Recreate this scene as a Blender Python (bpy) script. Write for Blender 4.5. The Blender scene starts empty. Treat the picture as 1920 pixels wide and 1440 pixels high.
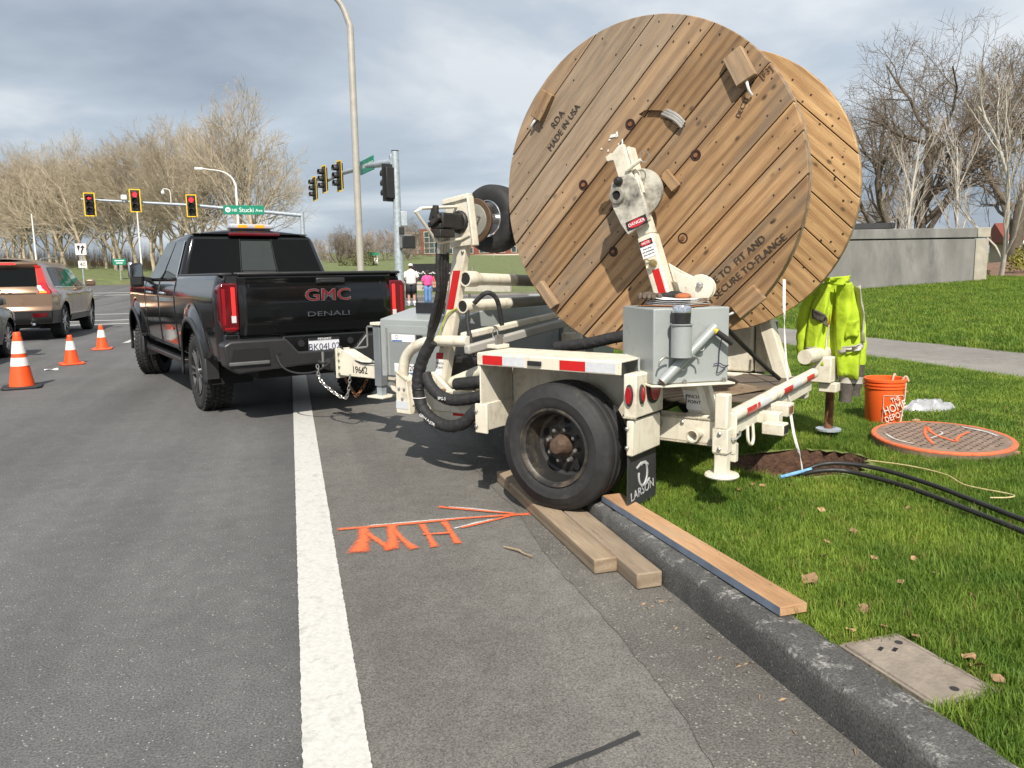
import bpy, math, random
from mathutils import Vector, Matrix, noise
R = math.radians
random.seed(7)
SC = bpy.context.scene
COL = SC.collection

# ---------------------------------------------------------------- camera, sky, sun, exposure
cam = bpy.data.cameras.new("camera"); camo = bpy.data.objects.new("camera", cam); COL.objects.link(camo)
cam.sensor_width = 36.0; cam.lens = 27.04; cam.clip_start = 0.05; cam.clip_end = 3000
cr, cu, cf = Vector((.96122, -.27532, -.01583)), Vector((.0545, .13337, .98957)), Vector((.27033, .95206, -.1432))
camo.matrix_world = Matrix(((cr.x, cu.x, -cf.x, 0), (cr.y, cu.y, -cf.y, 0), (cr.z, cu.z, -cf.z, 1.4), (0, 0, 0, 1)))
SC.camera = camo
SC.render.engine = 'CYCLES'
SC.render.resolution_x, SC.render.resolution_y = 1024, 768
SC.cycles.use_denoising = True
SC.cycles.use_adaptive_sampling = True; SC.cycles.adaptive_threshold = .02
SC.cycles.max_bounces = 5; SC.cycles.diffuse_bounces = 2; SC.cycles.glossy_bounces = 3; SC.cycles.transmission_bounces = 4
SC.cycles.transparent_max_bounces = 6
vs = SC.view_settings
vs.view_transform = 'Standard'; vs.look = 'None'; vs.exposure = 0.27; vs.gamma = 1.0; vs.use_curve_mapping = False

SUN_EL, SUN_AZ = R(45), R(14)           # shadows fall along +Y, a little to +X
sund = bpy.data.lights.new("sun", 'SUN'); suno = bpy.data.objects.new("sun", sund); COL.objects.link(suno)
sund.energy = 5.0; sund.angle = R(0.6); sund.color = (1.0, .93, .83)
sdir = Vector((math.sin(SUN_AZ) * math.cos(SUN_EL), math.cos(SUN_AZ) * math.cos(SUN_EL), -math.sin(SUN_EL)))
suno.rotation_euler = sdir.to_track_quat('-Z', 'Y').to_euler()

W = bpy.data.worlds.new("World"); SC.world = W; W.use_nodes = True
nt = W.node_tree; N = nt.nodes; Lk = nt.links
for n in list(N): N.remove(n)
def nn(t, **k):
    n = N.new(t)
    for a, b in k.items(): setattr(n, a, b)
    return n
out = nn('ShaderNodeOutputWorld'); bg = nn('ShaderNodeBackground'); bg.inputs[1].default_value = 1.0
sky = nn('ShaderNodeTexSky', sky_type='NISHITA', sun_disc=False, sun_elevation=SUN_EL, sun_rotation=math.pi + SUN_AZ, air_density=1.2, dust_density=1.5)
sk = nn('ShaderNodeVectorMath', operation='SCALE'); sk.inputs['Scale'].default_value = 0.095
Lk.new(sky.outputs[0], sk.inputs[0])
tc = nn('ShaderNodeTexCoord'); sep = nn('ShaderNodeSeparateXYZ'); Lk.new(tc.outputs['Generated'], sep.inputs[0])
den = nn('ShaderNodeMath', operation='ADD'); den.inputs[1].default_value = .22
ab = nn('ShaderNodeMath', operation='ABSOLUTE'); Lk.new(sep.outputs[2], ab.inputs[0]); Lk.new(ab.outputs[0], den.inputs[0])
dx = nn('ShaderNodeMath', operation='DIVIDE'); dy = nn('ShaderNodeMath', operation='DIVIDE')
Lk.new(sep.outputs[0], dx.inputs[0]); Lk.new(den.outputs[0], dx.inputs[1]); Lk.new(sep.outputs[1], dy.inputs[0]); Lk.new(den.outputs[0], dy.inputs[1])
cmb = nn('ShaderNodeCombineXYZ'); Lk.new(dx.outputs[0], cmb.inputs[0]); Lk.new(dy.outputs[0], cmb.inputs[1])
n1 = nn('ShaderNodeTexNoise'); n1.inputs['Scale'].default_value = .95; n1.inputs['Detail'].default_value = 6; n1.inputs['Roughness'].default_value = .52; n1.inputs['Distortion'].default_value = .25
n2 = nn('ShaderNodeTexNoise'); n2.inputs['Scale'].default_value = .42; n2.inputs['Detail'].default_value = 3
mp = nn('ShaderNodeMapping'); mp.inputs['Location'].default_value = (5.2, -.6, 0); mp.inputs['Scale'].default_value = (.9, 1.0, 1)
Lk.new(cmb.outputs[0], mp.inputs[0]); Lk.new(mp.outputs[0], n1.inputs['Vector']); Lk.new(mp.outputs[0], n2.inputs['Vector'])
r1 = nn('ShaderNodeValToRGB'); e = r1.color_ramp.elements
e[0].position = .33; e[0].color = (.36, .415, .50, 1); e[1].position = .60; e[1].color = (.90, .925, .945, 1)
m_ = r1.color_ramp.elements.new(.5); m_.color = (.61, .675, .745, 1)
Lk.new(n1.outputs[0], r1.inputs[0])
r2 = nn('ShaderNodeValToRGB'); e = r2.color_ramp.elements
e[0].position = .3; e[0].color = (.72,) * 3 + (1,); e[1].position = .7; e[1].color = (1,) * 4
Lk.new(n2.outputs[0], r2.inputs[0])
mul = nn('ShaderNodeMixRGB', blend_type='MULTIPLY'); mul.inputs[0].default_value = .8
Lk.new(r1.outputs[0], mul.inputs[1]); Lk.new(r2.outputs[0], mul.inputs[2])
# clouds get darker and bluer low down, as a far rain deck does
rh = nn('ShaderNodeValToRGB'); e = rh.color_ramp.elements
e[0].position = 0.0; e[0].color = (.66, .71, .78, 1); e[1].position = .33; e[1].color = (1, 1, 1, 1)
Lk.new(sep.outputs[2], rh.inputs[0])
mu2 = nn('ShaderNodeMixRGB', blend_type='MULTIPLY'); mu2.inputs[0].default_value = 1
Lk.new(mul.outputs[0], mu2.inputs[1]); Lk.new(rh.outputs[0], mu2.inputs[2])
mix = nn('ShaderNodeMixRGB'); mix.inputs[0].default_value = .86
Lk.new(sk.outputs[0], mix.inputs[1]); Lk.new(mu2.outputs[0], mix.inputs[2]); Lk.new(mix.outputs[0], bg.inputs[0]); Lk.new(bg.outputs[0], out.inputs[0])

# ---------------------------------------------------------------- materials
MATS = {}
def M(name, col=(.5, .5, .5), rough=.6, metal=0.0, var=.12, scale=6.0, bump=0.0, bscale=None, dirt=None, damt=0.0, dscale=3.0, coat=0.0, rnd=0.0, detail=4, spec=.5, stretch=None, emit=None, estr=0, trans=0.0, alpha=1.0, bdist=.01, rustspots=False):
    if name in MATS: return MATS[name]
    m = bpy.data.materials.new(name); m.use_nodes = True; t = m.node_tree; ns = t.nodes; b = ns['Principled BSDF']
    b.inputs['Roughness'].default_value = rough; b.inputs['Metallic'].default_value = metal
    b.inputs['Coat Weight'].default_value = coat; b.inputs['Coat Roughness'].default_value = .05
    b.inputs['Specular IOR Level'].default_value = spec
    if trans: b.inputs['Transmission Weight'].default_value = trans
    if alpha < 1: b.inputs['Alpha'].default_value = alpha
    if emit: b.inputs['Emission Color'].default_value = (*emit, 1); b.inputs['Emission Strength'].default_value = estr
    tcn = ns.new('ShaderNodeTexCoord'); vec = tcn.outputs['Object']
    if stretch:
        mpn = ns.new('ShaderNodeMapping'); mpn.inputs['Scale'].default_value = stretch; t.links.new(vec, mpn.inputs[0]); vec = mpn.outputs[0]
    nz = ns.new('ShaderNodeTexNoise'); nz.inputs['Scale'].default_value = scale; nz.inputs['Detail'].default_value = detail; nz.inputs['Roughness'].default_value = .6
    t.links.new(vec, nz.inputs['Vector'])
    rp = ns.new('ShaderNodeValToRGB'); e = rp.color_ramp.elements
    e[0].position = .3; e[0].color = (*[max(0, c * (1 - var)) for c in col], 1); e[1].position = .7; e[1].color = (*[min(1, c * (1 + var)) for c in col], 1)
    t.links.new(nz.outputs[0], rp.inputs[0]); cur = rp.outputs[0]
    if dirt:
        dz = ns.new('ShaderNodeTexNoise'); dz.inputs['Scale'].default_value = dscale; dz.inputs['Detail'].default_value = 8; dz.inputs['Roughness'].default_value = .7
        t.links.new(vec, dz.inputs['Vector'])
        dr = ns.new('ShaderNodeValToRGB'); e = dr.color_ramp.elements
        e[0].position = .62 - damt * .3; e[0].color = (0, 0, 0, 1); e[1].position = .78 - damt * .2; e[1].color = (1, 1, 1, 1)
        t.links.new(dz.outputs[0], dr.inputs[0])
        mx = ns.new('ShaderNodeMixRGB'); mx.inputs[2].default_value = (*dirt, 1)
        ml = ns.new('ShaderNodeMath'); ml.operation = 'MULTIPLY'; ml.inputs[1].default_value = min(1, .35 + damt)
        t.links.new(dr.outputs[0], ml.inputs[0]); t.links.new(ml.outputs[0], mx.inputs[0]); t.links.new(cur, mx.inputs[1]); cur = mx.outputs[0]
    if rustspots:
        rz_ = ns.new('ShaderNodeTexNoise'); rz_.inputs['Scale'].default_value = 26; rz_.inputs['Detail'].default_value = 6; rz_.inputs['Roughness'].default_value = .75; t.links.new(vec, rz_.inputs['Vector'])
        r3 = ns.new('ShaderNodeValToRGB'); e = r3.color_ramp.elements; e[0].position = .66; e[0].color = (0, 0, 0, 1); e[1].position = .72; e[1].color = (.9, .9, .9, 1); t.links.new(rz_.outputs[0], r3.inputs[0])
        sm = ns.new('ShaderNodeMapping'); sm.inputs['Scale'].default_value = (22, 22, 1.6); t.links.new(vec, sm.inputs[0]); sn_ = ns.new('ShaderNodeTexNoise'); sn_.inputs['Scale'].default_value = 1; sn_.inputs['Detail'].default_value = 4; t.links.new(sm.outputs[0], sn_.inputs['Vector'])
        r4 = ns.new('ShaderNodeValToRGB'); e = r4.color_ramp.elements; e[0].position = .56; e[0].color = (0, 0, 0, 1); e[1].position = .76; e[1].color = (.5, .5, .5, 1); t.links.new(sn_.outputs[0], r4.inputs[0])
        x4 = ns.new('ShaderNodeMixRGB'); x4.inputs[2].default_value = (.40, .33, .23, 1); t.links.new(r4.outputs[0], x4.inputs[0]); t.links.new(cur, x4.inputs[1])
        x3 = ns.new('ShaderNodeMixRGB'); x3.inputs[2].default_value = (.17, .085, .04, 1); t.links.new(r3.outputs[0], x3.inputs[0]); t.links.new(x4.outputs[0], x3.inputs[1]); cur = x3.outputs[0]
    if rnd:
        oi = ns.new('ShaderNodeObjectInfo'); mr = ns.new('ShaderNodeMapRange')
        mr.inputs['To Min'].default_value = 1 - rnd; mr.inputs['To Max'].default_value = 1 + rnd
        t.links.new(oi.outputs['Random'], mr.inputs[0])
        hs = ns.new('ShaderNodeHueSaturation'); t.links.new(mr.outputs[0], hs.inputs['Value']); t.links.new(cur, hs.inputs['Color']); cur = hs.outputs[0]
    t.links.new(cur, b.inputs['Base Color'])
    if bump:
        bz = ns.new('ShaderNodeTexNoise'); bz.inputs['Scale'].default_value = bscale or scale * 4; bz.inputs['Detail'].default_value = 5
        t.links.new(vec, bz.inputs['Vector'])
        bp = ns.new('ShaderNodeBump'); bp.inputs['Strength'].default_value = bump; bp.inputs['Distance'].default_value = bdist
        t.links.new(bz.outputs[0], bp.inputs['Height']); t.links.new(bp.outputs[0], b.inputs['Normal'])
    m['_col'] = 1
    MATS[name] = m
    return m

# ---------------------------------------------------------------- mesh helpers
class B:
    def __init__(s): s.v = []; s.f = []
    def add(s, vs, fs):
        o = len(s.v); s.v += [tuple(v) for v in vs]; s.f += [tuple(i + o for i in f) for f in fs]; return s
    def box(s, x0, x1, y0, y1, z0, z1):
        return s.add([(x0, y0, z0), (x1, y0, z0), (x1, y1, z0), (x0, y1, z0), (x0, y0, z1), (x1, y0, z1), (x1, y1, z1), (x0, y1, z1)],
                     [(0, 3, 2, 1), (4, 5, 6, 7), (0, 1, 5, 4), (1, 2, 6, 5), (2, 3, 7, 6), (3, 0, 4, 7)])
    def cbox(s, c, d, rot=None):
        b = B().box(-d[0] / 2, d[0] / 2, -d[1] / 2, d[1] / 2, -d[2] / 2, d[2] / 2)
        c = Vector(c)
        vs = [(rot @ Vector(v) if rot else Vector(v)) + c for v in b.v]
        return s.add(vs, b.f)
    def beam(s, p0, p1, w, h, up=(0, 0, 1)):
        p0, p1 = Vector(p0), Vector(p1); d = (p1 - p0); l = d.length; d.normalize(); u = Vector(up)
        sd = u.cross(d).normalized(); u = d.cross(sd).normalized()
        vs = []
        for p in (p0, p1):
            for a, b in ((-1, -1), (1, -1), (1, 1), (-1, 1)): vs.append(p + sd * a * w / 2 + u * b * h / 2)
        return s.add(vs, [(0, 3, 2, 1), (4, 5, 6, 7), (0, 1, 5, 4), (1, 2, 6, 5), (2, 3, 7, 6), (3, 0, 4, 7)])
    def prism(s, poly, o, u, v, w):
        """2-D polygon in plane o+u*a+v*b, extruded by vector w"""
        o, u, v, w = Vector(o), Vector(u), Vector(v), Vector(w); n = len(poly)
        a = [o + u * p[0] + v * p[1] for p in poly]
        return s.add(a + [p + w for p in a], [tuple(range(n)), tuple(range(2 * n - 1, n - 1, -1))] + [(i, i + n, (i + 1) % n + n, (i + 1) % n) for i in range(n)])
    def tube(s, pts, r, n=8, caps=True, closed=False):
        pts = [Vector(p) for p in pts]; k = len(pts); rr = r if isinstance(r, (list, tuple)) else [r] * k
        vs = []; prev = None
        for i, p in enumerate(pts):
            a = pts[i - 1] if i > 0 else (pts[-1] if closed else p); b = pts[i + 1] if i < k - 1 else (pts[0] if closed else p)
            d = (b - a)
            if d.length < 1e-9: d = Vector((0, 0, 1))
            d.normalize()
            if prev is None: x = d.orthogonal().normalized()
            else:
                x = prev - d * prev.dot(d)
                x = x.normalized() if x.length > 1e-6 else d.orthogonal().normalized()
            prev = x; y = d.cross(x)
            for j in range(n):
                t = 2 * math.pi * j / n; vs.append(p + (x * math.cos(t) + y * math.sin(t)) * rr[i])
        fs = []
        for i in range(k - 1 + (1 if closed else 0)):
            for j in range(n):
                a = i * n + j; b = i * n + (j + 1) % n; i2 = (i + 1) % k
                fs.append((a, b, i2 * n + (j + 1) % n, i2 * n + j))
        if caps and not closed: fs += [tuple(range(n - 1, -1, -1)), tuple(range((k - 1) * n, k * n))]
        return s.add(vs, fs)
    def lathe(s, prof, o=(0, 0, 0), axis=(0, 0, 1), n=32, closed=False, caps=False):
        """profile of (r, h) turned about axis through o"""
        o, ax = Vector(o), Vector(axis).normalized(); x = ax.orthogonal().normalized(); y = ax.cross(x)
        vs = [o + ax * h + (x * math.cos(2 * math.pi * j / n) + y * math.sin(2 * math.pi * j / n)) * r for r, h in prof for j in range(n)]
        k = len(prof); fs = []
        for i in range(k if closed else k - 1):
            for j in range(n):
                i2 = (i + 1) % k; fs.append((i * n + j, i * n + (j + 1) % n, i2 * n + (j + 1) % n, i2 * n + j))
        if caps and not closed:
            if prof[0][0] > 1e-6: fs.append(tuple(range(n - 1, -1, -1)))
            if prof[-1][0] > 1e-6: fs.append(tuple(range((k - 1) * n, k * n)))
        return s.add(vs, fs)
    def ball(s, c, r, nu=12, nv=8):
        r = r if isinstance(r, (tuple, list)) else (r, r, r); vs = []
        for i in range(nv + 1):
            t = math.pi * i / nv
            for j in range(nu):
                p = 2 * math.pi * j / nu; vs.append((c[0] + r[0] * math.sin(t) * math.cos(p), c[1] + r[1] * math.sin(t) * math.sin(p), c[2] + r[2] * math.cos(t)))
        return s.add(vs, [(i * nu + j, (i + 1) * nu + j, (i + 1) * nu + (j + 1) % nu, i * nu + (j + 1) % nu) for i in range(nv) for j in range(nu)])
    def grid(s, fn, nu, nv, cu=False):
        vs = [fn(i / nu, j / nv) for i in range(nu + 1) for j in range(nv + 1)]
        return s.add(vs, [(i * (nv + 1) + j, (i + 1) * (nv + 1) + j, (i + 1) * (nv + 1) + j + 1, i * (nv + 1) + j + 1) for i in range(nu) for j in range(nv)])

def mesh(name, b):
    me = bpy.data.meshes.new(name); me.from_pydata(b.v, [], b.f); me.update(); return me
def fixn(me):
    import bmesh as bm_
    b = bm_.new(); b.from_mesh(me); bm_.ops.recalc_face_normals(b, faces=b.faces); b.to_mesh(me); b.free()
def mk(name, b, mat, parent=None, smooth=False, bevel=0, seg=2, solid=0, loc=None, rot=None, recalc=True, angle=40, subsurf=0):
    me = mesh(name, b) if isinstance(b, B) else b
    if isinstance(b, B) and recalc: fixn(me)
    o = bpy.data.objects.new(name, me); COL.objects.link(o)
    if mat is not None and not me.materials: me.materials.append(mat)
    if parent: o.parent = parent
    if loc: o.location = loc
    if rot: o.rotation_euler = rot
    if smooth and isinstance(b, B):
        for p in me.polygons: p.use_smooth = True
        try: me.set_sharp_from_angle(angle=R(angle))
        except Exception: pass
    if solid:
        md = o.modifiers.new('solid', 'SOLIDIFY'); md.thickness = solid; md.offset = 0
    if subsurf:
        md = o.modifiers.new('sub', 'SUBSURF'); md.levels = subsurf; md.render_levels = subsurf
    if bevel:
        md = o.modifiers.new('bevel', 'BEVEL'); md.width = bevel; md.segments = seg; md.limit_method = 'ANGLE'; md.angle_limit = R(35)
        for p in me.polygons: p.use_smooth = True
        try: me.set_sharp_from_angle(angle=R(30))
        except Exception: pass
        md.harden_normals = False
    return o
def tag(o, label, cat=None, group=None, kind=None):
    if label: o['label'] = label
    if cat: o['category'] = cat
    if group: o['group'] = group
    if kind: o['kind'] = kind
    return o
def thing(name, label, cat, loc=(0, 0, 0), rz=0, group=None, scale=1.0):
    o = bpy.data.objects.new(name, None); COL.objects.link(o); o.location = loc; o.rotation_euler = (0, 0, rz); o.empty_display_size = .1
    if scale != 1: o.scale = (scale,) * 3
    return tag(o, label, cat, group)
def copy_tree(o, parent=None):
    c = o.copy(); COL.objects.link(c); c.parent = parent
    for ch in o.children: copy_tree(ch, c)
    return c
def text(s, o, right, up, size, mat, parent, name='lettering', align='CENTER', sx=1.0, ext=.0008, shear=0):
    c = bpy.data.curves.new(name, 'FONT'); c.body = s; c.size = size; c.align_x = align; c.align_y = 'CENTER'; c.extrude = ext; c.shear = shear; c.resolution_u = 3
    ob = bpy.data.objects.new(name, c); COL.objects.link(ob); c.materials.append(mat)
    r, u = Vector(right).normalized(), Vector(up); n = r.cross(u).normalized(); u = n.cross(r); o = Vector(o)
    ob.parent = parent
    ob.matrix_local = Matrix(((r.x * sx, u.x, n.x, o.x), (r.y * sx, u.y, n.y, o.y), (r.z * sx, u.z, n.z, o.z), (0, 0, 0, 1)))
    return ob
def catmull(pts, k=8):
    P = [Vector(p) for p in pts]; P = [P[0] * 2 - P[1]] + P + [P[-1] * 2 - P[-2]]; o = []
    for i in range(1, len(P) - 2):
        for j in range(k):
            t = j / k; a, b, c, d = P[i - 1:i + 3]
            o.append(.5 * ((2 * b) + (c - a) * t + (2 * a - 5 * b + 4 * c - d) * t * t + (3 * b - a - 3 * c + d) * t ** 3))
    o.append(P[-2]); return o
def lerp(a, b, t): return a + (b - a) * t
def interp(x, xs, ys):
    if x <= xs[0]: return ys[0]
    for i in range(1, len(xs)):
        if x <= xs[i]: return lerp(ys[i - 1], ys[i], (x - xs[i - 1]) / (xs[i] - xs[i - 1]))
    return ys[-1]
def sstep(a, b, x):
    t = min(1, max(0, (x - a) / (b - a))); return t * t * (3 - 2 * t)
X, Y, Z = Vector((1, 0, 0)), Vector((0, 1, 0)), Vector((0, 0, 1))

white_paint = M('cream_paint', (.66, .62, .51), .55, var=.1, scale=5, dirt=(.33, .27, .19), damt=.34, dscale=7, bump=.08, bscale=90, rustspots=True)
white_clean = M('white_paint', (.75, .74, .70), .5, var=.05)
black_rub = M('black_rubber', (.020, .020, .021), .72, var=.3, scale=14, dirt=(.10, .09, .075), damt=.18, dscale=5, bump=.1, bscale=60)
black_pl = M('black_plastic', (.018, .018, .02), .45, var=.2)
black_mt = M('dark_metal', (.03, .029, .028), .55, .3, var=.4, dirt=(.09, .06, .04), damt=.2, dscale=12)
grey_paint = M('grey_enamel', (.335, .36, .355), .36, .08, var=.08, scale=3, dirt=(.20, .18, .15), damt=.2, dscale=5, bump=.04, bscale=25)
galv = M('galvanized_steel', (.42, .47, .51), .5, .45, var=.22, scale=9, dscale=20)
chrome = M('chrome', (.75, .75, .76), .12, 1.0, var=.03)
steel = M('bare_steel', (.40, .39, .37), .4, .8, var=.2, scale=20)
rust = M('rusty_steel', (.20, .09, .04), .85, .2, var=.5, scale=18)
red_tape = M('red_reflective_tape', (.50, .012, .012), .35, var=.08, scale=40)
silver_tape = M('white_reflective_tape', (.55, .57, .60), .4, var=.08, scale=40)
glass_dk = M('tinted_glass', (.005, .006, .006), .04, var=.1, spec=.14)
print_blk = M('black_print', (.015, .015, .015), .6, var=.1)
print_wht = M('white_print', (.8, .8, .8), .6, var=.03)
print_red = M('red_print', (.5, .02, .03), .5, var=.05)

# ---------------------------------------------------------------- setting: road, kerb, lawn, path
def node_mat(name):
    m = bpy.data.materials.new(name); m.use_nodes = True; t = m.node_tree
    return m, t, t.nodes, t.nodes['Principled BSDF'], t.links
def asphalt(name, base, speck, size=260, patch=.5, rough=.85, bumpd=.004, tint=(1, 1, 1), chip=.09, streak=False, worn=False):
    m, t, ns, b, lk = node_mat(name); tc = ns.new('ShaderNodeTexCoord'); v = tc.outputs['Object']
    def nz(s, d=3, r=.6):
        n = ns.new('ShaderNodeTexNoise'); n.inputs['Scale'].default_value = s; n.inputs['Detail'].default_value = d; n.inputs['Roughness'].default_value = r; lk.new(v, n.inputs['Vector']); return n.outputs[0]
    def ramp(i, p0, c0, p1, c1):
        r = ns.new('ShaderNodeValToRGB'); e = r.color_ramp.elements; e[0].position = p0; e[1].position = p1; e[0].color = (*c0, 1); e[1].color = (*c1, 1); lk.new(i, r.inputs[0]); return r.outputs[0]
    def mixc(f, a, c, bt='MIX'):
        x = ns.new('ShaderNodeMixRGB'); x.blend_type = bt
        for i, q in enumerate((f, a, c)):
            if isinstance(q, (int, float)): x.inputs[i].default_value = q
            elif isinstance(q, tuple): x.inputs[i].default_value = (*q, 1)
            else: lk.new(q, x.inputs[i])
        return x.outputs[0]
    lo = tuple(c * .45 for c in base); hi = tuple(c * 1.6 for c in base)
    c = ramp(nz(size, 3, .75), .33, lo, .67, hi)
    big = ramp(nz(.7, 5), .3, (1 - .3 * patch,) * 3, .7, tuple(1 + .22 * patch * k for k in tint))
    c = mixc(1.0, c, big, 'MULTIPLY')
    mid = ramp(nz(9, 4), .3, (.88,) * 3, .7, (1.1,) * 3); c = mixc(1.0, c, mid, 'MULTIPLY')
    vo = ns.new('ShaderNodeTexVoronoi'); vo.inputs['Scale'].default_value = size * .55; lk.new(v, vo.inputs['Vector'])
    sp = ramp(vo.outputs['Distance'], chip, (1,) * 3, chip + .06, (0,) * 3)
    gate = ramp(nz(size * .2, 1), .52, (0,) * 3, .6, (1,) * 3)
    sp = mixc(1.0, sp, gate, 'MULTIPLY')
    c = mixc(sp, c, speck)
    if streak:
        mpn = ns.new('ShaderNodeMapping'); mpn.inputs['Scale'].default_value = (1.5, .06, 1); lk.new(v, mpn.inputs[0]); zz = ns.new('ShaderNodeTexNoise'); zz.inputs['Scale'].default_value = 1.0; zz.inputs['Detail'].default_value = 6; lk.new(mpn.outputs[0], zz.inputs['Vector'])
        c = mixc(1.0, c, ramp(zz.outputs[0], .3, (.74,) * 3, .7, (1.2,) * 3), 'MULTIPLY')
    if worn:
        sx = ns.new('ShaderNodeSeparateXYZ'); lk.new(v, sx.inputs[0]); wv_ = ramp(sx.outputs[2], .105, (0,) * 3, .135, (1,) * 3); wx = ramp(sx.outputs[0], 1.55, (1,) * 3, 1.62, (0,) * 3)
        w3 = ramp(nz(7, 9, .8), .53, (0,) * 3, .60, (1,) * 3); w4 = ramp(nz(60, 4, .8), .42, (0,) * 3, .55, (.85,) * 3)
        c = mixc(mixc(1.0, mixc(1.0, wv_, w3, 'MULTIPLY'), w4, 'MULTIPLY'), c, (.36, .35, .33))
    # dark stains and drips along the wheel path
    st = ramp(nz(2.3, 7, .7), .60, (0,) * 3, .74, (.4,) * 3); c = mixc(st, c, tuple(k * .55 for k in base))
    lk.new(c, b.inputs['Base Color']); b.inputs['Roughness'].default_value = rough
    bp = ns.new('ShaderNodeBump'); bp.inputs['Strength'].default_value = .7; bp.inputs['Distance'].default_value = bumpd
    lk.new(nz(size * .8, 3, .7), bp.inputs['Height']); lk.new(bp.outputs[0], b.inputs['Normal'])
    return m
asph = asphalt('asphalt', (.104, .103, .102), (.40, .39, .37), 120, .5, chip=.14, streak=True)
asph2 = asphalt('shoulder_asphalt', (.140, .133, .120), (.36, .34, .31), 150, .7, chip=.08, streak=True)
gutm = asphalt('gutter_aggregate', (.130, .123, .110), (.30, .285, .25), 120, 1.2, bumpd=.008, chip=.24)
concm = asphalt('kerb_concrete', (.085, .084, .080), (.26, .255, .24), 130, 1.3, bumpd=.005, chip=.15, worn=True)
pathm = asphalt('path_concrete', (.21, .195, .175), (.3, .29, .26), 150, .7, bumpd=.003)
linem = M('road_paint', (.52, .515, .485), .65, var=.12, scale=60, dirt=(.24, .23, .21), damt=.27, dscale=14, bump=.5, bscale=300, bdist=.003)

def road_z(x, y): return max(0, y - 46) * .026
def sheet(x0, x1, y0, y1, nx, ny, zf, keep=None):
    b = B(); idx = {}
    for i in range(nx + 1):
        for j in range(ny + 1):
            x = lerp(x0, x1, i / nx); y = lerp(y0, y1, j / ny); idx[i, j] = len(b.v); b.v.append((x, y, zf(x, y)))
    for i in range(nx):
        for j in range(ny):
            if keep and not keep(lerp(x0, x1, (i + .5) / nx), lerp(y0, y1, (j + .5) / ny)): continue
            b.f.append((idx[i, j], idx[i + 1, j], idx[i + 1, j + 1], idx[i, j + 1]))
    return b
def struct(name, b, m, **k):
    o = mk(name, b, m, recalc=False, **k); o['kind'] = 'structure'; return o
def ground_z(x, y):
    return -.06 + max(0, y - 46) * .026
struct('ground', sheet(-1500, 1500, -60, 2400, 30, 82, lambda x, y: ground_z(x, y) - .9 - max(0, y - 200) * .02), M('far_grass', (.07, .11, .03), .9, var=.3, scale=.5))
struct('road', sheet(-140, 1.6, -30, 96, 14, 42, road_z), asph)
struct('cross_street', sheet(1.6, 130, 30.5, 96, 13, 22, road_z), asph)
struct('shoulder', sheet(.06, 1.53, -30, 31, 1, 2, lambda x, y: .004), asph2)
random.seed(3)
gb = B(); pts = []
yy = -6.0
while yy < 31:
    xe = 1.14 + .035 * noise.noise((yy * 1.3, 0, 3)) + .05 * noise.noise((yy * .35, 2, 0)) + (.07 * sstep(2.2, 1.6, yy)) * -1 + random.uniform(-.006, .006) + .05 * sstep(2.5, 5, yy)
    pts.append((xe, yy)); yy += .05 if yy < 8 else .5
for i, (xe, y) in enumerate(pts):
    gb.v += [(xe, y, .0075), (1.535, y, .0075)]
    if i: gb.f.append((2 * i - 2, 2 * i - 1, 2 * i + 1, 2 * i))
struct('gutter', gb, gutm)
# kerb: rounded section swept along the road, a little worn
kb = B(); prof = [(1.525, 0), (1.53, .07), (1.535, .118), (1.541, .134), (1.553, .143), (1.575, .147), (1.62, .149), (1.68, .149), (1.70, .145), (1.71, .06)]
ys = [-1 + .02 * i for i in range(350)] + [6 + .5 * i for i in range(51)]
for i, y in enumerate(ys):
    for j, (x, z) in enumerate(prof):
        w = .004 * noise.noise((y * 3, z * 20, x * 9)) + .003 * noise.noise((y * 13, z * 31, x * 20)) + .0014 * noise.noise((y * 37, z * 50, x * 40))
        jd_ = abs((y + .9) % 3.05 - 1.5); w -= .012 * max(0, 1 - jd_ / .035)
        kb.v.append((x + w, y, z + (w if j > 1 else 0)))
    if i:
        for j in range(len(prof) - 1):
            a = (i - 1) * len(prof) + j; kb.f.append((a, a + len(prof), a + len(prof) + 1, a + 1))
struct('kerb', kb, concm, smooth=True)

def jag(x0, x1, y0, y1, z, n, j=.004, seed=1):
    rr = random.Random(seed); b = B()
    for i in range(n + 1):
        y = lerp(y0, y1, i / n); b.v += [(x0 + rr.uniform(-j, j), y, z + road_z(0, y)), (x1 + rr.uniform(-j, j), y, z + road_z(0, y))]
        if i: b.f.append((2 * i - 2, 2 * i - 1, 2 * i + 1, 2 * i))
    return b
struct('edge_line', jag(-.04, .15, -1, 27, .009, 2000, .0022), linem)
struct('lane_line', jag(-3.62, -3.50, 18.6, 25.5, .006, 20), linem)
def bar(name, x0, x1, y0, y1, z=.006):
    struct(name, sheet(x0, x1, y0, y1, 1, 1, lambda x, y: z + road_z(x, y)), linem)
bar('stop_line', -9, -.3, 26.6, 26.9); 
bar('crosswalk_line', -14, 0.5, 29.0, 29.35); bar('crosswalk_line', -14, .5, 34.2, 34.55)
bar('crosswalk_line', 4.2, 9.0, 35.6, 35.9); bar('crosswalk_line', 4.5, 9.6, 39.6, 39.9)
bar('crosswalk_line', -16, -2, 58.0, 58.5); bar('crosswalk_line', -17, -2, 61.6, 62.1)
for k in range(2): bar('lane_dash', -10.5 + 4.2 * k, -10.3 + 4.2 * k, 66, 69.5)
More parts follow.
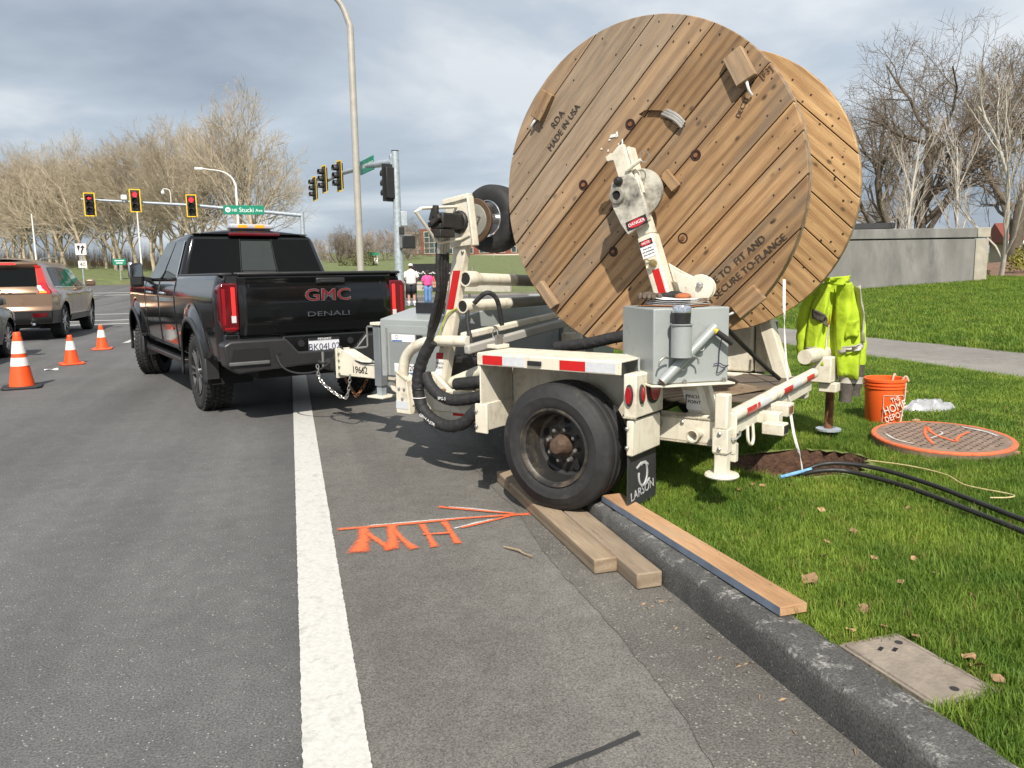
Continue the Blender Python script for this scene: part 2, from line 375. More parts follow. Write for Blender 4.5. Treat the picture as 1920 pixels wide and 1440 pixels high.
# faint sealed crack near the camera
ck = B(); cp = [(.36, 1.80), (.52, 1.86), (.66, 1.905), (.80, 1.94), (.95, 1.985)]
cp = [(p[0] , p[1]) for p in cp]
for i, p in enumerate(catmull([(a, b, .0062) for a, b in cp], 6)):
    w = .011 + .004 * noise.noise((i * .7, 0, 0)); ck.v += [(p.x, p.y - w, p.z), (p.x, p.y + w, p.z)]
    if i: ck.f.append((2 * i - 2, 2 * i, 2 * i + 1, 2 * i - 1))
struct('crack_sealant', ck, M('tar', (.035, .035, .036), .6, var=.2))

# lawn
HOLE = (3.16, 4.24, .47, .33)
def in_hole(x, y, g=1.0): return ((x - HOLE[0]) / (HOLE[2] * g)) ** 2 + ((y - HOLE[1]) / (HOLE[3] * g)) ** 2 < 1
def lawn_z(x, y):
    z = .125 + .012 * noise.noise((x * .8, y * .8, 0)) + .03 * sstep(1.8, 7, x)
    if x > 9.7: z += .055 * (x - 9.7)
    return z + .02 * sstep(4, 12, x) * noise.noise((x * .3, y * .3, 5))
def lawn_keep(x, y): return not in_hole(x, y) and not (7.65 < x < 9.75)
soil = M('lawn_turf', (.19, .23, .065), .95, var=.45, scale=3, dirt=(.12, .095, .04), damt=.15, dscale=5, bump=.8, bscale=60, bdist=.03)
struct('lawn', sheet(1.69, 10.8, -3, 31, 130, 486, lawn_z, lawn_keep), soil)
struct('lawn', sheet(10.8, 60, -6, 31, 40, 30, lawn_z), soil)
hb = B(); rng = 40
for k, (g, dz) in enumerate(((1.06, .0), (1.0, -.03), (.97, -.12), (.9, -.5), (.85, -.9))):
    for i in range(rng):
        a = 2 * math.pi * i / rng; j = 1 + .05 * noise.noise((math.cos(a) * 2, math.sin(a) * 2, k * .6)); x = HOLE[0] + HOLE[2] * g * j * math.cos(a); y = HOLE[1] + HOLE[3] * g * j * math.sin(a)
        hb.v.append((x, y, lawn_z(x, y) + dz - .004))
    if k:
        for i in range(rng): hb.f.append(((k - 1) * rng + i, (k - 1) * rng + (i + 1) % rng, k * rng + (i + 1) % rng, k * rng + i))
hb.f.append(tuple(range(4 * rng, 5 * rng)))
struct('pit', hb, M('bare_soil', (.075, .038, .022), .95, var=.4, scale=14, bump=1.0, bscale=30, bdist=.03), smooth=True)
pb = B()
slabs = []
for k in range(16):
    y0 = -3 + k * 2.2; y1 = y0 + 2.19
    b = B(); b.box(7.62, 9.78, y0, y1 - .012, .06, .172 + .004 * (k % 3))
    slabs.append(b)
struct('sidewalk', sheet(7.55, 9.85, -3.2, 33, 1, 4, lambda x, y: .12), M('dark_joint', (.05, .045, .04), .95))
sw = bpy.data.objects['sidewalk']
for b in slabs: mk('paving_slab', b, pathm, sw, bevel=.01)
# cross street kerb, far verges and berms
struct('verge_kerb', sheet(4.6, 90, 46.4, 46.8, 12, 1, lambda x, y: .16).box(4.6, 90, 46.35, 46.75, 0, .15), pathm)
def berm_z(x, y): return .1 + 6.9 * max(0, y - 58) / 180 + .25 * sstep(47, 56, y) + .15 * noise.noise((x * .06, y * .06, 1))
grass_far = M('far_lawn', (.12, .15, .05), .95, var=.35, scale=1.2, dirt=(.15, .12, .06), damt=.4, dscale=.25, bump=.6, bscale=12, bdist=.1)
struct('grass_bank', sheet(4.0, 190, 46.8, 330, 40, 90, berm_z), grass_far)
def bermL(x, y): return road_z(x, y) - .1 + .6 * sstep(74, 80, y + x * .25) + .9 * sstep(80, 130, y)
struct('grass_bank', sheet(-220, 4.5, 66, 190, 60, 40, bermL), grass_far)

# ---------------------------------------------------------------- timber materials (grain runs along local x)
def wood(name, light, dark, grey, gamt, rnd=.25, gscale=1.0, knots=True, rough=.75, aged=False):
    m, t, ns, b, lk = node_mat(name); tc = ns.new('ShaderNodeTexCoord'); oi = ns.new('ShaderNodeObjectInfo')
    ad = ns.new('ShaderNodeVectorMath'); ad.operation = 'ADD'; cb = ns.new('ShaderNodeCombineXYZ')
    mu = ns.new('ShaderNodeMath'); mu.operation = 'MULTIPLY'; mu.inputs[1].default_value = 37.0; lk.new(oi.outputs['Random'], mu.inputs[0])
    for i in range(3): lk.new(mu.outputs[0], cb.inputs[i])
    lk.new(tc.outputs['Object'], ad.inputs[0]); lk.new(cb.outputs[0], ad.inputs[1])
    def mapn(sc):
        p = ns.new('ShaderNodeMapping'); p.inputs['Scale'].default_value = sc; lk.new(ad.outputs[0], p.inputs[0]); return p.outputs[0]
    def nz(v, s, d=4, r=.6, dist=0):
        n = ns.new('ShaderNodeTexNoise'); n.inputs['Scale'].default_value = s; n.inputs['Detail'].default_value = d; n.inputs['Roughness'].default_value = r; n.inputs['Distortion'].default_value = dist; lk.new(v, n.inputs['Vector']); return n.outputs[0]
    def ramp(i, p0, c0, p1, c1):
        r = ns.new('ShaderNodeValToRGB'); e = r.color_ramp.elements; e[0].position = p0; e[1].position = p1; e[0].color = (*c0, 1); e[1].color = (*c1, 1); lk.new(i, r.inputs[0]); return r.outputs[0]
    def mixc(f, a, c, bt='MIX'):
        x = ns.new('ShaderNodeMixRGB'); x.blend_type = bt
        for i, q in enumerate((f, a, c)):
            if isinstance(q, (int, float)): x.inputs[i].default_value = q
            elif isinstance(q, tuple): x.inputs[i].default_value = (*q, 1)
            else: lk.new(q, x.inputs[i])
        return x.outputs[0]
    gv = mapn((1.0 * gscale, 14 * gscale, 14 * gscale))
    wv = ns.new('ShaderNodeTexWave'); wv.wave_type = 'BANDS'; wv.bands_direction = 'Z'; wv.inputs['Scale'].default_value = .34; wv.inputs['Distortion'].default_value = 9; wv.inputs['Detail'].default_value = 4; wv.inputs['Detail Scale'].default_value = .8
    lk.new(gv, wv.inputs['Vector'])
    g = ramp(wv.outputs[0], .0, dark, .8, light)
    fine = ramp(nz(mapn((6, 160, 160)), 1.0, 3), .3, (.75,) * 3, .7, (1.14,) * 3); g = mixc(.9, g, fine, 'MULTIPLY')
    blot = ramp(nz(mapn((1.5, 4, 4)), 1.3, 5), .32, (.72, .66, .58), .68, (1.12, 1.1, 1.06)); g = mixc(.9, g, blot, 'MULTIPLY')
    wm = ramp(nz(mapn((1.1, 3.2, 3.2)), 1.0, 7, .7), .62 - gamt * .3, (0,) * 3, .82 - gamt * .3, (.8,) * 3)
    g = mixc(wm, g, grey)
    if knots:
        vo = ns.new('ShaderNodeTexVoronoi'); vo.inputs['Scale'].default_value = 1.0; lk.new(mapn((5.0, 9, 9)), vo.inputs['Vector'])
        kn = ramp(vo.outputs['Distance'], .05, (1,) * 3, .13, (0,) * 3); g = mixc(kn, g, tuple(c * .28 for c in dark))
        v2 = ns.new('ShaderNodeTexVoronoi'); v2.inputs['Scale'].default_value = 1.0; lk.new(mapn((14, 38, 38)), v2.inputs['Vector'])
        k2 = ramp(v2.outputs['Distance'], .05, (.85,) * 3, .16, (0,) * 3)
        gt = ramp(nz(mapn((2.5, 5, 5)), 1.7, 2), .48, (0,) * 3, .60, (1,) * 3); g = mixc(mixc(1.0, k2, gt, 'MULTIPLY'), g, tuple(c * .3 for c in dark))
    if aged:
        fr_ = ns.new('ShaderNodeMath'); fr_.operation = 'MULTIPLY'; fr_.inputs[1].default_value = 13.7; lk.new(oi.outputs['Random'], fr_.inputs[0]); f2_ = ns.new('ShaderNodeMath'); f2_.operation = 'FRACT'; lk.new(fr_.outputs[0], f2_.inputs[0])
        gr_ = mixc(1.0, ramp(nz(mapn((3, 40, 40)), 1.0, 5, .7), .3, (.55,) * 3, .7, (1.25,) * 3), tuple(k * 1.05 for k in grey), 'MULTIPLY')
        g = mixc(ramp(f2_.outputs[0], .42, (0,) * 3, .92, (.72,) * 3), g, gr_)
        sm_ = ramp(nz(mapn((2.2, 30, 30)), 1.0, 6, .75), .60, (0,) * 3, .72, (.8,) * 3); g = mixc(sm_, g, tuple(k * .35 for k in dark))
    hs = ns.new('ShaderNodeHueSaturation'); mr = ns.new('ShaderNodeMapRange'); mr.inputs['To Min'].default_value = 1 - rnd; mr.inputs['To Max'].default_value = 1 + rnd * .7
    lk.new(oi.outputs['Random'], mr.inputs[0]); lk.new(mr.outputs[0], hs.inputs['Value']); lk.new(g, hs.inputs['Color'])
    lk.new(hs.outputs[0], b.inputs['Base Color']); b.inputs['Roughness'].default_value = rough
    bp = ns.new('ShaderNodeBump'); bp.inputs['Strength'].default_value = .35; bp.inputs['Distance'].default_value = .004; lk.new(nz(mapn((4, 120, 120)), 1.0, 3), bp.inputs['Height']); lk.new(bp.outputs[0], b.inputs['Normal'])
    return m
wood_face = wood('reel_plank', (.455, .285, .145), (.30, .175, .085), (.23, .19, .145), .40, .32, aged=True)
wood_new = wood('pale_reel_plank', (.52, .34, .17), (.39, .235, .11), (.28, .18, .105), .15, .14)
wood_grey = wood('weathered_timber', (.34, .265, .185), (.24, .175, .115), (.25, .215, .175), .4, .12, aged=True)
wood_plank = wood('sawn_plank', (.48, .30, .17), (.38, .22, .11), (.34, .25, .16), .2, .08)
deck_wood = wood('deck_plywood', (.17, .14, .11), (.12, .10, .08), (.13, .11, .10), .5, .1, knots=False)

# ---------------------------------------------------------------- cable reel
T0 = Vector((2.32617, 4.68906, 0)); TRZ = math.atan2(.79335, -.60876)
def wor(x, y, z): return T0 + Vector((-.60876, .79335, 0)) * x + Vector((-.79335, -.60876, 0)) * y + Vector((0, 0, z))
reel = thing('cable_reel', 'huge round wooden cable reel of diagonal planks carried on the white trailer', 'cable reel', wor(-.177, .569, 1.855), TRZ)
reel.rotation_euler = (R(-2.83), 0, TRZ)
RR = .95
def plank_poly(w0, w1, rad, k=7):
    def half(w): return math.sqrt(max(0, rad * rad - w * w))
    ws = [lerp(w0, w1, i / k) for i in range(k + 1)]
    return [(half(w), w) for w in ws] + [(-half(w), w) for w in reversed(ws)]
def place(o, ex, ez, org):
    ex, ez = Vector(ex).normalized(), Vector(ez).normalized(); ey = ez.cross(ex)
    o.matrix_local = Matrix(((ex.x, ey.x, ez.x, org[0]), (ex.y, ey.y, ez.y, org[1]), (ex.z, ey.z, ez.z, org[2]), (0, 0, 0, 1)))
def flange(offs, ang, y0, y1, mat, rad, gap=.0035):
    """planks of one layer between local y0 < y1; ang is measured in the plane (p=-x, q=z)"""
    c, s = math.cos(R(ang)), math.sin(R(ang)); ex = Vector((-c, 0, s)); ez = Vector((-s, 0, -c)); ey = ez.cross(ex); res = []
    for w0, w1 in zip(offs[:-1], offs[1:]):
        b = B(); a0, a1 = sorted((y0 * ey.y, y1 * ey.y))
        dz = random.uniform(-.0015, .0015)
        b.prism(plank_poly(w0 + (gap if w0 > -rad + .001 else .002), w1 - gap, rad), (0, a0 + dz, 0), (1, 0, 0), (0, 0, 1), (0, a1 - a0, 0))
        o = mk('plank', b, mat, reel, bevel=.003, seg=1); place(o, ex, ez, (0, 0, 0)); res.append((w0, w1, o))
    return res
offs = [-.949, -.836, -.602, -.437, -.281, -.062, .097, .332, .473, .648, .82, .949]
near = flange(offs, 44.2, -.040, 0.0, wood_face, RR)
inner = B().lathe([(.0, -.085), (RR - .004, -.085), (RR - .004, -.042), (0, -.042)], (0, 0, 0), (0, 1, 0), 72)
mk('flange_backing', inner, wood_grey, reel)
FY = -1.148
offs2 = [-.949, -.80, -.66, -.47, -.30, -.12, .07, .25, .44, .60, .78, .949]
far = flange(offs2, 136, FY - .005, FY + .035, wood_new, RR)
mk('flange_backing', B().lathe([(0, FY - .05), (RR - .004, FY - .05), (RR - .004, FY - .007), (0, FY - .007)], (0, 0, 0), (0, 1, 0), 72), wood_grey, reel)
# drum staves
for k in range(28):
    a = 2 * math.pi * k / 28; b = B().box(-(FY + .1) * -1 / 2 * -1, (FY + .1) * -1 / 2, -.045, .045, -.02, .02) if False else B().box(-.5, .5, -.046, .046, -.018, .018)
    o = mk('stave', b, wood_new, reel, bevel=.003, seg=1); r_ = Vector((math.cos(a), 0, math.sin(a)))
    place(o, (0, 1, 0), r_, r_ * .42 + Vector((0, -.585, 0)))
# oval slot cut through two planks, cable end showing
slot = B(); sp = [(-.13, .045), (-.09, .062), (0, .05), (.10, .012), (.15, -.035), (.155, -.06), (.13, -.055), (.06, -.015), (-.03, .012), (-.10, .018)]
slot.prism([(p[0] * 1.0, p[1]) for p in sp], (-.13, .06, .385), (-1, 0, 0), (0, 0, 1), (0, -.085, 0))
cut = mk('slot_cutter', slot, None); cut.parent = reel; bpy.context.view_layer.update()
dg = bpy.context.evaluated_depsgraph_get()
for w0, w1, o in near:
    if -.47 < w0 < .0:
        md = o.modifiers.new('cut', 'BOOLEAN'); md.object = cut; md.operation = 'DIFFERENCE'; md.solver = 'EXACT'
bpy.context.view_layer.update(); dg = bpy.context.evaluated_depsgraph_get()
for w0, w1, o in near:
    if -.47 < w0 < .0:
        me = bpy.data.meshes.new_from_object(o.evaluated_get(dg)); o.modifiers.clear(); o.data = me
bpy.data.objects.remove(cut)
rope_pts = catmull([(-.155, -.02, .425), (-.20, .008, .405), (-.25, .018, .375), (-.285, .01, .335)], 6)
for k in range(3):
    mk('cable_end', B().tube([p + Vector((.006 * k, .004 * k, -.012 * k + .012)) for p in rope_pts], .010, 8), M('cable_jacket', (.30, .29, .27), .5, var=.2), reel, smooth=True)
# bolts
bolt_m = M('bolt_hole', (.045, .018, .012), .6, .3, var=.4, scale=40)
for k in range(5):
    a = R(98 - 72 * k); p, q = .385 * math.cos(a), .385 * math.sin(a)
    bo = mk('bolt', B().lathe([(.0, .0005), (.020, .0005), (.030, .0022), (.031, .001), (.031, -.004)], (-p, 0, q), (0, 1, 0), 20), bolt_m, reel, smooth=True)
    mk('nut', B().lathe([(.0, .007), (.012, .007), (.014, .001)], (-p, 0, q), (0, 1, 0), 6), rust, bo)
# cleats on the rim with bent nails, small blocks
def cleat(p, q, rot, l, w, h, nail=True):
    c, s = math.cos(R(rot)), math.sin(R(rot))
    o = mk('cleat', B().prism([(-l / 2, 0), (l / 2, 0), (l / 2, h), (-l / 2, h * .82)], (0, 0, -w / 2), (1, 0, 0), (0, 1, 0), (0, 0, w)), wood_face, reel, bevel=.004, seg=1)
    ex, ez = Vector((-c, 0, s)), Vector((-s, 0, -c)); ey = ez.cross(ex); 
    if ey.y < 0: ez = -ez
    place(o, ex, ez, (-p, .0015, q))
    if nail:
        mk('bent_nail', B().tube(catmull([(l * .48, h * .5, 0), (l * .62, h * .75, .004), (l * .82, h * .62, .012), (l * .92, h * .2, .015)], 4), .0075, 6), print_wht, o, smooth=True)
cleat(.60, .585, -62, .17, .11, .052); cleat(-.64, .56, 58 + 180, .17, .085, .045); cleat(-.655, -.60, -52, .19, .06, .05, False); cleat(.655, -.63, 40 + 180, .17, .10, .05)
cleat(.20, .045, -50, .12, .06, .03, False)
# shallow stubs, nails
nl = B(); rr = random.Random(5)
for w0, w1, o in near:
    for side in (-1, 1):
        for rad in (.90, .80, .52, .25):
            for w in (lerp(w0, w1, .25), lerp(w0, w1, .75)):
                if abs(w) >= rad: continue
                tt = side * math.sqrt(rad * rad - w * w) + rr.uniform(-.02, .02); w_ = w + rr.uniform(-.012, .012)
                c, s = math.cos(R(44.2)), math.sin(R(44.2)); P = Vector((-c, 0, s)) * tt + Vector((-s, 0, -c)) * w_
                nl.lathe([(0, .0012), (.0045, .0012), (.005, -.002)], (P.x, .0015, P.z), (0, 1, 0), 6)
no = mk('nail_head', nl, M('nail_iron', (.03, .02, .015), .7), reel); no['kind'] = 'stuff'
nl = B()
for k in range(120):
    a = rr.uniform(0, 2 * math.pi); rad = rr.choice((.91, .86, .80, .62)); nl.lathe([(0, .0012), (.007, .0012), (.007, -.002)], (rad * math.cos(a), FY + .036, rad * math.sin(a)), (0, 1, 0), 6)
no = mk('nail_head', nl, MATS['nail_iron'], reel); no['kind'] = 'stuff'
# paint scrapes above the arm
for p, q, w, h in ((-.165, .33, .05, .02), (-.14, .335, .016, .035), (-.19, .31, .015, .01), (-.105, .285, .012, .045), (-.245, .265, .012, .012), (-.13, .28, .01, .01), (-.20, .25, .01, .015)):
    mk('paint_scrape', B().prism([(-w / 2, -h / 2), (w / 2, -h * .35), (w * .42, h / 2), (-w * .3, h * .4)], (-p, .0026, q), (-1, 0, 0), (0, 0, 1), (0, .001, 0)), white_clean, reel)
def reel_text(s, p, q, ang, size, sx=1.0):
    c, sn = math.cos(R(ang)), math.sin(R(ang)); text(s, (-p, .0035, q), (-c, 0, sn), (sn, 0, c), size, M('stencil_ink', (.045, .032, .024), .8, var=.4, scale=60), reel, sx=sx)
reel_text('RDA', -.545, .47, 47, .058); reel_text('MADE IN USA', -.505, .415, 47, .056, .95)
reel_text('DEC23', .607, .385, 62, .036); reel_text('ABLE TO  FIT AND', .56, -.435, 40, .055); reel_text('NOT SECURE TO FLANGE', .60, -.49, 40, .055)
text('[F3]', (-.73, .0035, .54), (-math.cos(R(35)), 0, math.sin(R(35))), (math.sin(R(35)), 0, math.cos(R(35))), .045, M('stamp_brown', (.12, .06, .03), .8), reel)

# ---------------------------------------------------------------- reel trailer
tr = thing('reel_trailer', 'cream white cable reel trailer with grey boxes, one wheel on timbers by the kerb', 'trailer', T0, TRZ)
W_ = white_paint
mk('frame_rail', B().box(-.80, 1.55, .72, .80, .46, .61), W_, tr, bevel=.01)
mk('frame_rail', B().box(-.80, 1.55, -.80, -.72, .50, .65), W_, tr, bevel=.01)
for x in (-.55, .25, 1.1, 1.5): mk('cross_member', B().box(x - .04, x + .04, -.715, .715, .49, .59), W_, tr, bevel=.006)
mk('axle', B().tube([(0, -1.0, .50), (0, 1.0, .437)], .045, 10), black_mt, tr, smooth=True)
# wheel
def trailer_wheel(y, z, sgn, name='wheel'):
    w = bpy.data.objects.new(name, None); COL.objects.link(w); w.parent = tr; w.location = (0, y, z); w.empty_display_size = .1
    if sgn < 0: w.rotation_euler = (0, 0, math.pi)
    prof = [(.222, -.008), (.24, .004), (.262, .006), (.285, .010), (.288, .006), (.315, .003), (.318, -.002), (.338, -.010), (.352, -.022), (.359, -.04), (.36, -.06), (.352, -.064), (.352, -.078), (.36, -.082), (.36, -.118), (.352, -.121), (.352, -.133), (.36, -.137), (.36, -.172), (.352, -.175), (.352, -.188), (.36, -.192), (.356, -.225), (.335, -.25), (.23, -.25)]
    mk('tyre', B().lathe(prof, (0, 0, 0), (0, 1, 0), 72), black_rub, w, smooth=True, angle=60)
    rim = mk('rim', B().lathe([(.224, -.006), (.219, .004), (.211, .003), (.205, -.012), (.196, -.02), (.19, -.10), (.183, -.145), (.165, -.155), (.12, -.135), (.06, -.125), (0, -.125)], (0, 0, 0), (0, 1, 0), 56), M('dusty_black_rim', (.035, .034, .033), .5, .3, var=.3, dirt=(.20, .16, .11), damt=.45, dscale=5), w, smooth=True)
    mk('hub', B().lathe([(.062, -.13), (.060, -.085), (.052, -.075), (.048, -.045), (.036, -.03), (0, -.028)], (0, 0, 0), (0, 1, 0), 24), M('rusty_hub', (.10, .065, .045), .8, .3, var=.4, scale=30), w, smooth=True)
    for k in range(8):
        a = 2 * math.pi * (k + .3) / 8; n_ = mk('lug_nut', B().lathe([(.014, -.128), (.014, -.105), (.010, -.085), (0, -.083)], (.092 * math.cos(a), 0, .092 * math.sin(a)), (0, 1, 0), 6), steel, w)
    for k in range(5):
        a = 2 * math.pi * k / 5 + .4; mk('hand_hole', B().lathe([(.0, -.1345), (.022, -.1345), (.022, -.15)], (.14 * math.cos(a), 0, .14 * math.sin(a)), (0, 1, 0), 14), M('hole_black', (.006, .006, .006), .9), rim)
    return w
trailer_wheel(1.24, .437, 1); trailer_wheel(-1.24, .53, -1)
# fenders
fd = mk('fender', B().prism([(.93, .945), (1.245, .945), (1.252, .938), (1.252, .872), (1.244, .872), (1.244, .934), (.93, .934)], (-.432, 0, 0), (0, 1, 0), (0, 0, 1), (.945, 0, 0)), W_, tr, bevel=.004, seg=2)
mk('fender_front_plate', B().box(.495, .505, .93, 1.243, .50, .934), W_, fd, bevel=.003)
mk('fender_skirt', B().box(.487, .512, .95, 1.243, .475, .64), W_, fd, bevel=.005); mk('skirt_flange', B().box(.44, .53, 1.2445, 1.262, .47, .645), W_, fd, bevel=.006)
mk('wheel_well_panel', B().box(-.425, .494, .92, .929, .50, .944), W_, fd, bevel=.002)
def tape(p0, p1, h, nrm, cols, parent, name='reflective_tape'):
    p0, p1 = Vector(p0), Vector(p1); d = (p1 - p0); u = Vector((0, 0, 1)); n = Vector(nrm); L_ = 0
    tot = sum(abs(c[1]) for c in cols)
    for m_, w in cols:
        a = p0 + d * (L_ / tot); bb = p0 + d * ((L_ + w) / tot); L_ += w
        if m_ is None: continue
        mk(name, B().prism([(0, -h / 2), ((bb - a).length, -h / 2), ((bb - a).length, h / 2), (0, h / 2)], a, d.normalized(), u, n * .0015), m_, parent)
tape((.47, 1.2525, .905), (-.40, 1.2525, .905), .052, (0, 1, 0), [(red_tape, .16), (silver_tape, .17), (None, .26), (red_tape, .18), (silver_tape, .20)], tr)
mk('marker_lamp', B().box(.055, .145, 1.2535, 1.268, .892, .918), black_pl, tr, bevel=.004)
# rear light box and mudflap
lb = mk('light_box', B().box(-.515, -.44, .93, 1.243, .655, .88), W_, tr, bevel=.008)
mk('light_bracket', B().box(-.50, -.462, .93, 1.25, .455, .64), W_, tr, bevel=.008)
mk('light_box_base', B().box(-.49, -.40, .90, 1.15, .622, .653), black_mt, tr)
lens = M('red_lamp_lens', (.32, .006, .012), .15, var=.12, scale=70, coat=.5)
for (c, ax, ru, rv) in (((-.478, 1.244, .772), 'y', .017, .045), ((-.516, 1.195, .775), 'x', .017, .040), ((-.516, 1.06, .79), 'x', .058, .062)):
    n_ = 22
    def ell(k, c=c, ax=ax, ru=ru, rv=rv): return [((ru * k) * math.cos(2 * math.pi * i / n_), (rv * k) * math.sin(2 * math.pi * i / n_)) for i in range(n_)]
    u = (1, 0, 0) if ax == 'y' else (0, 1, 0); w = (0, .012, 0) if ax == 'y' else (-.012, 0, 0); w2 = (0, .02, 0) if ax == 'y' else (-.02, 0, 0)
    g = mk('lamp_grommet', B().prism(ell(1.28), c, u, (0, 0, 1), w), black_rub, tr, bevel=.003)
    mk('lens', B().prism(ell(1.0), c, u, (0, 0, 1), w2), lens, g, bevel=.004)
fl = mk('mudflap', B().prism([(.925, .50), (1.236, .485), (1.242, .155), (.915, .17)], (-.47, 0, 0), (0, 1, 0), (0, 0, 1), (.008, 0, 0)), M('mudflap_rubber', (.03, .031, .033), .6, var=.2), tr)
mk('flap_strip', B().prism([(.92, .515), (1.24, .50), (1.24, .455), (.92, .468)], (-.474, 0, 0), (0, 1, 0), (0, 0, 1), (-.006, 0, 0)), galv, fl, bevel=.001)
logo_m = M('grey_flap_print', (.45, .46, .47), .6, var=.05)
text('LARSON', (-.4712, 1.078, .235), (0, -1, .10), (0, 0, 1), .068, logo_m, fl, sx=1.05)
sw_ = [(1.078 + .05 * math.cos(t) * (1 - .0 * t), .325 + .062 * math.sin(t)) for t in [R(60) + R(15) * i for i in range(22)]]
lg = B().tube([(-.4705, a + (.02 if 0 else 0), b) for a, b in sw_], .0075, 4); lg.tube([(-.4705, 1.15, .37), (-.4705, 1.10, .39), (-.4705, 1.05, .387), (-.4705, 1.02, .365)], .007, 4); lg.tube([(-.4705, 1.10, .265), (-.4705, 1.05, .262), (-.4705, 1.0, .285)], .007, 4)
mk('flap_emblem', lg, logo_m, fl)
f2 = mk('mudflap', B().prism([(-.925, .55), (-1.236, .56), (-1.242, .225), (-.915, .225)], (-.47, 0, 0), (0, 1, 0), (0, 0, 1), (.008, 0, 0)), MATS['mudflap_rubber'], tr)
text('LARSON', (-.4712, -1.078, .285), (0, -1, .08), (0, 0, 1), .068, logo_m, f2, sx=1.05)
mk('flap_emblem', B().tube([(-.4705, -1.078 + .05 * math.cos(t), .40 + .062 * math.sin(t)) for t in [R(60) + R(15) * i for i in range(22)]], .0075, 4), logo_m, f2)
mk('fender', B().box(-.43, .51, -1.25, -.93, 1.0, 1.012).box(-.43, .51, -1.252, -1.244, .94, .999), W_, tr)
# rear extension rail, pipe stub, bumper tube
rl = mk('rear_rail', B().box(-.82, -.40, .795, .865, .475, .612), W_, tr, bevel=.012)
mk('pipe_stub', B().lathe([(.026, .0), (.026, .075), (.036, .085), (.036, .10), (.028, .102), (.026, .07), (.0, .03)], (-.695, .86, .535), (0, 1, 0), 22), W_, tr, smooth=True)
mk('bolt_head', B().lathe([(.024, 0), (.024, .01), (.012, .014), (0, .014)], (-.46, .865, .565), (0, 1, 0), 14), steel, tr)
bp0, bp1 = Vector((-.865, .86, .640)), Vector((-.865, -.64, .695))
bt = mk('bumper_tube', B().tube([bp0, bp0.lerp(bp1, .5), bp1], .035, 20), W_, tr, smooth=True)
for a, b_, m_ in ((.10, .20, red_tape), (.21, .235, red_tape), (.24, .36, silver_tape), (.52, .63, red_tape), (.64, .74, silver_tape), (.83, .94, red_tape)):
    pts = []
    q0, q1 = bp0.lerp(bp1, a), bp0.lerp(bp1, b_); tb = B()
    for i in range(9):
        t = R(150 + 9 * i); o_ = Vector((math.cos(t) * .0362, 0, math.sin(t) * .0362)); tb.v += [q0 + o_, q1 + o_]
        if i: tb.f.append((2 * i - 2, 2 * i - 1, 2 * i + 1, 2 * i))
    mk('reflective_tape', tb, m_, bt)
mk('tube_collar', B().tube([bp0.lerp(bp1, .485), bp0.lerp(bp1, .51)], .0385, 20), W_, bt, smooth=True)
mk('end_plate', B().box(-.90, -.82, .855, .872, .44, .66), W_, tr, bevel=.006)
mk('under_beam', B().beam((-.84, .80, .555), (-.84, -.62, .61), .05, .06), W_, tr, bevel=.006)
rc = mk('hitch_receiver', B().box(-.98, -.84, .36, .44, .535, .60).box(-1.0, -.90, .22, .34, .565, .635), W_, tr, bevel=.006)
mk('receiver_tube', B().box(-1.04, -.92, .45, .54, .495, .56), W_, rc, bevel=.006)
mk('receiver_mouth', B().box(-1.043, -1.03, .462, .528, .506, .549), M('hole_black', (.006, .006, .006), .9), rc)
mk('receiver_mouth', B().box(-1.003, -.98, .245, .315, .58, .62), rust, rc)
mk('tie_loop', B().tube(catmull([(-.87, .62, .55), (-.88, .63, .47), (-.88, .58, .44), (-.88, .55, .47), (-.87, .54, .55)], 5), .009, 6), W_, rc, smooth=True)
# deck
mk('deck_board', B().box(-.80, -.05, -.70, .30, .615, .632), deck_wood, tr, bevel=.004)
mk('deck_board', B().box(-.81, -.35, -.74, -.10, .634, .650), deck_wood, tr, bevel=.004)
mk('deck_board', B().box(-.02, 1.0, -.70, .68, .60, .617), deck_wood, tr, bevel=.004)
ln = B()
for k in range(7): ln.beam((-.45 + .08 * k, .55, .632 + .006 * k), (-.70 + .03 * k, -.1, .65 + .004 * k), .05, .012)
mk('scrap_lumber', ln, wood_grey, tr, bevel=.003)
# corner jack
jk = mk('corner_jack', B().box(-.875, -.805, .872, .935, .34, .765), W_, tr, bevel=.008)
mk('jack_sleeve', B().box(-.883, -.797, .864, .943, .455, .585), W_, jk, bevel=.006)
mk('jack_foot', B().lathe([(.0, .325), (.085, .325), (.09, .333), (.085, .342), (0, .348)], (-.84, .903, 0), (0, 0, 1), 28), W_, jk, smooth=True)
mk('jack_pin', B().tube([(-.885, .90, .53), (-.905, .89, .53), (-.915, .86, .545), (-.905, .83, .56)], .007, 6), steel, jk, smooth=True)
mk('jack_bracket', B().box(-.90, -.80, .83, .868, .40, .50), W_, jk, bevel=.005)
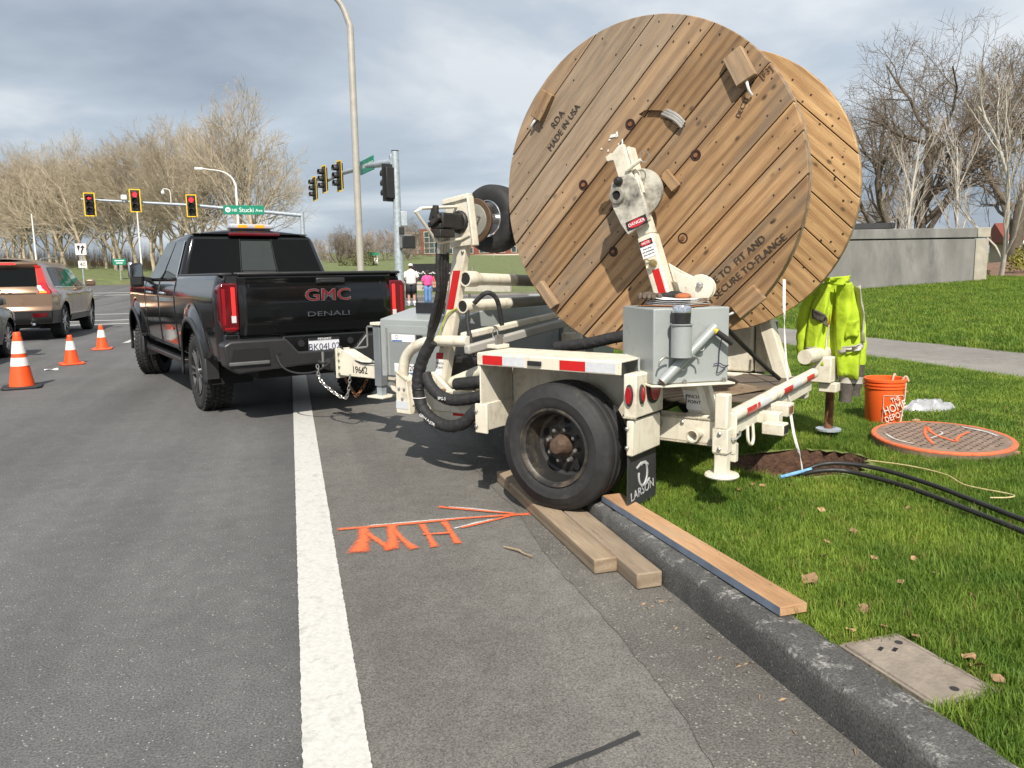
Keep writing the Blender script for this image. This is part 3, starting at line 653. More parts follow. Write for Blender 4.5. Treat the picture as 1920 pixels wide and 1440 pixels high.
# control box on its tray, turned to the corner
bx = bpy.data.objects.new('control_box', None); COL.objects.link(bx); bx.parent = tr; bx.empty_display_size = .1
bx.location = (-.545, .875, .812); bx.rotation_euler = (0, 0, R(-40))
sz = .42
mk('box_body', B().box(-sz / 2, sz / 2, -sz / 2, sz / 2, .012, .398), grey_paint, bx, bevel=.008, seg=3)
mk('tray', B().prism([(-.25, -.23), (.26, -.24), (.27, .20), (.20, .225), (-.22, .225), (-.25, .15)], (0, 0, 0), (1, 0, 0), (0, 1, 0), (0, 0, .010)), W_, bx, bevel=.003)
for a in ((.10, -.17), (-.12, -.205)): mk('tray_bolt', B().lathe([(.010, .01), (.010, .03), (.006, .034), (0, .034)], (-.222, a[0] - .06, 0), (0, 0, 1), 6), steel, bx)
ch = mk('cup_holder', B().lathe([(.0, .155), (.052, .155), (.052, .315), (.060, .318), (.060, .323), (.049, .323), (.049, .16), (0, .16)], (-.268, .085, 0), (0, 0, 1), 28), grey_paint, bx, smooth=True)
mk('holder_hook', B().tube(catmull([(-.25, .145, .15), (-.26, .17, .155), (-.262, .195, .14), (-.262, .205, .11)], 4), .005, 6), steel, ch, smooth=True)
mk('holder_hook', B().tube(catmull([(-.25, .03, .15), (-.26, .01, .155), (-.262, -.01, .14), (-.262, -.015, .115)], 4), .005, 6), steel, ch, smooth=True)
ht = mk('handle_tube', B().tube([(-.242, .175, .03), (-.242, -.115, .30)], .024, 16), grey_paint, bx, smooth=True)
mk('tube_mouth', B().lathe([(0, .001), (.021, .001), (.021, -.01)], (-.242, .1755, .0295), Vector((0, .29, -.27)), 14), rust, ht)
mk('crank_handle', B().tube([(-.25, -.10, .285), (-.262, -.20, .215)], .016, 10), black_mt, ht, smooth=True)
mk('handle_collar', B().tube([(-.247, -.095, .29), (-.252, -.115, .275)], .019, 10), M('yellow_band', (.55, .42, .05), .5), ht, smooth=True)
for a, b_ in ((-.04, .195), (.06, .10)): mk('tube_ring', B().tube([(-.242 + .0 + .0, a + .014 * math.cos(t), b_ + .014 * math.sin(t)) for t in [R(30 * i) for i in range(12)]], .0035, 5, closed=True), steel, ht)
mk('purple_cord', B().tube(catmull([(-.252, -.145, .24), (-.222, -.15, .17), (-.221, -.148, .11), (-.222, -.14, .06), (-.225, -.165, .07), (-.222, -.19, .09)], 5), .0028, 5).tube(catmull([(-.221, -.12, .105), (-.224, -.15, .11), (-.222, -.18, .095), (-.21, -.21, .095)], 4), .0028, 5), M('purple_cord', (.05, .035, .08), .7), bx)
for a in (.10, -.10): mk('bent_rod', B().tube(catmull([(a, .215, .02), (a + .005, .232, .05), (a + .012, .236, .09), (a + .02, .232, .14)], 4), .006, 6), grey_paint, bx, smooth=True)
# lower prop with its warning plate
st = mk('pinch_strut', B().prism([(-.52, .80), (-.66, .80), (-.76, .50), (-.59, .50)], (0, .64, 0), (1, 0, 0), (0, 0, 1), (0, .05, 0)), W_, tr, bevel=.008)
pl = mk('warning_label', B().prism([(-.553, .745), (-.638, .745), (-.668, .64), (-.583, .64)], (0, .7715, 0), (1, 0, 0), (0, 0, 1), (0, .0015, 0)), print_wht, st)
text('PINCH', (-.615, .7745, .712), (-1, 0, -.02), (-.2, 0, 1), .026, print_blk, pl); text('POINT', (-.625, .7745, .682), (-1, 0, -.02), (-.2, 0, 1), .026, print_blk, pl)
mk('label_arrow', B().box(-.580, -.574, .7735, .7742, .655, .72), print_blk, pl)
# reel arms (z runs up the arm, x to the front)
def reel_arm(y, side, zoff=0):
    a = bpy.data.objects.new('reel_arm', None); COL.objects.link(a); a.parent = tr; a.location = (-.66, y, .55 + zoff); a.rotation_euler = (0, R(18.6), 0); a.empty_display_size = .1
    mk('lower_sleeve', B().box(-.047, .047, -.05, .05, -.02, 1.10), W_, a, bevel=.01)
    mk('inner_post', B().box(-.042, .042, -.04, .04, 1.102, 1.33), W_, a, bevel=.006)
    s = side
    mk('red_stripe', B().box(-.030, .012, .0505 * s - .001, .0505 * s + .001, .66, .90), red_tape, a)
    oily = M('oily_cream_paint', (.55, .52, .44), .4, var=.12, scale=8, dirt=(.035, .03, .028), damt=.62, dscale=6)
    pp = mk('hub_plate', B().prism([(-.075, 1.16), (.075, 1.13), (.10, 1.20), (.118, 1.30), (.112, 1.39), (.085, 1.44), (.03, 1.455), (-.03, 1.445), (-.075, 1.40)], (0, .062 * s, 0), (1, 0, 0), (0, 0, 1), (0, .022 * s, 0)), oily, a, bevel=.005)
    mk('hub_disc', B().lathe([(.0, -.035), (.125, -.035), (.13, -.025), (.13, .0), (0, .005)], (-.03, .0, 1.345), (0, 1, 0), 32), oily, a, smooth=True)
    mk('shaft_end', B().lathe([(.048, 0), (.048, .010), (.043, .018), (.027, .019), (.025, .008), (0, .006)], (.068, .084 * s, 1.36), (0, s, 0), 22), M('greasy_steel', (.30, .28, .24), .4, .4, var=.6, scale=30), a, smooth=True)
    mk('shaft_bore', B().lathe([(0, .0085), (.025, .0085)], (.068, .084 * s, 1.36), (0, s, 0), 16), M('hole_black', (.006, .006, .006), .9), a)
    mk('axle_stub', B().tube([(.04, -.05 * s, 1.39), (.04, -.17 * s, 1.39)], .04, 14), black_mt, a, smooth=True)
    mk('clamp_knob', B().lathe([(.025, 0), (.025, .02), (.012, .035), (0, .035)], (.035, .084 * s, 1.43), (0, s, 0), 12), black_mt, a, smooth=True)
    hd = mk('head_post', B().prism([(-.04, 1.33), (.045, 1.33), (.045, 1.56), (.085, 1.57), (.088, 1.60), (.05, 1.605), (.04, 1.60), (-.01, 1.625), (-.04, 1.62)], (0, .03 * s, 0), (1, 0, 0), (0, 0, 1), (0, .03 * s, 0)), W_, a, bevel=.004)
    mk('head_post_flange', B().box(-.06, -.042, -.04, .04, 1.33, 1.60), W_, a, bevel=.004)
    mk('pull_pin', B().tube([(-.02, .07 * s, 1.47), (-.12, .07 * s, 1.49)], .011, 8), W_, a, smooth=True)
    mk('pin_ring', B().tube([(-.145 + .026 * math.cos(t), .07 * s, 1.495 + .030 * math.sin(t)) for t in [R(24 * i) for i in range(15)]], .0028, 5, closed=True), steel, a)
    if side > 0:
        d = mk('warning_label', B().box(-.062, .068, .085, .0865, 1.15, 1.20), print_blk, a)
        mk('label_oval', B().prism([(.003 - .056 * math.cos(t), 1.175 + .021 * math.sin(t)) for t in [R(20 * i) for i in range(18)]], (0, .0866, 0), (1, 0, 0), (0, 0, 1), (0, .0006, 0)), print_red, d)
        text('DANGER', (.003, .0882, 1.175), (-1, 0, 0), (0, 0, 1), .026, print_wht, d)
        d = mk('warning_label', B().box(-.042, .042, .0512, .0522, .975, 1.075), print_wht, a)
        mk('label_band', B().box(-.041, .041, .0523, .0528, 1.04, 1.074), print_blk, d)
        mk('label_oval', B().prism([(-.036 * math.cos(t), 1.057 + .014 * math.sin(t)) for t in [R(20 * i) for i in range(18)]], (0, .0529, 0), (1, 0, 0), (0, 0, 1), (0, .0006, 0)), print_red, d)
        text('NOTE', (0, .0542, 1.057), (-1, 0, 0), (0, 0, 1), .019, print_wht, d)
        for k, w in enumerate(('Ensure Brake', 'Pads and Bushings', 'Before Each Use')): text(w, (0, .0532, 1.026 - .017 * k), (-1, 0, 0), (0, 0, 1), .010, print_blk, d)
        mk('padlock', B().lathe([(.0, .0), (.02, .0), (.022, .01), (.02, .03), (0, .034)], (-.012, .052, .935), (0, 1, 0), 12).tube(catmull([(.005, .06, .955), (.022, .075, .97), (.028, .07, .93), (.01, .07, .905)], 4), .004, 5), M('brass', (.38, .30, .13), .35, .8), a, smooth=True)
    lug = mk('pivot_lug', B().prism([(-.10, .60), (-.10, .86)] + [(-.215 + .075 * math.cos(t), .72 + .075 * math.sin(t)) for t in [R(70 + 22 * i) for i in range(10)]], (0, .01 * s, 0), (1, 0, 0), (0, 0, 1), (0, .022 * s, 0)), W_, a, bevel=.004)
    mk('pivot_lug_plate', B().prism([(-.055, .62), (-.055, .92), (-.12, .85)] + [(-.215 + .065 * math.cos(t), .72 + .065 * math.sin(t)) for t in [R(70 + 22 * i) for i in range(10)]], (0, -.045 * s, 0), (1, 0, 0), (0, 0, 1), (0, .014 * s, 0)), W_, a, bevel=.004)
    mk('pivot_bolt', B().lathe([(.018, 0), (.018, .018), (.010, .022), (0, .022)], (-.225, .032 * s, .735), (0, s, 0), 6), steel, a)
    return a
reel_arm(.72, 1); reel_arm(-.70, -1, .06)
mk('arm_base', B().prism([(-.80, .50), (-.55, .50), (-.58, .62), (-.76, .62)], (0, .775, 0), (1, 0, 0), (0, 0, 1), (0, .02, 0)), W_, tr, bevel=.005)
# drive arm at the front
da = bpy.data.objects.new('drive_arm', None); COL.objects.link(da); da.parent = tr; da.empty_display_size = .1
mk('arm_post', B().prism([(1.335, .60), (1.235, .60), (1.005, 1.58), (.985, 1.80), (1.10, 1.80), (1.11, 1.58)], (0, .675, 0), (1, 0, 0), (0, 0, 1), (0, .065, 0)), W_, da, bevel=.01)
mk('red_stripe', B().prism([(1.185, 1.16), (1.125, 1.16), (1.055, 1.42), (1.118, 1.42)], (0, .7405, 0), (1, 0, 0), (0, 0, 1), (0, .0015, 0)), red_tape, da)
wl = mk('warning_label', B().prism([(1.315, .70), (1.25, .70), (1.225, .86), (1.29, .86)], (0, .7405, 0), (1, 0, 0), (0, 0, 1), (0, .0015, 0)), print_wht, da)
mk('label_band', B().prism([(1.297, .815), (1.233, .815), (1.225, .86), (1.29, .86)], (0, .7422, 0), (1, 0, 0), (0, 0, 1), (0, .0006, 0)), print_red, wl)
text('PINCH', (1.262, .7426, .785), (-1, 0, 0), (.2, 0, 1), .022, print_blk, wl); text('POINT', (1.268, .7426, .755), (-1, 0, 0), (.2, 0, 1), .022, print_blk, wl)
mk('motor_plate', B().prism([(1.17, 1.865), (.965, 1.895), (.925, 1.585), (1.12, 1.57)], (0, .745, 0), (1, 0, 0), (0, 0, 1), (0, .014, 0)), W_, da, bevel=.004)
mk('plate_lip', B().prism([(1.175, 1.85), (1.175, 1.885), (.95, 1.915), (.95, 1.88)], (0, .72, 0), (1, 0, 0), (0, 0, 1), (0, .055, 0)), W_, da, bevel=.006)
mk('plate_edge', B().prism([(.965, 1.90), (.948, 1.90), (.908, 1.58), (.925, 1.575)], (0, .715, 0), (1, 0, 0), (0, 0, 1), (0, .06, 0)), W_, da, bevel=.006)
mo = mk('drive_motor', B().box(.985, 1.085, .76, .98, 1.685, 1.785).lathe([(.075, .0), (.075, .02), (.06, .025)], (1.035, .76, 1.735), (0, 1, 0), 16), black_mt, da, bevel=.012)
for k in range(6): mk('valve_block', B().cbox((1.035 + .02 * math.sin(k * 2.1), .985 + .013 * (k % 3), 1.70 + .018 * k), (.085 - .01 * (k % 2), .028, .035), Matrix.Rotation(.3 * k, 3, 'Y')), black_mt, mo, bevel=.006)
mk('valve_base', B().box(.99, 1.09, .86, 1.0, 1.63, 1.68), black_mt, mo, bevel=.006)
mk('guard_rod', B().tube([(1.06, .76, 1.835), (1.06, 1.10, 1.805), (1.06, 1.15, 1.785), (1.06, .98, 1.62), (1.06, .94, 1.595), (1.02, .77, 1.625), (.95, .765, 1.65)], .0105, 8), W_, da, smooth=True)
dt = bpy.data.objects.new('drive_tyre', None); COL.objects.link(dt); dt.parent = tr; dt.location = (1.03, .40, 1.77); dt.empty_display_size = .1
mk('tyre', B().lathe([(.125, .085), (.14, .09), (.18, .092), (.205, .085), (.222, .07), (.23, .05), (.231, .03), (.225, .026), (.225, .016), (.232, .012), (.232, -.012), (.225, -.016), (.225, -.026), (.231, -.03), (.228, -.06), (.205, -.085), (.125, -.085)], (0, 0, 0), (0, 1, 0), 56), black_rub, dt, smooth=True, angle=60)
mk('rim', B().lathe([(.127, .083), (.12, .088), (.112, .075), (.105, .03), (.05, .02), (0, .02)], (0, 0, 0), (0, 1, 0), 36), chrome, dt, smooth=True)
mk('brake_disc', B().lathe([(.0, .19), (.145, .19), (.148, .196), (.148, .212), (.145, .215), (.112, .216)], (.005, 0, -.02), (0, 1, 0), 44), M('brown_disc', (.11, .07, .045), .6, .3, var=.2, scale=20), dt, smooth=True)
mk('disc_face', B().lathe([(.112, .213), (.109, .222), (0, .223)], (.005, 0, -.02), (0, 1, 0), 36), M('dull_aluminium', (.36, .36, .32), .5, .4, var=.12), dt, smooth=True)
for k in range(3):
    a = R(40 + 120 * k); mk('stud', B().tube([(.06 * math.cos(a), .22, .06 * math.sin(a) - .02), (.065 * math.cos(a), .26, .065 * math.sin(a) - .02)], .008, 6), steel, dt)
mk('hub_block', B().box(-.03, .03, .225, .34, -.05, .01), W_, dt, bevel=.008)
mk('shaft', B().tube([(0, -.05, 0), (0, .17, 0)], .03, 10), steel, dt, smooth=True)
# long tubes lying across
def roll(p0, p1, r, col, c2, f=.33):
    p0, p1 = Vector(p0), Vector(p1)
    t_ = mk('cross_tube', B().tube([p0.lerp(p1, f + .002), p1], r, 18), c2, tr, smooth=True)
    mk('tube_sleeve', B().tube([p0.lerp(p1, .02), p0.lerp(p1, f)], r * 1.02, 18), col, t_, smooth=True)
    mk('tube_collar', B().lathe([(r * 1.02, 0), (r * 1.25, .0), (r * 1.3, .01), (r * 1.3, .10), (r * 1.2, .115), (r * 1.02, .115)], p0, p1 - p0, 20, closed=True), col, t_, smooth=True)
    mk('tube_bore', B().lathe([(0, .004), (r * 1.0, .004)], p0, p1 - p0, 16), black_mt, t_)
    mk('set_screw', B().tube([p0.lerp(p1, .05), p0.lerp(p1, .05) + Vector((.0, 0, .085))], .008, 6), steel, t_)
mattg = M('grey_tube', (.20, .19, .165), .6, var=.1)
roll((1.02, .735, 1.365), (.985, -.72, 1.315), .041, W_, mattg, .36); roll((1.05, .735, 1.182), (1.03, -.75, 1.185), .038, W_, mattg, .34)
mk('cross_bar', B().beam((.92, .86, .905), (.92, -.40, 1.02), .05, .062), M('grey_bar', (.36, .35, .32), .5, var=.06), tr, bevel=.012)
mk('cross_bar', B().beam((1.02, .78, .985), (1.02, -.52, 1.075), .045, .05), W_, tr, bevel=.012)
mk('cross_bar', B().tube(catmull([(1.02, -.52, 1.072), (1.01, -.62, 1.06), (1.0, -.66, 1.0), (1.0, -.66, .62)], 6), .028, 10), W_, tr, smooth=True)
mk('side_plate', B().prism([(.95, .60), (1.25, .60), (1.18, .97), (1.02, .93)], (0, -.74, 0), (1, 0, 0), (0, 0, 1), (0, .012, 0)), W_, tr, bevel=.003)
mk('side_plate', B().prism([(.55, .62), (.95, .62), (.92, .80), (.70, .72)], (0, -.40, 0), (1, 0, 0), (0, 0, 1), (0, .012, 0)), W_, tr, bevel=.003)
mk('stay', B().box(.80, .88, -.30, -.22, .60, .94), W_, tr, bevel=.005)
mk('red_stripe', B().box(.879, .8815, -.30, -.22, .80, .92), red_tape, tr)
# hoop frame at the left front
hoop = catmull([(.95, .80, .955), (1.25, .80, .945), (1.42, .80, .905), (1.52, .80, .83), (1.56, .80, .72), (1.565, .80, .60), (1.56, .80, .44)], 6)
mk('hoop_frame', B().tube(hoop, .038, 10), W_, tr, smooth=True)
mk('hoop_plate', B().prism([(1.595, .72), (1.49, .66), (1.46, .42), (1.60, .42)], (0, .74, 0), (1, 0, 0), (0, 0, 1), (0, .105, 0)), W_, tr, bevel=.006)
mk('reflective_tape', B().box(1.48, 1.597, .8455, .8475, .455, .51), silver_tape, tr)
sb = mk('side_beam', B().prism([(1.45, .52), (1.35, .385), (.90, .405), (.62, .52), (.62, .56), (1.2, .56)], (0, .72, 0), (1, 0, 0), (0, 0, 1), (0, .06, 0)), W_, tr, bevel=.01)
tape((1.12, .7805, .465), (.88, .7805, .475), .055, (0, 1, 0), [(red_tape, 1)], sb)
mk('lower_brace', B().prism([(2.0, .50), (1.62, .36), (1.55, .40), (1.58, .56), (2.05, .57)], (0, .45, 0), (1, 0, 0), (0, 0, 1), (0, .04, 0)), W_, tr, bevel=.01)
mk('amber_marker', B().box(1.90, 1.95, .491, .505, .545, .585), M('amber_lens', (.30, .10, .02), .3), tr, bevel=.004)
ab_ = mk('arm_bracket', B().prism([(1.36, .64), (1.36, .70), (1.30, .73), (1.12, .60), (1.12, .565), (1.20, .56)], (0, .755, 0), (1, 0, 0), (0, 0, 1), (0, .035, 0)), W_, tr, bevel=.006)
mk('pivot_bolt', B().lathe([(.022, 0), (.022, .018), (.012, .024), (0, .024)], (1.185, .79, .60), (0, 1, 0), 10), rust, ab_)
mk('pivot_tube', B().lathe([(.03, 0), (.042, 0), (.042, .06), (.03, .06), (.028, .02), (0, .018)], (1.315, .77, .665), (0, 1, 0), 18), W_, ab_, smooth=True)
mk('low_tube', B().tube([(1.22, .66, .64), (.95, .66, .745), (.6, .66, .80)], .045, 14), W_, tr, smooth=True)
ltc = mk('lid_catch', B().box(.50, .59, .95, 1.06, .948, .972), W_, tr, bevel=.004)
mk('catch_tab', B().box(.52, .534, .99, 1.05, .972, 1.03).tube([(.555 + .02 * math.cos(t), 1.02, 1.035 + .028 * math.sin(t)) for t in [R(30 * i) for i in range(12)]], .004, 5, closed=True), steel, ltc)
# hoses
hose_m = M('hose_sleeve', (.017, .017, .018), .7, var=.3, scale=40, bump=.6, bscale=25, bdist=.02)
def hose(pts, r, name='hose', k=8, m=None, par=None): return mk(name, B().tube(catmull(pts, k), r, 12), m or hose_m, par or tr, smooth=True)
big = catmull([(1.215, .87, .95), (1.285, .88, .84), (1.335, .88, .72), (1.345, .88, .60), (1.31, .88, .49), (1.215, .88, .415), (1.08, .88, .385), (.94, .88, .42), (.82, .86, .52), (.6, .8, .56)], 10)
rr = random.Random(4)
mk('hose_sleeve', B().tube(big, [.042 + .0014 * math.sin(i * 1.7) + rr.uniform(-.0012, .0012) for i in range(len(big))], 14), hose_m, tr, smooth=True)
bg2 = catmull([(1.30, .85, .72), (1.26, .86, .66), (1.18, .87, .60), (1.06, .87, .565), (.92, .86, .58), (.75, .84, .62), (.55, .8, .63)], 10)
mk('hose_sleeve', B().tube(bg2, [.040 + .0012 * math.sin(i * 1.9) for i in range(len(bg2))], 14), hose_m, tr, smooth=True)
hose([(1.05, .82, .665), (.88, .82, .69), (.7, .8, .70), (.5, .75, .68)], .042, 'hose_sleeve')
text('GRV4 A-JOR', (1.23, .9245, .42), (-1, 0, -.45), (-.35, 0, 1), .028, print_wht, tr); text('SPG-3', (1.10, .9145, .575), (-1, 0, 0), (0, 0, 1), .028, print_wht, tr)
for k in range(4):
    y = .93 - .035 * k; hose([(1.075 + .008 * k, y, 1.60), (1.085 + .005 * k, y, 1.45), (1.10 + .012 * k, y - .01, 1.28), (1.17 + .012 * k, y - .02, 1.10), (1.225 + .008 * k, .90 - .012 * k, .93)], .016)
    mk('hose_fitting', B().tube([(1.06 + .006 * k, y, 1.66), (1.075 + .008 * k, y, 1.53)], .0165, 10), steel, tr, smooth=True)
hose([(.98, .70, 1.20), (.90, .66, 1.27), (.86, .60, 1.22), (.86, .55, 1.05)], .016); hose([(1.02, .72, 1.15), (.985, .76, 1.05), (.93, .78, .92), (.91, .78, .86)], .014)
hose([(1.09, .745, 1.17), (1.17, .76, 1.12), (1.24, .775, .98), (1.29, .80, .86), (1.33, .83, .77)], .006, 'yellow_cord', m=M('yellow_green_cord', (.42, .45, .08), .6))
hose([(.35, .66, .93), (.12, .66, .965), (-.1, .65, 1.015), (-.3, .62, 1.04)], .036, 'hose_sleeve')
for k in range(5): hose([(1.25, .6 - .12 * k, .80), (.95, .55 - .13 * k, .72 + .05 * (k % 2)), (.6, .5 - .1 * k, .76), (.3, .4, .70)], .022, 'hydraulic_hose')
mk('valve_bank', B().box(.95, 1.30, .25, .62, .63, .82).box(1.0, 1.1, .3, .5, .82, .87), black_mt, tr, bevel=.01)
# engine enclosure
eb = bpy.data.objects.new('engine_box', None); COL.objects.link(eb); eb.parent = tr; eb.empty_display_size = .1
mk('box_body', B().prism([(.55, .62), (.55, 1.065), (.20, 1.135), (-.80, 1.13), (-.80, .62)], (1.28, 0, 0), (0, 1, 0), (0, 0, 1), (.76, 0, 0)), grey_paint, eb, bevel=.008)
mk('door', B().box(1.36, 1.98, .553, .562, .635, 1.02), grey_paint, eb, bevel=.003)
mk('door_shade', B().box(1.365, 1.93, .563, .567, .64, .965), M('shaded_grey', (.235, .25, .25), .45, var=.05), eb)  # shade across the lower door, put into a darker grey sheet
mk('door_hinge', B().tube([(1.955, .568, .64), (1.955, .568, 1.0)], .006, 6), steel, eb)
lab = mk('maker_label', B().box(1.66, 1.90, .568, .5695, .90, .955), print_wht, eb); mk('label_blue', B().box(1.79, 1.895, .5697, .5705, .902, .912), M('blue_print', (.06, .16, .40), .5), lab)
mk('label_ring', B().tube([(1.845 + .014 * math.cos(t), .571, .935 + .014 * math.sin(t)) for t in [R(30 * i) for i in range(12)]], .002, 4, closed=True), M('grey_print', (.3, .3, .33), .5), lab)
mk('maker_label', B().box(1.58, 1.645, .568, .5695, .902, .955), print_blk, eb); 
pl_ = mk('number_label', B().box(1.60, 1.88, .568, .5695, .655, .735), print_wht, eb); text('5620', (1.725, .5708, .702), (-1, 0, 0), (0, 0, 1), .06, print_blk, pl_); mk('label_blue', B().box(1.605, 1.875, .5697, .5705, .657, .672), MATS['blue_print'], pl_)
mk('rubber_flap', B().prism([(1.28, 1.105), (1.80, 1.105), (1.80, 1.185), (1.28, 1.185)], (0, .40, 0), (1, 0, 0), (0, 0, 1), (0, -.012, 0)), black_pl, eb)
rb = bpy.data.objects.new('tool_box', None); COL.objects.link(rb); rb.parent = tr; rb.empty_display_size = .1
mk('box_body', B().box(.98, 1.62, -1.22, -.86, .62, 1.185), grey_paint, rb, bevel=.008)
mk('lid', B().box(.97, 1.63, -1.235, -.85, 1.19, 1.21), grey_paint, rb, bevel=.005)
mk('lid_camera', B().box(1.30, 1.38, -.98, -.90, 1.212, 1.275), black_pl, rb, bevel=.01)
# tongue, coupler, jack, chains
tg = mk('tongue', B().prism([(3.10, .50), (3.10, .735), (3.02, .735), (2.72, .62), (1.9, .62), (1.9, .50)], (0, -.06, 0), (1, 0, 0), (0, 0, 1), (0, .13, 0)), W_, tr, bevel=.008)
text('19662', (2.82, .0725, .565), (-1, 0, 0), (0, 0, 1), .085, print_blk, tg, sx=.95)
mk('tongue_plate', B().box(3.10, 3.125, -.075, .085, .475, .745), W_, tg, bevel=.004)
for z in (.52, .58, .64, .70): mk('plate_bolt', B().lathe([(.011, 0), (.011, .012), (0, .014)], (3.085, .07, z), (0, 1, 0), 6), steel, tg)
mk('coupler', B().box(3.125, 3.24, -.05, .05, .55, .65).tube([(3.24, 0, .60), (3.34, 0, .60)], .035, 12).tube([(3.39 + .045 * math.cos(t), 0.045 * math.sin(t), .60) for t in [R(30 * i) for i in range(12)]], .017, 8, closed=True), black_mt, tg, bevel=.005)
mk('lock_pin', B().tube([(3.36, .03, .56), (3.36, .03, .70)], .012, 8), steel, tg)
tj = mk('tongue_jack', B().box(2.44, 2.52, .10, .18, .46, .98), M('jack_grey', (.16, .175, .185), .45, var=.1), tr, bevel=.006)
mk('jack_cap', B().box(2.425, 2.535, .085, .195, .98, 1.005), W_, tj, bevel=.004)
mk('jack_leg', B().box(2.452, 2.508, .112, .168, .38, .46), galv, tj); mk('jack_foot', B().box(2.38, 2.57, .05, .23, .362, .38), W_, tj, bevel=.006)
mk('jack_crank', B().tube([(2.53, .14, .965), (2.60, .16, .965), (2.61, .16, .955), (2.61, .16, .80), (2.615, .17, .79), (2.66, .26, .785)], .008, 6), steel, tj, smooth=True)
def chain(pts, name, m):
    P = catmull(pts, 12); L_ = [0]
    for a, b in zip(P, P[1:]): L_.append(L_[-1] + (b - a).length)
    pitch = .036; n_ = int(L_[-1] / pitch); bb = B(); i = 0
    for k in range(n_):
        d = (k + .5) * pitch
        while L_[i + 1] < d: i += 1
        t = (d - L_[i]) / (L_[i + 1] - L_[i]); p = P[i].lerp(P[i + 1], t); dv = (P[i + 1] - P[i]).normalized()
        s1 = dv.cross(Vector((.3, .8, .1))).normalized(); s2 = dv.cross(s1); sd = s1 if k % 2 else s2
        bb.tube([p + dv * .023 * math.cos(R(a)) * (1.0) + sd * .013 * math.sin(R(a)) for a in range(0, 360, 36)], .0048, 5, closed=True)
    return mk(name, bb, m, tr, smooth=True)
chain([(3.36, .10, .585), (3.30, .12, .45), (3.16, .10, .35), (3.03, .08, .30), (2.97, .085, .36), (2.93, .08, .55)], 'safety_chain', M('zinc_chain', (.42, .41, .39), .35, .8, var=.3, dirt=(.25, .11, .04), damt=.3, dscale=7))
chain([(3.36, -.12, .58), (3.22, -.12, .42), (3.08, -.08, .32), (2.99, -.03, .31), (2.92, -.06, .40), (2.85, -.08, .53)], 'safety_chain', rust)
hose([(3.12, .02, .76), (2.95, .05, .67), (2.8, .075, .635), (2.62, .08, .64), (2.5, .09, .66)], .008, 'wiring')
hose([(3.85, .19, .68), (3.72, .22, .56), (3.55, .20, .51), (3.38, .12, .52), (3.25, .05, .60), (3.13, .0, .70)], .0085, 'wiring')
# right-hand side of the frame
mk('side_post', B().box(-.86, -.80, -1.03, -.97, .60, 1.24), W_, tr, bevel=.006); mk('red_stripe', B().box(-.8615, -.8605, -1.02, -.98, 1.0, 1.2), red_tape, tr)
mk('outrigger_tube', B().tube([(-.80, -.66, .80), (-.86, -1.30, .80)], .05, 14), W_, tr, smooth=True)
mk('outrigger_box', B().box(-.92, -.78, -1.10, -.88, .60, .78), W_, tr, bevel=.008); mk('outrigger_foot', B().box(-.95, -.83, -1.08, -.92, .53, .595), W_, tr, bevel=.006)
mk('rear_leg', B().tube([(-.84, -1.2, .22), (-.84, -1.2, .62)], .03, 10), rust, tr); mk('leg_pad', B().lathe([(0, .205), (.09, .205), (.09, .218), (0, .222)], (-.84, -1.2, 0), (0, 0, 1), 20), galv, tr)
mk('tank', B().box(-.40, .45, -.93, -.76, .66, 1.02), W_, tr, bevel=.015)
mk('deck_upright', B().box(-.50, -.41, -.90, -.80, .66, 1.08), W_, tr, bevel=.01)
hose([(-.60, .25, 1.05), (-.62, .0, .92), (-.66, -.25, .78), (-.70, -.45, .67)], .014, 'hose', m=black_mt)

# bolts and weld beads on the frame
bolt_me = mesh('bolt_head', B().lathe([(.011, 0), (.011, .009), (.006, .012), (0, .012)], (0, 0, 0), (0, 1, 0), 6)); bolt_me.materials.append(steel)
for x, y, z in ((1.56, .846, .60), (1.51, .846, .60), (1.53, .846, .53), (-.47, 1.252, .60), (-.47, 1.252, .50), (.515, 1.263, .60), (.515, 1.263, .51), (-.60, .866, .585), (-.76, .866, .50), (-.84, .944, .56), (-.84, .944, .48), (.95, .782, .50), (1.25, .782, .50), (.70, .782, .535), (1.15, .7405, 1.54), (1.03, .7405, 1.54), (1.24, .7405, .90)):
    o = bpy.data.objects.new('bolt_head', bolt_me); COL.objects.link(o); o.parent = tr; o.location = (x, y, z)
weld_m = M('weld_steel', (.40, .36, .28), .5, .2, var=.3, scale=60)
def weld(p0, p1, r=.006):
    p0, p1 = Vector(p0), Vector(p1); n = max(6, int((p1 - p0).length / .007)); mk('weld_bead', B().tube([p0.lerp(p1, i / n) for i in range(n + 1)], [r * (1 + .28 * math.sin(i * 2.4)) for i in range(n + 1)], 6), weld_m, tr, smooth=True)
for a, b_ in (((-.82, .866, .612), (-.40, .866, .612)), ((-.82, .866, .475), (-.40, .866, .475)), ((1.49, .846, .66), (1.595, .846, .72)), ((-.875, .936, .455), (-.805, .936, .455)), ((-.875, .936, .585), (-.805, .936, .585)), ((1.335, .742, .60), (1.235, .742, .60)), ((-.515, 1.244, .655), (-.44, 1.244, .655)), ((.508, 1.244, .64), (.508, .95, .64)), ((1.45, .781, .52), (1.2, .781, .56))): weld(a, b_)
for z in (.50, .56, .62): mk('cable_tie', B().tube([(1.343 - .06 * abs(z - .6) + .047 * math.cos(t), .88 + .047 * math.sin(t), z) for t in [R(30 * i) for i in range(12)]], .003, 4, closed=True), print_wht if z == .56 else black_pl, tr)

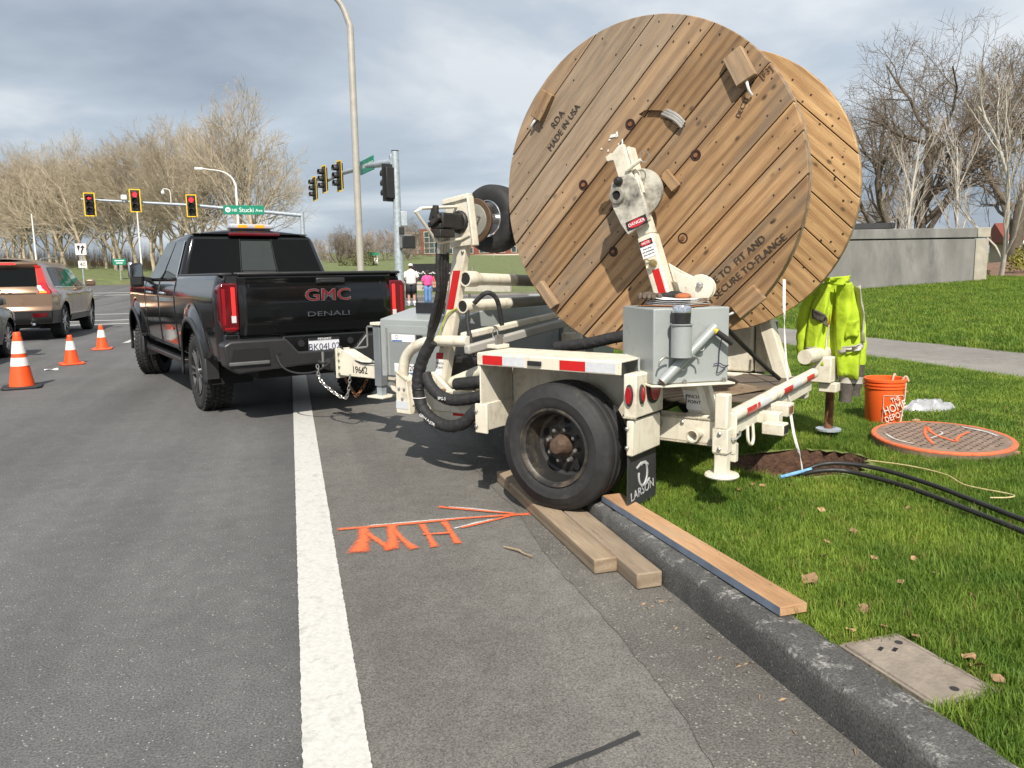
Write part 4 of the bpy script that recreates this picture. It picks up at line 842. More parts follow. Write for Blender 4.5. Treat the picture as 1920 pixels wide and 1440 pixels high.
# ---------------------------------------------------------------- vehicles
def paint(name, col, rough=.25, metal=.5, coat=1.0, dirt=None, damt=0): return M(name, col, rough, metal, var=.04, scale=2, coat=coat, dirt=dirt, damt=damt, dscale=2.5)
truck_black = M('black_car_paint', (.006, .0062, .0068), .10, 0, var=.1, scale=2, spec=.4, coat=.35)
truck_trim = M('satin_black_trim', (.022, .022, .023), .38, var=.15)
suv_tan = paint('bronze_car_paint', (.215, .132, .080), .28, .45)
car_grey = paint('dark_grey_car_paint', (.055, .058, .060), .3, .5)
tyre_m = M('tyre_rubber', (.020, .020, .020), .78, var=.25, scale=16, dirt=(.13, .105, .075), damt=.22, dscale=4)
red_lens = M('red_tail_lens', (.42, .008, .015), .12, var=.1, scale=30, coat=.6, emit=(1, .02, .02), estr=.12)
red_lit = M('lit_brake_lens', (.6, .02, .02), .2, var=.05, emit=(1, .05, .04), estr=.45)
rim_dk = M('dark_alloy', (.20, .20, .205), .3, .8, var=.15); rim_lt = M('silver_alloy', (.48, .48, .48), .3, .85, var=.1)
void = M('hole_black', (.006, .006, .006), .9)

def car_wheel(par, loc, Rw, w, rr_, steer=0, side=1, spokes=6, rm=rim_lt, lugs=0, dirtband=False):
    """wheel with its outer face towards local +y*side"""
    e = bpy.data.objects.new('wheel', None); COL.objects.link(e); e.parent = par; e.location = loc; e.empty_display_size = .1
    e.rotation_euler = (0, 0, steer + (0 if side > 0 else math.pi))
    s = w
    pr = [(rr_, -.01), (rr_ + .02, .0), (lerp(rr_, Rw, .5), .012), (Rw - .035, .004), (Rw - .012, -.012), (Rw, -.04), (Rw, -s * .3), (Rw - .009, -s * .31), (Rw - .009, -s * .36), (Rw, -s * .37), (Rw, -s * .48), (Rw - .009, -s * .49), (Rw - .009, -s * .53), (Rw, -s * .54), (Rw, -s * .65), (Rw - .009, -s * .66), (Rw - .009, -s * .7), (Rw, -s * .71), (Rw, -s + .04), (Rw - .012, -s + .012), (Rw - .05, -s), (rr_, -s)]
    mk('tyre', B().lathe(pr, (0, 0, 0), (0, 1, 0), 56), tyre_m, e, smooth=True, angle=50)
    if lugs:
        lb_ = B()
        for k in range(lugs):
            a = 2 * math.pi * k / lugs
            for j, yy in enumerate((-.03, -s * .42, -s * .6, -s + .03)):
                aa = a + (j % 2) * math.pi / lugs; c_ = Vector(((Rw + .002) * math.cos(aa), yy, (Rw + .002) * math.sin(aa)))
                rot = Matrix(((math.cos(aa), 0, -math.sin(aa)), (0, 1, 0), (math.sin(aa), 0, math.cos(aa))))
                lb_.cbox(c_, (.016, .05 if j in (0, 3) else .04, 2 * math.pi * Rw / lugs * .62), rot @ Matrix.Rotation(.35 * (1 if j % 2 else -1), 3, 'X'))
        o = mk('tread_blocks', lb_, tyre_m, e); o['kind'] = 'stuff'
    mk('rim', B().lathe([(rr_, -.012), (rr_ - .008, .002), (rr_ - .02, -.004), (rr_ - .03, -.05), (rr_ - .04, -s * .6), (.05, -s * .62), (0, -s * .62)], (0, 0, 0), (0, 1, 0), 40), M('rim_shadow', (.03, .03, .032), .5, .4), e, smooth=True)
    sp = B()
    for k in range(spokes):
        a = 2 * math.pi * k / spokes; u = Vector((math.cos(a), 0, math.sin(a))); v = Vector((-math.sin(a), 0, math.cos(a)))
        for q in (-1, 1):
            p0 = u * .055 + v * q * .018; p1 = u * (rr_ - .012) + v * q * rr_ * .15
            sp.beam(p0 + Vector((0, -.02, 0)), p1 + Vector((0, -.008, 0)), .026, .022, up=(0, 1, 0))
    mk('spokes', sp, rm, e, bevel=.004, seg=1)
    mk('hub_cap', B().lathe([(.075, -.035), (.07, -.005), (.045, .006), (0, .008)], (0, 0, 0), (0, 1, 0), 20), rm, e, smooth=True)
    return e

tk = thing('pickup_truck', 'black crew cab pickup truck with red tail lights towing the reel trailer', 'pickup truck', (-.081, 9.035, 0), R(107.72), scale=.97)
def bedY(x, z, wheels=((0, .43), (4.04, .43))):
    y = .975 + .02 * sstep(.6, 1.0, z) - .045 * sstep(1.22, 1.47, z)
    for wx, wz in wheels:
        d = math.hypot(x - wx, z - wz); y += .05 * (1 - sstep(.56, .74, d))
    y -= .05 * sstep(-.98, -1.16, x) + .16 * sstep(4.45, 5.0, x) ** 2
    return y
def side_panel(x0, x1, ztop, zbot, nu, nv, sgn):
    def fn(u, v):
        x = lerp(x0, x1, u); zb = zbot(x) if callable(zbot) else zbot; zt = ztop(x) if callable(ztop) else ztop
        for wx in (0, 4.04):
            if abs(x - wx) < .565: zb = max(zb, .43 + math.sqrt(.565 ** 2 - (x - wx) ** 2))
        z = lerp(zb, zt, v); return (x, sgn * bedY(x, z), z)
    return B().grid(fn, nu, nv)
for s in (1, -1):
    mk('bed_side', side_panel(-1.13, .93, 1.46, .62, 56, 14, s), truck_black, tk, smooth=True, solid=.02)
    mk('bed_rail', B().box(-1.12, .93, *sorted((s * .83, s * .955)), 1.455, 1.485), truck_trim, tk, bevel=.012)
    mk('front_wing', side_panel(3.10, 4.98, lambda x: 1.42 - .09 * sstep(4.2, 5.0, x), .62, 50, 14, s), truck_black, tk, smooth=True, solid=.02)
    mk('door', side_panel(.955, 2.03, 1.40, .60, 20, 12, s), truck_black, tk, smooth=True, solid=.02)
    mk('door', side_panel(2.045, 3.09, 1.40, .60, 20, 12, s), truck_black, tk, smooth=True, solid=.02)
    mk('running_board', B().box(.75, 3.35, *sorted((s * .78, s * 1.0)), .44, .50), truck_trim, tk, bevel=.015)
    for wx in (0, 4.04):
        mk('arch_trim', B().grid(lambda u, v: (wx + (.55 + .05 * v) * math.cos(R(lerp(-8, 188, u))), s * (bedY(wx + (.575 + .05 * v) * math.cos(R(lerp(-8, 188, u))), .43 + .575 * math.sin(R(lerp(0, 180, u)))) + .018 - .012 * v), .43 + (.55 + .05 * v) * math.sin(R(lerp(-8, 188, u)))), 36, 3), M('grey_arch_trim', (.03, .032, .033), .4, var=.1), tk, smooth=True, solid=.02)
        mk('wheel_well', B().grid(lambda u, v: (wx + .56 * math.cos(R(lerp(-10, 190, u))), s * lerp(.55, .97, v), .43 + .56 * math.sin(R(lerp(-10, 190, u)))), 24, 1), void, tk)
mk('chassis', B().box(-1.05, 4.85, -.62, .62, .42, .62).box(-1.1, 4.9, -.93, .93, .62, .70), void, tk)
mk('bed_floor', B().box(-1.1, .92, -.93, .93, .80, .86).box(.90, .945, -.94, .94, .62, 1.46), truck_trim, tk)
mk('cab_floor', B().box(.95, 3.2, -.93, .93, .60, .70), void, tk)
mk('hood', B().grid(lambda u, v: (lerp(3.05, 4.98, u), lerp(-.95, .95, v), 1.40 - .09 * sstep(.6, 1, u) + .07 * (1 - (2 * v - 1) ** 2)), 10, 10), truck_black, tk, smooth=True)
mk('grille', B().box(4.9, 5.02, -.85, .85, .60, 1.33), truck_trim, tk, bevel=.04)
# greenhouse
GB = {'rl': (.965, .935, 1.395), 'fl': (3.25, .94, 1.385), 'tl': (1.10, .755, 1.965), 'ul': (2.35, .74, 1.985)}
def V3(k, s=1): p = GB[k]; return Vector((p[0], p[1] * s, p[2]))
gh = B(); P8 = [V3('rl'), V3('fl'), V3('fl', -1), V3('rl', -1), V3('tl'), V3('ul'), V3('ul', -1), V3('tl', -1)]
gh.add(P8, [(0, 3, 2, 1), (4, 5, 6, 7), (0, 1, 5, 4), (1, 2, 6, 5), (2, 3, 7, 6), (3, 0, 4, 7)])
mk('cab', gh, truck_black, tk, bevel=.07, seg=4)
mk('roof', B().grid(lambda u, v: (lerp(1.10, 2.38, u), lerp(-.70, .70, v), 1.972 + .075 * (1 - (2 * v - 1) ** 2) * (1 - (2 * u - 1) ** 4) ** .5), 12, 12), truck_black, tk, smooth=True, solid=.01)
def quadpatch(a, b, c, d, u0, u1, v0, v1, off, us=0, n=6, th=.006, sh=0):
    """part of the bilinear quad a-b (u) d-c (v), pushed out by off; sh slants the u limits with v"""
    def f(u, v):
        uu = lerp(u0, u1, u) + sh * (v - .5); vv = lerp(v0, v1, v); return a.lerp(b, uu).lerp(d.lerp(c, uu), vv)
    nrm = (b - a).cross(d - a).normalized() * off
    bb = B().grid(lambda u, v: f(u, v) + nrm, n, n); return bb
rl, rr2, tl, trr = V3('rl'), V3('rl', -1), V3('tl'), V3('tl', -1)
gl = mk('rear_window', quadpatch(rl, rr2, trr, tl, .045, .955, .06, .90, .012), glass_dk, tk, solid=.004)
for a, b_ in ((.385, .39), (.635, .64)): mk('window_divider', quadpatch(rl, rr2, trr, tl, a, b_, .06, .90, .0165, n=2), truck_trim, gl, solid=.003)
mk('window_slider', quadpatch(rl, rr2, trr, tl, .395, .63, .22, .86, .0165, n=2), M('slider_glass', (.03, .036, .034), .05, var=.1), gl, solid=.002)
mk('window_seal', quadpatch(rl, rr2, trr, tl, .40, .625, .08, .21, .0165, n=2), truck_trim, gl, solid=.002)
for s in (1, -1):
    a, b_, c, d = V3('rl', s), V3('fl', s), V3('ul', s), V3('tl', s); sg = -1 if s > 0 else 1
    for u0, u1, sh in ((.07, .45, -.015), (.49, .93, -.02)): mk('side_window', quadpatch(a, b_, c, d, u0, u1, .09, .86, .012 * sg, sh=sh), M('side_glass', (.05, .055, .045), .04, var=.2, spec=.8), tk, solid=.004)
    mk('window_strip', B().beam((.99, s * .952, 1.405), (3.15, s * .956, 1.395), .012, .018), chrome, tk)
    mk('window_strip', quadpatch(a, b_, c, d, .055, .068, .09, .86, .014 * sg, n=2), chrome, tk, solid=.004)
    for x in (1.75, 2.72): mk('door_handle', B().tube(catmull([(x - .10, s * .985, 1.255), (x - .07, s * 1.02, 1.258), (x + .07, s * 1.02, 1.262), (x + .10, s * .985, 1.262)], 4), .016, 8), chrome, tk, smooth=True)
    mi = mk('mirror', B().box(2.86, 2.97, *sorted((s * 1.03, s * 1.20)), 1.33, 1.66), truck_trim, tk, bevel=.04, seg=3)
    mk('mirror_cap', B().box(2.88, 2.99, *sorted((s * 1.15, s * 1.212)), 1.44, 1.675), chrome, mi, bevel=.03)
    mk('mirror_glass', B().box(2.852, 2.856, *sorted((s * 1.045, s * 1.18)), 1.47, 1.64), M('mirror_glass', (.35, .38, .4), .05, 1.0), mi)
    mk('mirror_arm', B().beam((2.95, s * .92, 1.42), (2.93, s * 1.06, 1.45), .09, .06), truck_trim, mi, bevel=.01)
    mk('side_marker', B().box(.32, .42, *sorted((s * 1.018, s * 1.030)), .935, .955), M('amber_marker_lens', (.5, .15, .03), .3), tk)
    mk('mud_guard', B().box(-.60, -.58, *sorted((s * .90, s * 1.02)), .40, .66), truck_trim, tk)
# tail
tgm = mk('tailgate', B().grid(lambda u, v: (-1.135 - .028 * math.sin(math.pi * min(1, v * 1.05)) - .03 * sstep(.85, .97, v) + .02 * sstep(.25, .0, v), lerp(.80, -.80, u), lerp(.86, 1.455, v)), 20, 24), truck_black, tk, smooth=True, solid=.03)
mk('tailgate_cap', B().box(-1.20, -1.06, -.81, .81, 1.457, 1.488), truck_trim, tk, bevel=.012)
mk('tailgate_seam', B().tube([(-1.158, .70, 1.40), (-1.166, .685, 1.21), (-1.167, .63, 1.165), (-1.167, -.63, 1.165), (-1.166, -.685, 1.21), (-1.158, -.70, 1.40)], .0035, 5), M('seam', (.03, .031, .033), .4), tgm)
mk('tailgate_handle', B().box(-1.19, -1.15, -.29, .02, 1.365, 1.425), truck_trim, tgm, bevel=.012)
mk('handle_grip', B().box(-1.196, -1.185, -.24, -.03, 1.375, 1.397), black_pl, tgm, bevel=.004)
gmc_r = M('red_emblem', (.20, .02, .022), .3, .3, var=.05)
g_ = text('GMC', (-1.184, -.10, 1.245), (0, -1, 0), (0, 0, 1), .17, chrome, tgm, sx=1.32, ext=.004); g_.data.offset = .005; text('GMC', (-1.190, -.10, 1.245), (0, -1, 0), (0, 0, 1), .17, gmc_r, tgm, sx=1.32, ext=.004)
text('DENALI', (-1.184, -.10, 1.055), (0, -1, 0), (0, 0, 1), .070, chrome, tgm, sx=1.95, ext=.003)
text('SIERRA', (2.55, 1.0, .885), (-1, 0, 0), (0, 0, 1), .07, chrome, tk, sx=1.8, ext=.002)
for s in (1, -1):
    t_ = mk('tail_light', B().prism([(.80, .93), (.86, .90), (.955, .92), (.985, 1.02), (.985, 1.34), (.95, 1.385), (.80, 1.385)] if s > 0 else [(-.80, .93), (-.80, 1.385), (-.95, 1.385), (-.985, 1.34), (-.985, 1.02), (-.955, .92), (-.86, .90)], (-1.165, 0, 0), (0, 1, 0), (0, 0, 1), (.16, 0, 0)), M('dark_red_lens', (.10, .003, .006), .1, var=.1, coat=.3), tk, bevel=.015)
    mk('light_bar', B().box(-1.169, -1.16, *sorted((s * .83, s * .868)), 1.0, 1.345), red_lit, t_, bevel=.004)
    mk('light_bar', B().box(-1.169, -1.16, *sorted((s * .83, s * .94)), .935, .955), M('mid_red_lens', (.26, .006, .012), .15, var=.1), t_, bevel=.003)
    mk('light_bar', B().box(-1.168, -1.16, *sorted((s * .925, s * .955)), .98, 1.33), M('mid_red_lens', (.26, .006, .012), .15), t_, bevel=.003)
    mk('reverse_lamp', B().box(-1.1695, -1.16, *sorted((s * .83, s * .875)), 1.0, 1.07), M('clear_lens', (.6, .58, .58), .15), t_, bevel=.003)
    mk('rear_corner', B().box(-1.15, -1.02, *sorted((s * .80, s * .955)), .64, .895), truck_black, tk, bevel=.02)
bmp = mk('rear_bumper', B().prism([(1.0, .60), (1.02, .80), (.95, .84), (.42, .84), (.30, .70), (-.30, .70), (-.42, .84), (-.95, .84), (-1.02, .80), (-1.0, .60), (-.90, .52), (-.30, .56), (.30, .56), (.90, .52)], (-1.38, 0, 0), (0, 1, 0), (0, 0, 1), (.24, 0, 0)), truck_trim, tk, bevel=.02, seg=3)
mk('bumper_centre', B().box(-1.33, -1.16, -.44, .44, .70, .86), truck_black, bmp, bevel=.015)
for s in (1, -1):
    mk('bumper_step', B().prism([(s * .96, .66), (s * .93, .76), (s * .60, .76), (s * .58, .66), (s * .64, .62), (s * .92, .60)], (-1.384, 0, 0), (0, 1, 0), (0, 0, 1), (.01, 0, 0)), void, bmp)
    mk('bumper_pad', B().box(-1.41, -1.37, *sorted((s * .60, s * .98)), .605, .64), M('grey_step_pad', (.09, .09, .09), .6), bmp, bevel=.008)
    mk('park_sensor', B().lathe([(.018, 0), (.016, .006), (0, .007)], (-1.382, s * .50, .70), (-1, 0, 0), 12), black_pl, bmp)
    mk('tow_socket', B().lathe([(.035, 0), (.033, .012), (0, .013)], (-1.332, -.26 if s > 0 else .26, .775), (-1, 0, 0), 18), black_pl, bmp)
pt = mk('licence_plate', B().box(-1.345, -1.338, -.135, .185, .650, .82), M('plate_white', (.62, .64, .68), .45, var=.05), tk, bevel=.004)
text('BK04L02', (-1.3465, .025, .728), (0, -1, 0), (0, 0, 1), .098, M('plate_ink', (.03, .03, .06), .5), pt, sx=.92)
mk('plate_frame', B().box(-1.349, -1.344, -.135, .185, .80, .824).box(-1.349, -1.344, -.135, .185, .648, .668), black_pl, pt)
text('PENSKE', (-1.351, .025, .811), (0, -1, 0), (0, 0, 1), .030, print_wht, pt, sx=1.4, shear=.2); text('BUICK-GMC', (-1.351, .025, .658), (0, -1, 0), (0, 0, 1), .024, print_wht, pt, sx=1.4)
mk('draw_bar', B().box(-1.62, -1.2, -.035, .035, .50, .565).tube([(-1.58, 0, .565), (-1.58, 0, .66)], .03, 10), black_mt, tk, bevel=.005)
mk('exhaust', B().tube([(-.9, -.45, .48), (-1.3, -.48, .46)], .04, 12), black_mt, tk, smooth=True)
mk('axle_case', B().tube([(0, -.8, .43), (0, .8, .43)], .06, 10).ball((0, 0, .43), .15), black_mt, tk, smooth=True)
car_wheel(tk, (0, 1.0, .42), .42, .29, .265, 0, 1, 6, rim_dk, 44); car_wheel(tk, (0, -1.0, .42), .42, .29, .265, 0, -1, 6, rim_dk, 44)
car_wheel(tk, (4.04, .93, .42), .42, .29, .265, R(-27), 1, 6, rim_dk, 44); car_wheel(tk, (4.04, -.93, .42), .42, .29, .265, R(-27), -1, 6, rim_dk, 44)
for p, w, h in (((1.2, 1.0065, .83), .10, .05), ((.75, 1.003, .80), .07, .05), ((2.9, 1.0, 1.15), .05, .09)): mk('orange_spot', B().prism([(-w / 2, 0), (w * .4, -h * .4), (w / 2, h * .3), (-w * .2, h / 2)], p, (1, 0, 0), (0, 0, 1), (0, .003, 0)), M('orange_fleck', (.7, .12, .05), .5), tk)  # small flat orange spots laid on the left side
# roof beacon and high brake lamp
bc = mk('beacon_bar', B().box(1.20, 1.42, -.30, .24, 2.045, 2.105), M('beacon_lens', (.45, .46, .50), .15, var=.1, coat=.5), tk, bevel=.02, seg=3)
mk('beacon_base', B().box(1.22, 1.40, -.26, .20, 2.02, 2.043), black_pl, bc)
for y in (.09, -.12): mk('amber_lamp', B().box(1.192, 1.26, y - .06, y + .06, 2.058, 2.096), M('lit_amber', (.8, .25, .02), .3, emit=(1, .22, .01), estr=.9), bc, bevel=.006)
mk('brake_lamp', B().box(1.04, 1.12, -.33, .30, 1.945, 1.99), M('dark_red_lens', (.13, .004, .008), .1), tk, bevel=.015)

# ---- passenger cars: one lofted shell, side and rear skins follow the same section
def car(name, label, cat, loc, rz, pm, scale, P):
    t = thing(name, label, cat, loc, rz, scale=scale)
    wb, rw = P['wb'], P['rw']
    def xr(z): return interp(z, *P['xr'])
    def xf(z): return interp(z, *P['xf'])
    def hw(x, z):
        k = 1 - P['tr'] * max(0, (P['rt'] - x)) ** 2 - P['tf'] * max(0, x - (wb - .2)) ** 2
        y = interp(z, *P['hw']) * k
        for wx in (0, wb):
            d = math.hypot(x - wx, z - rw); y += .025 * (1 - sstep(rw + .06, rw + .22, d))
        return y
    ztop = P['ztop']; zb0 = P['sill']; cv = .11; hood = P['hood']
    def side(s):
        def fn(u, v):
            x0 = lerp(xr(zb0) + cv, xf(zb0), u); zb = zb0
            for wx in (0, wb):
                a = rw + .05
                if abs(x0 - wx) < a: zb = max(zb, rw + math.sqrt(a * a - (x0 - wx) ** 2))
            z = lerp(zb, ztop, v); x = lerp(xr(z) + cv, xf(z), u); return (x, s * hw(x, z), z)
        return B().grid(fn, 80, 26)
    def rear(y, z, off=0): w = hw(xr(z) + cv, z); return Vector((xr(z) + cv * abs(y) ** 2.4 - off, w * y, z))
    for s in (1, -1): mk('body_side', side(s), pm, t, smooth=True, angle=50)
    mk('rear_skin', B().grid(lambda u, v: rear(lerp(-1, 1, u), lerp(zb0, ztop, v)), 24, 30), pm, t, smooth=True, angle=50)
    mk('front_skin', B().grid(lambda u, v: (xf(lerp(zb0, ztop, v)), hw(xf(lerp(zb0, ztop, v)), lerp(zb0, ztop, v)) * lerp(-1, 1, u), lerp(zb0, ztop, v)), 10, 40), pm, t, smooth=True, angle=50)
    x0, x1 = xr(ztop) + cv, xf(ztop)
    mk('roof', B().grid(lambda u, v: (lerp(x0 - cv * (1 - abs(2 * v - 1) ** 2.4), x1, u), hw(lerp(x0, x1, u), ztop) * (2 * v - 1), ztop + P['crown'] * (1 - (2 * v - 1) ** 2) * (.35 + .65 * math.sin(math.pi * min(1, max(0, u * .9 + .1))))), 14, 12), pm, t, smooth=True)
    mk('underbody', B().box(xr(zb0) + .1, xf(zb0) - .15, -.6, .6, zb0 - .08, zb0 + .06).box(xr(zb0) + .25, xf(zb0) - .3, -.78, .78, zb0 + .02, .62), void, t)
    for wx in (0, wb):
        for s in (1, -1):
            mk('wheel_well', B().grid(lambda u, v: (wx + (rw + .05) * math.cos(R(lerp(-20, 200, u))), s * lerp(.5, hw(wx, rw) - .02, v), rw + (rw + .05) * math.sin(R(lerp(-20, 200, u)))), 20, 1), void, t)
            car_wheel(t, (wx, s * (hw(wx, rw) - .015), rw), rw, .23, rw * .69, 0, s, P.get('spokes', 5), rim_lt)
    def spatch(nm, poly, mat, s=-1, off=.006, par=None, n=8):
        """patch on the side skin: poly = four (x,z) corners"""
        a, b_, c, d = [Vector((p[0], p[1], 0)) for p in poly]
        def fn(u, v): q = a.lerp(b_, u).lerp(d.lerp(c, u), v); return (q.x, s * (hw(q.x, q.y) + off), q.y)
        return mk(nm, B().grid(fn, n, n), mat, par or t, smooth=True)
    def rpatch(nm, poly, mat, off=.006, par=None, n=8):
        a, b_, c, d = [Vector((p[0], p[1], 0)) for p in poly]
        def fn(u, v): q = a.lerp(b_, u).lerp(d.lerp(c, u), v); return rear(q.x, q.y, off)
        return mk(nm, B().grid(fn, n, n), mat, par or t, smooth=True)
    return t, spatch, rpatch, hw, rear
SUVP = dict(wb=2.77, rw=.36, sill=.34, ztop=1.56, crown=.10, hood=1, tr=.06, rt=.2, tf=.10, spokes=5,
            xr=([.34, .45, .62, .66, .95, 1.02, 1.45, 1.50, 1.56], [-.90, -.99, -1.0, -.955, -.93, -.90, -.62, -.70, -.66]),
            xf=([.34, .7, .85, .98, 1.03, 1.2, 1.45, 1.56], [3.55, 3.62, 3.5, 3.1, 2.72, 2.35, 1.9, 1.65]),
            hw=([.34, .5, .75, .92, 1.0, 1.04, 1.3, 1.5, 1.56], [.89, .925, .935, .93, .90, .855, .74, .66, .61]))
sv, sp_, rp_, hw_, rear_ = car('station_suv', 'bronze brown SUV with lit brake lights stopped in the left lane', 'car', (-6.40, 21.15, 0), R(92.41), suv_tan, 1.17, SUVP)
sg_ = M('side_glass', (.05, .055, .045), .04)
for s in (-1, 1):
    sp_('side_window', [(-.30, 1.08), (.62, 1.05), (.62, 1.47), (-.12, 1.46)], glass_dk, s); sp_('side_window', [(.66, 1.05), (1.55, 1.04), (1.25, 1.45), (.66, 1.47)], glass_dk, s); sp_('side_window', [(1.59, 1.04), (2.38, 1.05), (1.80, 1.42), (1.30, 1.45)], sg_, s)
    sp_('window_strip', [(-.30, 1.055), (2.45, 1.015), (2.45, 1.03), (-.30, 1.075)], chrome, s, .009)
    sp_('sill_trim', [(.42, .345), (2.33, .345), (2.33, .46), (.42, .46)], truck_trim, s, .012); sp_('sill_trim', [(-.86, .345), (-.44, .345), (-.44, .60), (-.86, .60)], truck_trim, s, .010)
    a = sp_('tail_light', [(-.80, .93), (-.42, .95), (-.58, 1.12), (-.72, 1.18)], red_lens, s, .012); sp_('light_bar', [(-.72, 1.16), (-.57, 1.12), (-.40, 1.50), (-.50, 1.50)], red_lens, s, .012, a)
    for x in (.55, 1.55): mk('door_handle', B().box(x - .1, x + .1, *sorted((s * (hw_(x, .90) - .01), s * (hw_(x, .90) + .035))), .885, .92), suv_tan, sv, bevel=.012)
    for x in (.64, 1.58): sp_('door_gap', [(x, .48), (x + .008, .48), (x + .008, 1.04), (x, 1.04)], void, s, .004)
    mk('mirror', B().box(2.18, 2.36, *sorted((s * .93, s * 1.14)), 1.05, 1.20), suv_tan, sv, bevel=.035, seg=3)
    mk('roof_rail', B().tube(catmull([(-.25, s * .60, 1.58), (-.1, s * .61, 1.635), (1.0, s * .61, 1.66), (1.45, s * .60, 1.60)], 6), .014, 6), rim_lt, sv, smooth=True)
    y0, y1 = sorted((s * .80, s * .985))
    rp_('tail_light', [(s * .76, .94), (s * 1.0, .93), (s * 1.0, 1.16), (s * .84, 1.16)], red_lens, .01); rp_('light_bar', [(s * .84, 1.15), (s * 1.0, 1.15), (s * 1.0, 1.49), (s * .88, 1.49)], red_lit, .01)
    rp_('turn_lamp', [(s * .78, .945), (s * .93, .945), (s * .93, .985), (s * .80, .985)], M('lit_amber_lens', (.8, .25, .03), .3, emit=(1, .3, .02), estr=.5), .014)
    rp_('reverse_lamp', [(s * .79, .99), (s * .90, .99), (s * .88, 1.10), (s * .80, 1.10)], M('clear_lens', (.6, .58, .58), .15), .014)
    rp_('bumper_reflector', [(s * .66, .47), (s * .93, .49), (s * .93, .56), (s * .62, .55)], M('dark_red_lens', (.13, .004, .008), .1), .014)
    mk('exhaust', B().lathe([(.05, 0), (.05, .14), (.042, .14), (.04, .03), (0, .02)], (-.86, s * .55, .36), (-1, 0, 0), 18), chrome, sv, smooth=True)
rp_('rear_window', [(-.80, 1.08), (.80, 1.08), (.86, 1.44), (-.86, 1.44)], glass_dk, .008)
rp_('bumper_cladding', [(-1, .345), (1, .345), (1, .60), (-1, .60)], truck_trim, .009)
rp_('brake_lamp', [(-.45, 1.505), (.45, 1.505), (.40, 1.545), (-.40, 1.545)], red_lit, .006)
rp_('tailgate_shadow_gap', [(-.72, .93), (.35, .93), (.30, .945), (-.72, .945)], void, .006)
mk('wiper', B().tube([(-.955, -.02, 1.06), (-.93, .30, 1.10)], .012, 6), black_pl, sv)
pt = mk('licence_plate', B().box(-.962, -.955, -.02, .30, .76, .90), M('plate_blue', (.45, .58, .68), .5, var=.2, scale=9), sv); text('856 EKQ', (-.9635, .14, .83), (0, -1, 0), (0, 0, 1), .085, print_blk, pt, sx=.85)
for y in (.30, .18, .06, -.06, -.18): mk('emblem_letter', B().box(-.962, -.95, y - .03, y + .03, .985, 1.005), chrome, sv)
SEDP = dict(wb=2.75, rw=.33, sill=.26, ztop=1.40, crown=.07, hood=1, tr=.07, rt=0, tf=.13, spokes=7,
            xr=([.26, .5, .9, .98, 1.15, 1.4], [-.95, -1.0, -1.0, -.85, -.35, .2]), xf=([.26, .6, .74, .84, .92, 1.1, 1.4], [3.5, 3.58, 3.5, 3.2, 2.55, 2.15, 1.5]),
            hw=([.26, .5, .75, .86, .94, 1.2, 1.4], [.86, .90, .91, .88, .80, .70, .58]))
sd, sp2, rp2, hw2, rear2 = car('sedan', 'dark grey sedan cut off by the left edge behind the nearest cone', 'car', (-5.88, 13.35, 0), R(91.5), car_grey, 1.03, SEDP)
for s in (-1, 1):
    sp2('side_window', [(.2, .97), (1.15, .97), (1.1, 1.32), (.5, 1.32)], glass_dk, s); sp2('side_window', [(1.2, .97), (2.2, .96), (1.6, 1.30), (1.15, 1.32)], glass_dk, s)
    mk('mirror', B().box(2.0, 2.2, *sorted((s * .86, s * 1.06)), .95, 1.08), car_grey, sd, bevel=.03)
    sp2('head_light', [(3.1, .66), (3.42, .62), (3.42, .74), (3.15, .80)], M('clear_lens', (.6, .58, .58), .15), s, .008)
# windscreens
for t_, P_, z0, z1 in ((sv, SUVP, 1.06, 1.48), (sd, SEDP, .96, 1.34)):
    def wf(u, v, P_=P_, z0=z0, z1=z1):
        z = lerp(z0, z1, v); return (interp(z, *P_['xf']) + .012, lerp(-.85, .85, u) * interp(z, *P_['hw']), z)
    mk('windscreen', B().grid(wf, 8, 8), glass_dk, t_, smooth=True)

# ---------------------------------------------------------------- cones, timbers and loose things on the ground
cone_or = M('cone_orange', (.85, .09, .015), .45, var=.06, scale=9, dirt=(.35, .10, .05), damt=.05)
cone_wh = M('cone_collar', (.78, .76, .73), .4, var=.06, scale=30)
def cone(label, x, y, h, r, bands, base_m, rz):
    t = thing('traffic_cone', label, 'traffic cone', (x, y, 0), rz, 'orange traffic cones along the lane line')
    bw = r * 1.48; bb = B(); c_ = bw * .22
    poly = [(bw - c_, -bw), (bw, -bw + c_), (bw, bw - c_), (bw - c_, bw), (-bw + c_, bw), (-bw, bw - c_), (-bw, -bw + c_), (-bw + c_, -bw)]
    mk('base', B().prism(poly, (0, 0, .001), (1, 0, 0), (0, 1, 0), (0, 0, .03)), base_m, t, bevel=.012)
    def rad(z): return lerp(r, r * .28, (z / h) ** .93)
    zs = [.03, .05] + [h * k / 12 for k in range(2, 11)] + [h * .90]
    mk('body', B().lathe([(r * 1.12, .031)] + [(rad(z), z) for z in zs] + [(rad(h * .9) * .92, h * .905), (rad(h) * 1.05, h * .985), (rad(h) * .85, h), (rad(h) * .5, h - .01)], n=36), cone_or, t, smooth=True)
    for a, b_ in bands: mk('reflective_collar', B().lathe([(rad(a * h) + .0035, a * h), (rad(b_ * h) + .0035, b_ * h)], n=36), cone_wh, t, smooth=True)
    return t
cone('tall traffic cone with two white bands and a black rubber base', -3.47, 11.44, .735, .155, ((.40, .55), (.62, .84)), black_rub, R(12))
cone('orange traffic cone with one band, middle one of three', -3.58, 14.33, .49, .125, ((.50, .80),), cone_or, R(20))
cone('orange traffic cone with one band, farthest from camera beside truck wheel', -3.71, 17.15, .49, .125, ((.50, .80),), cone_or, R(5))
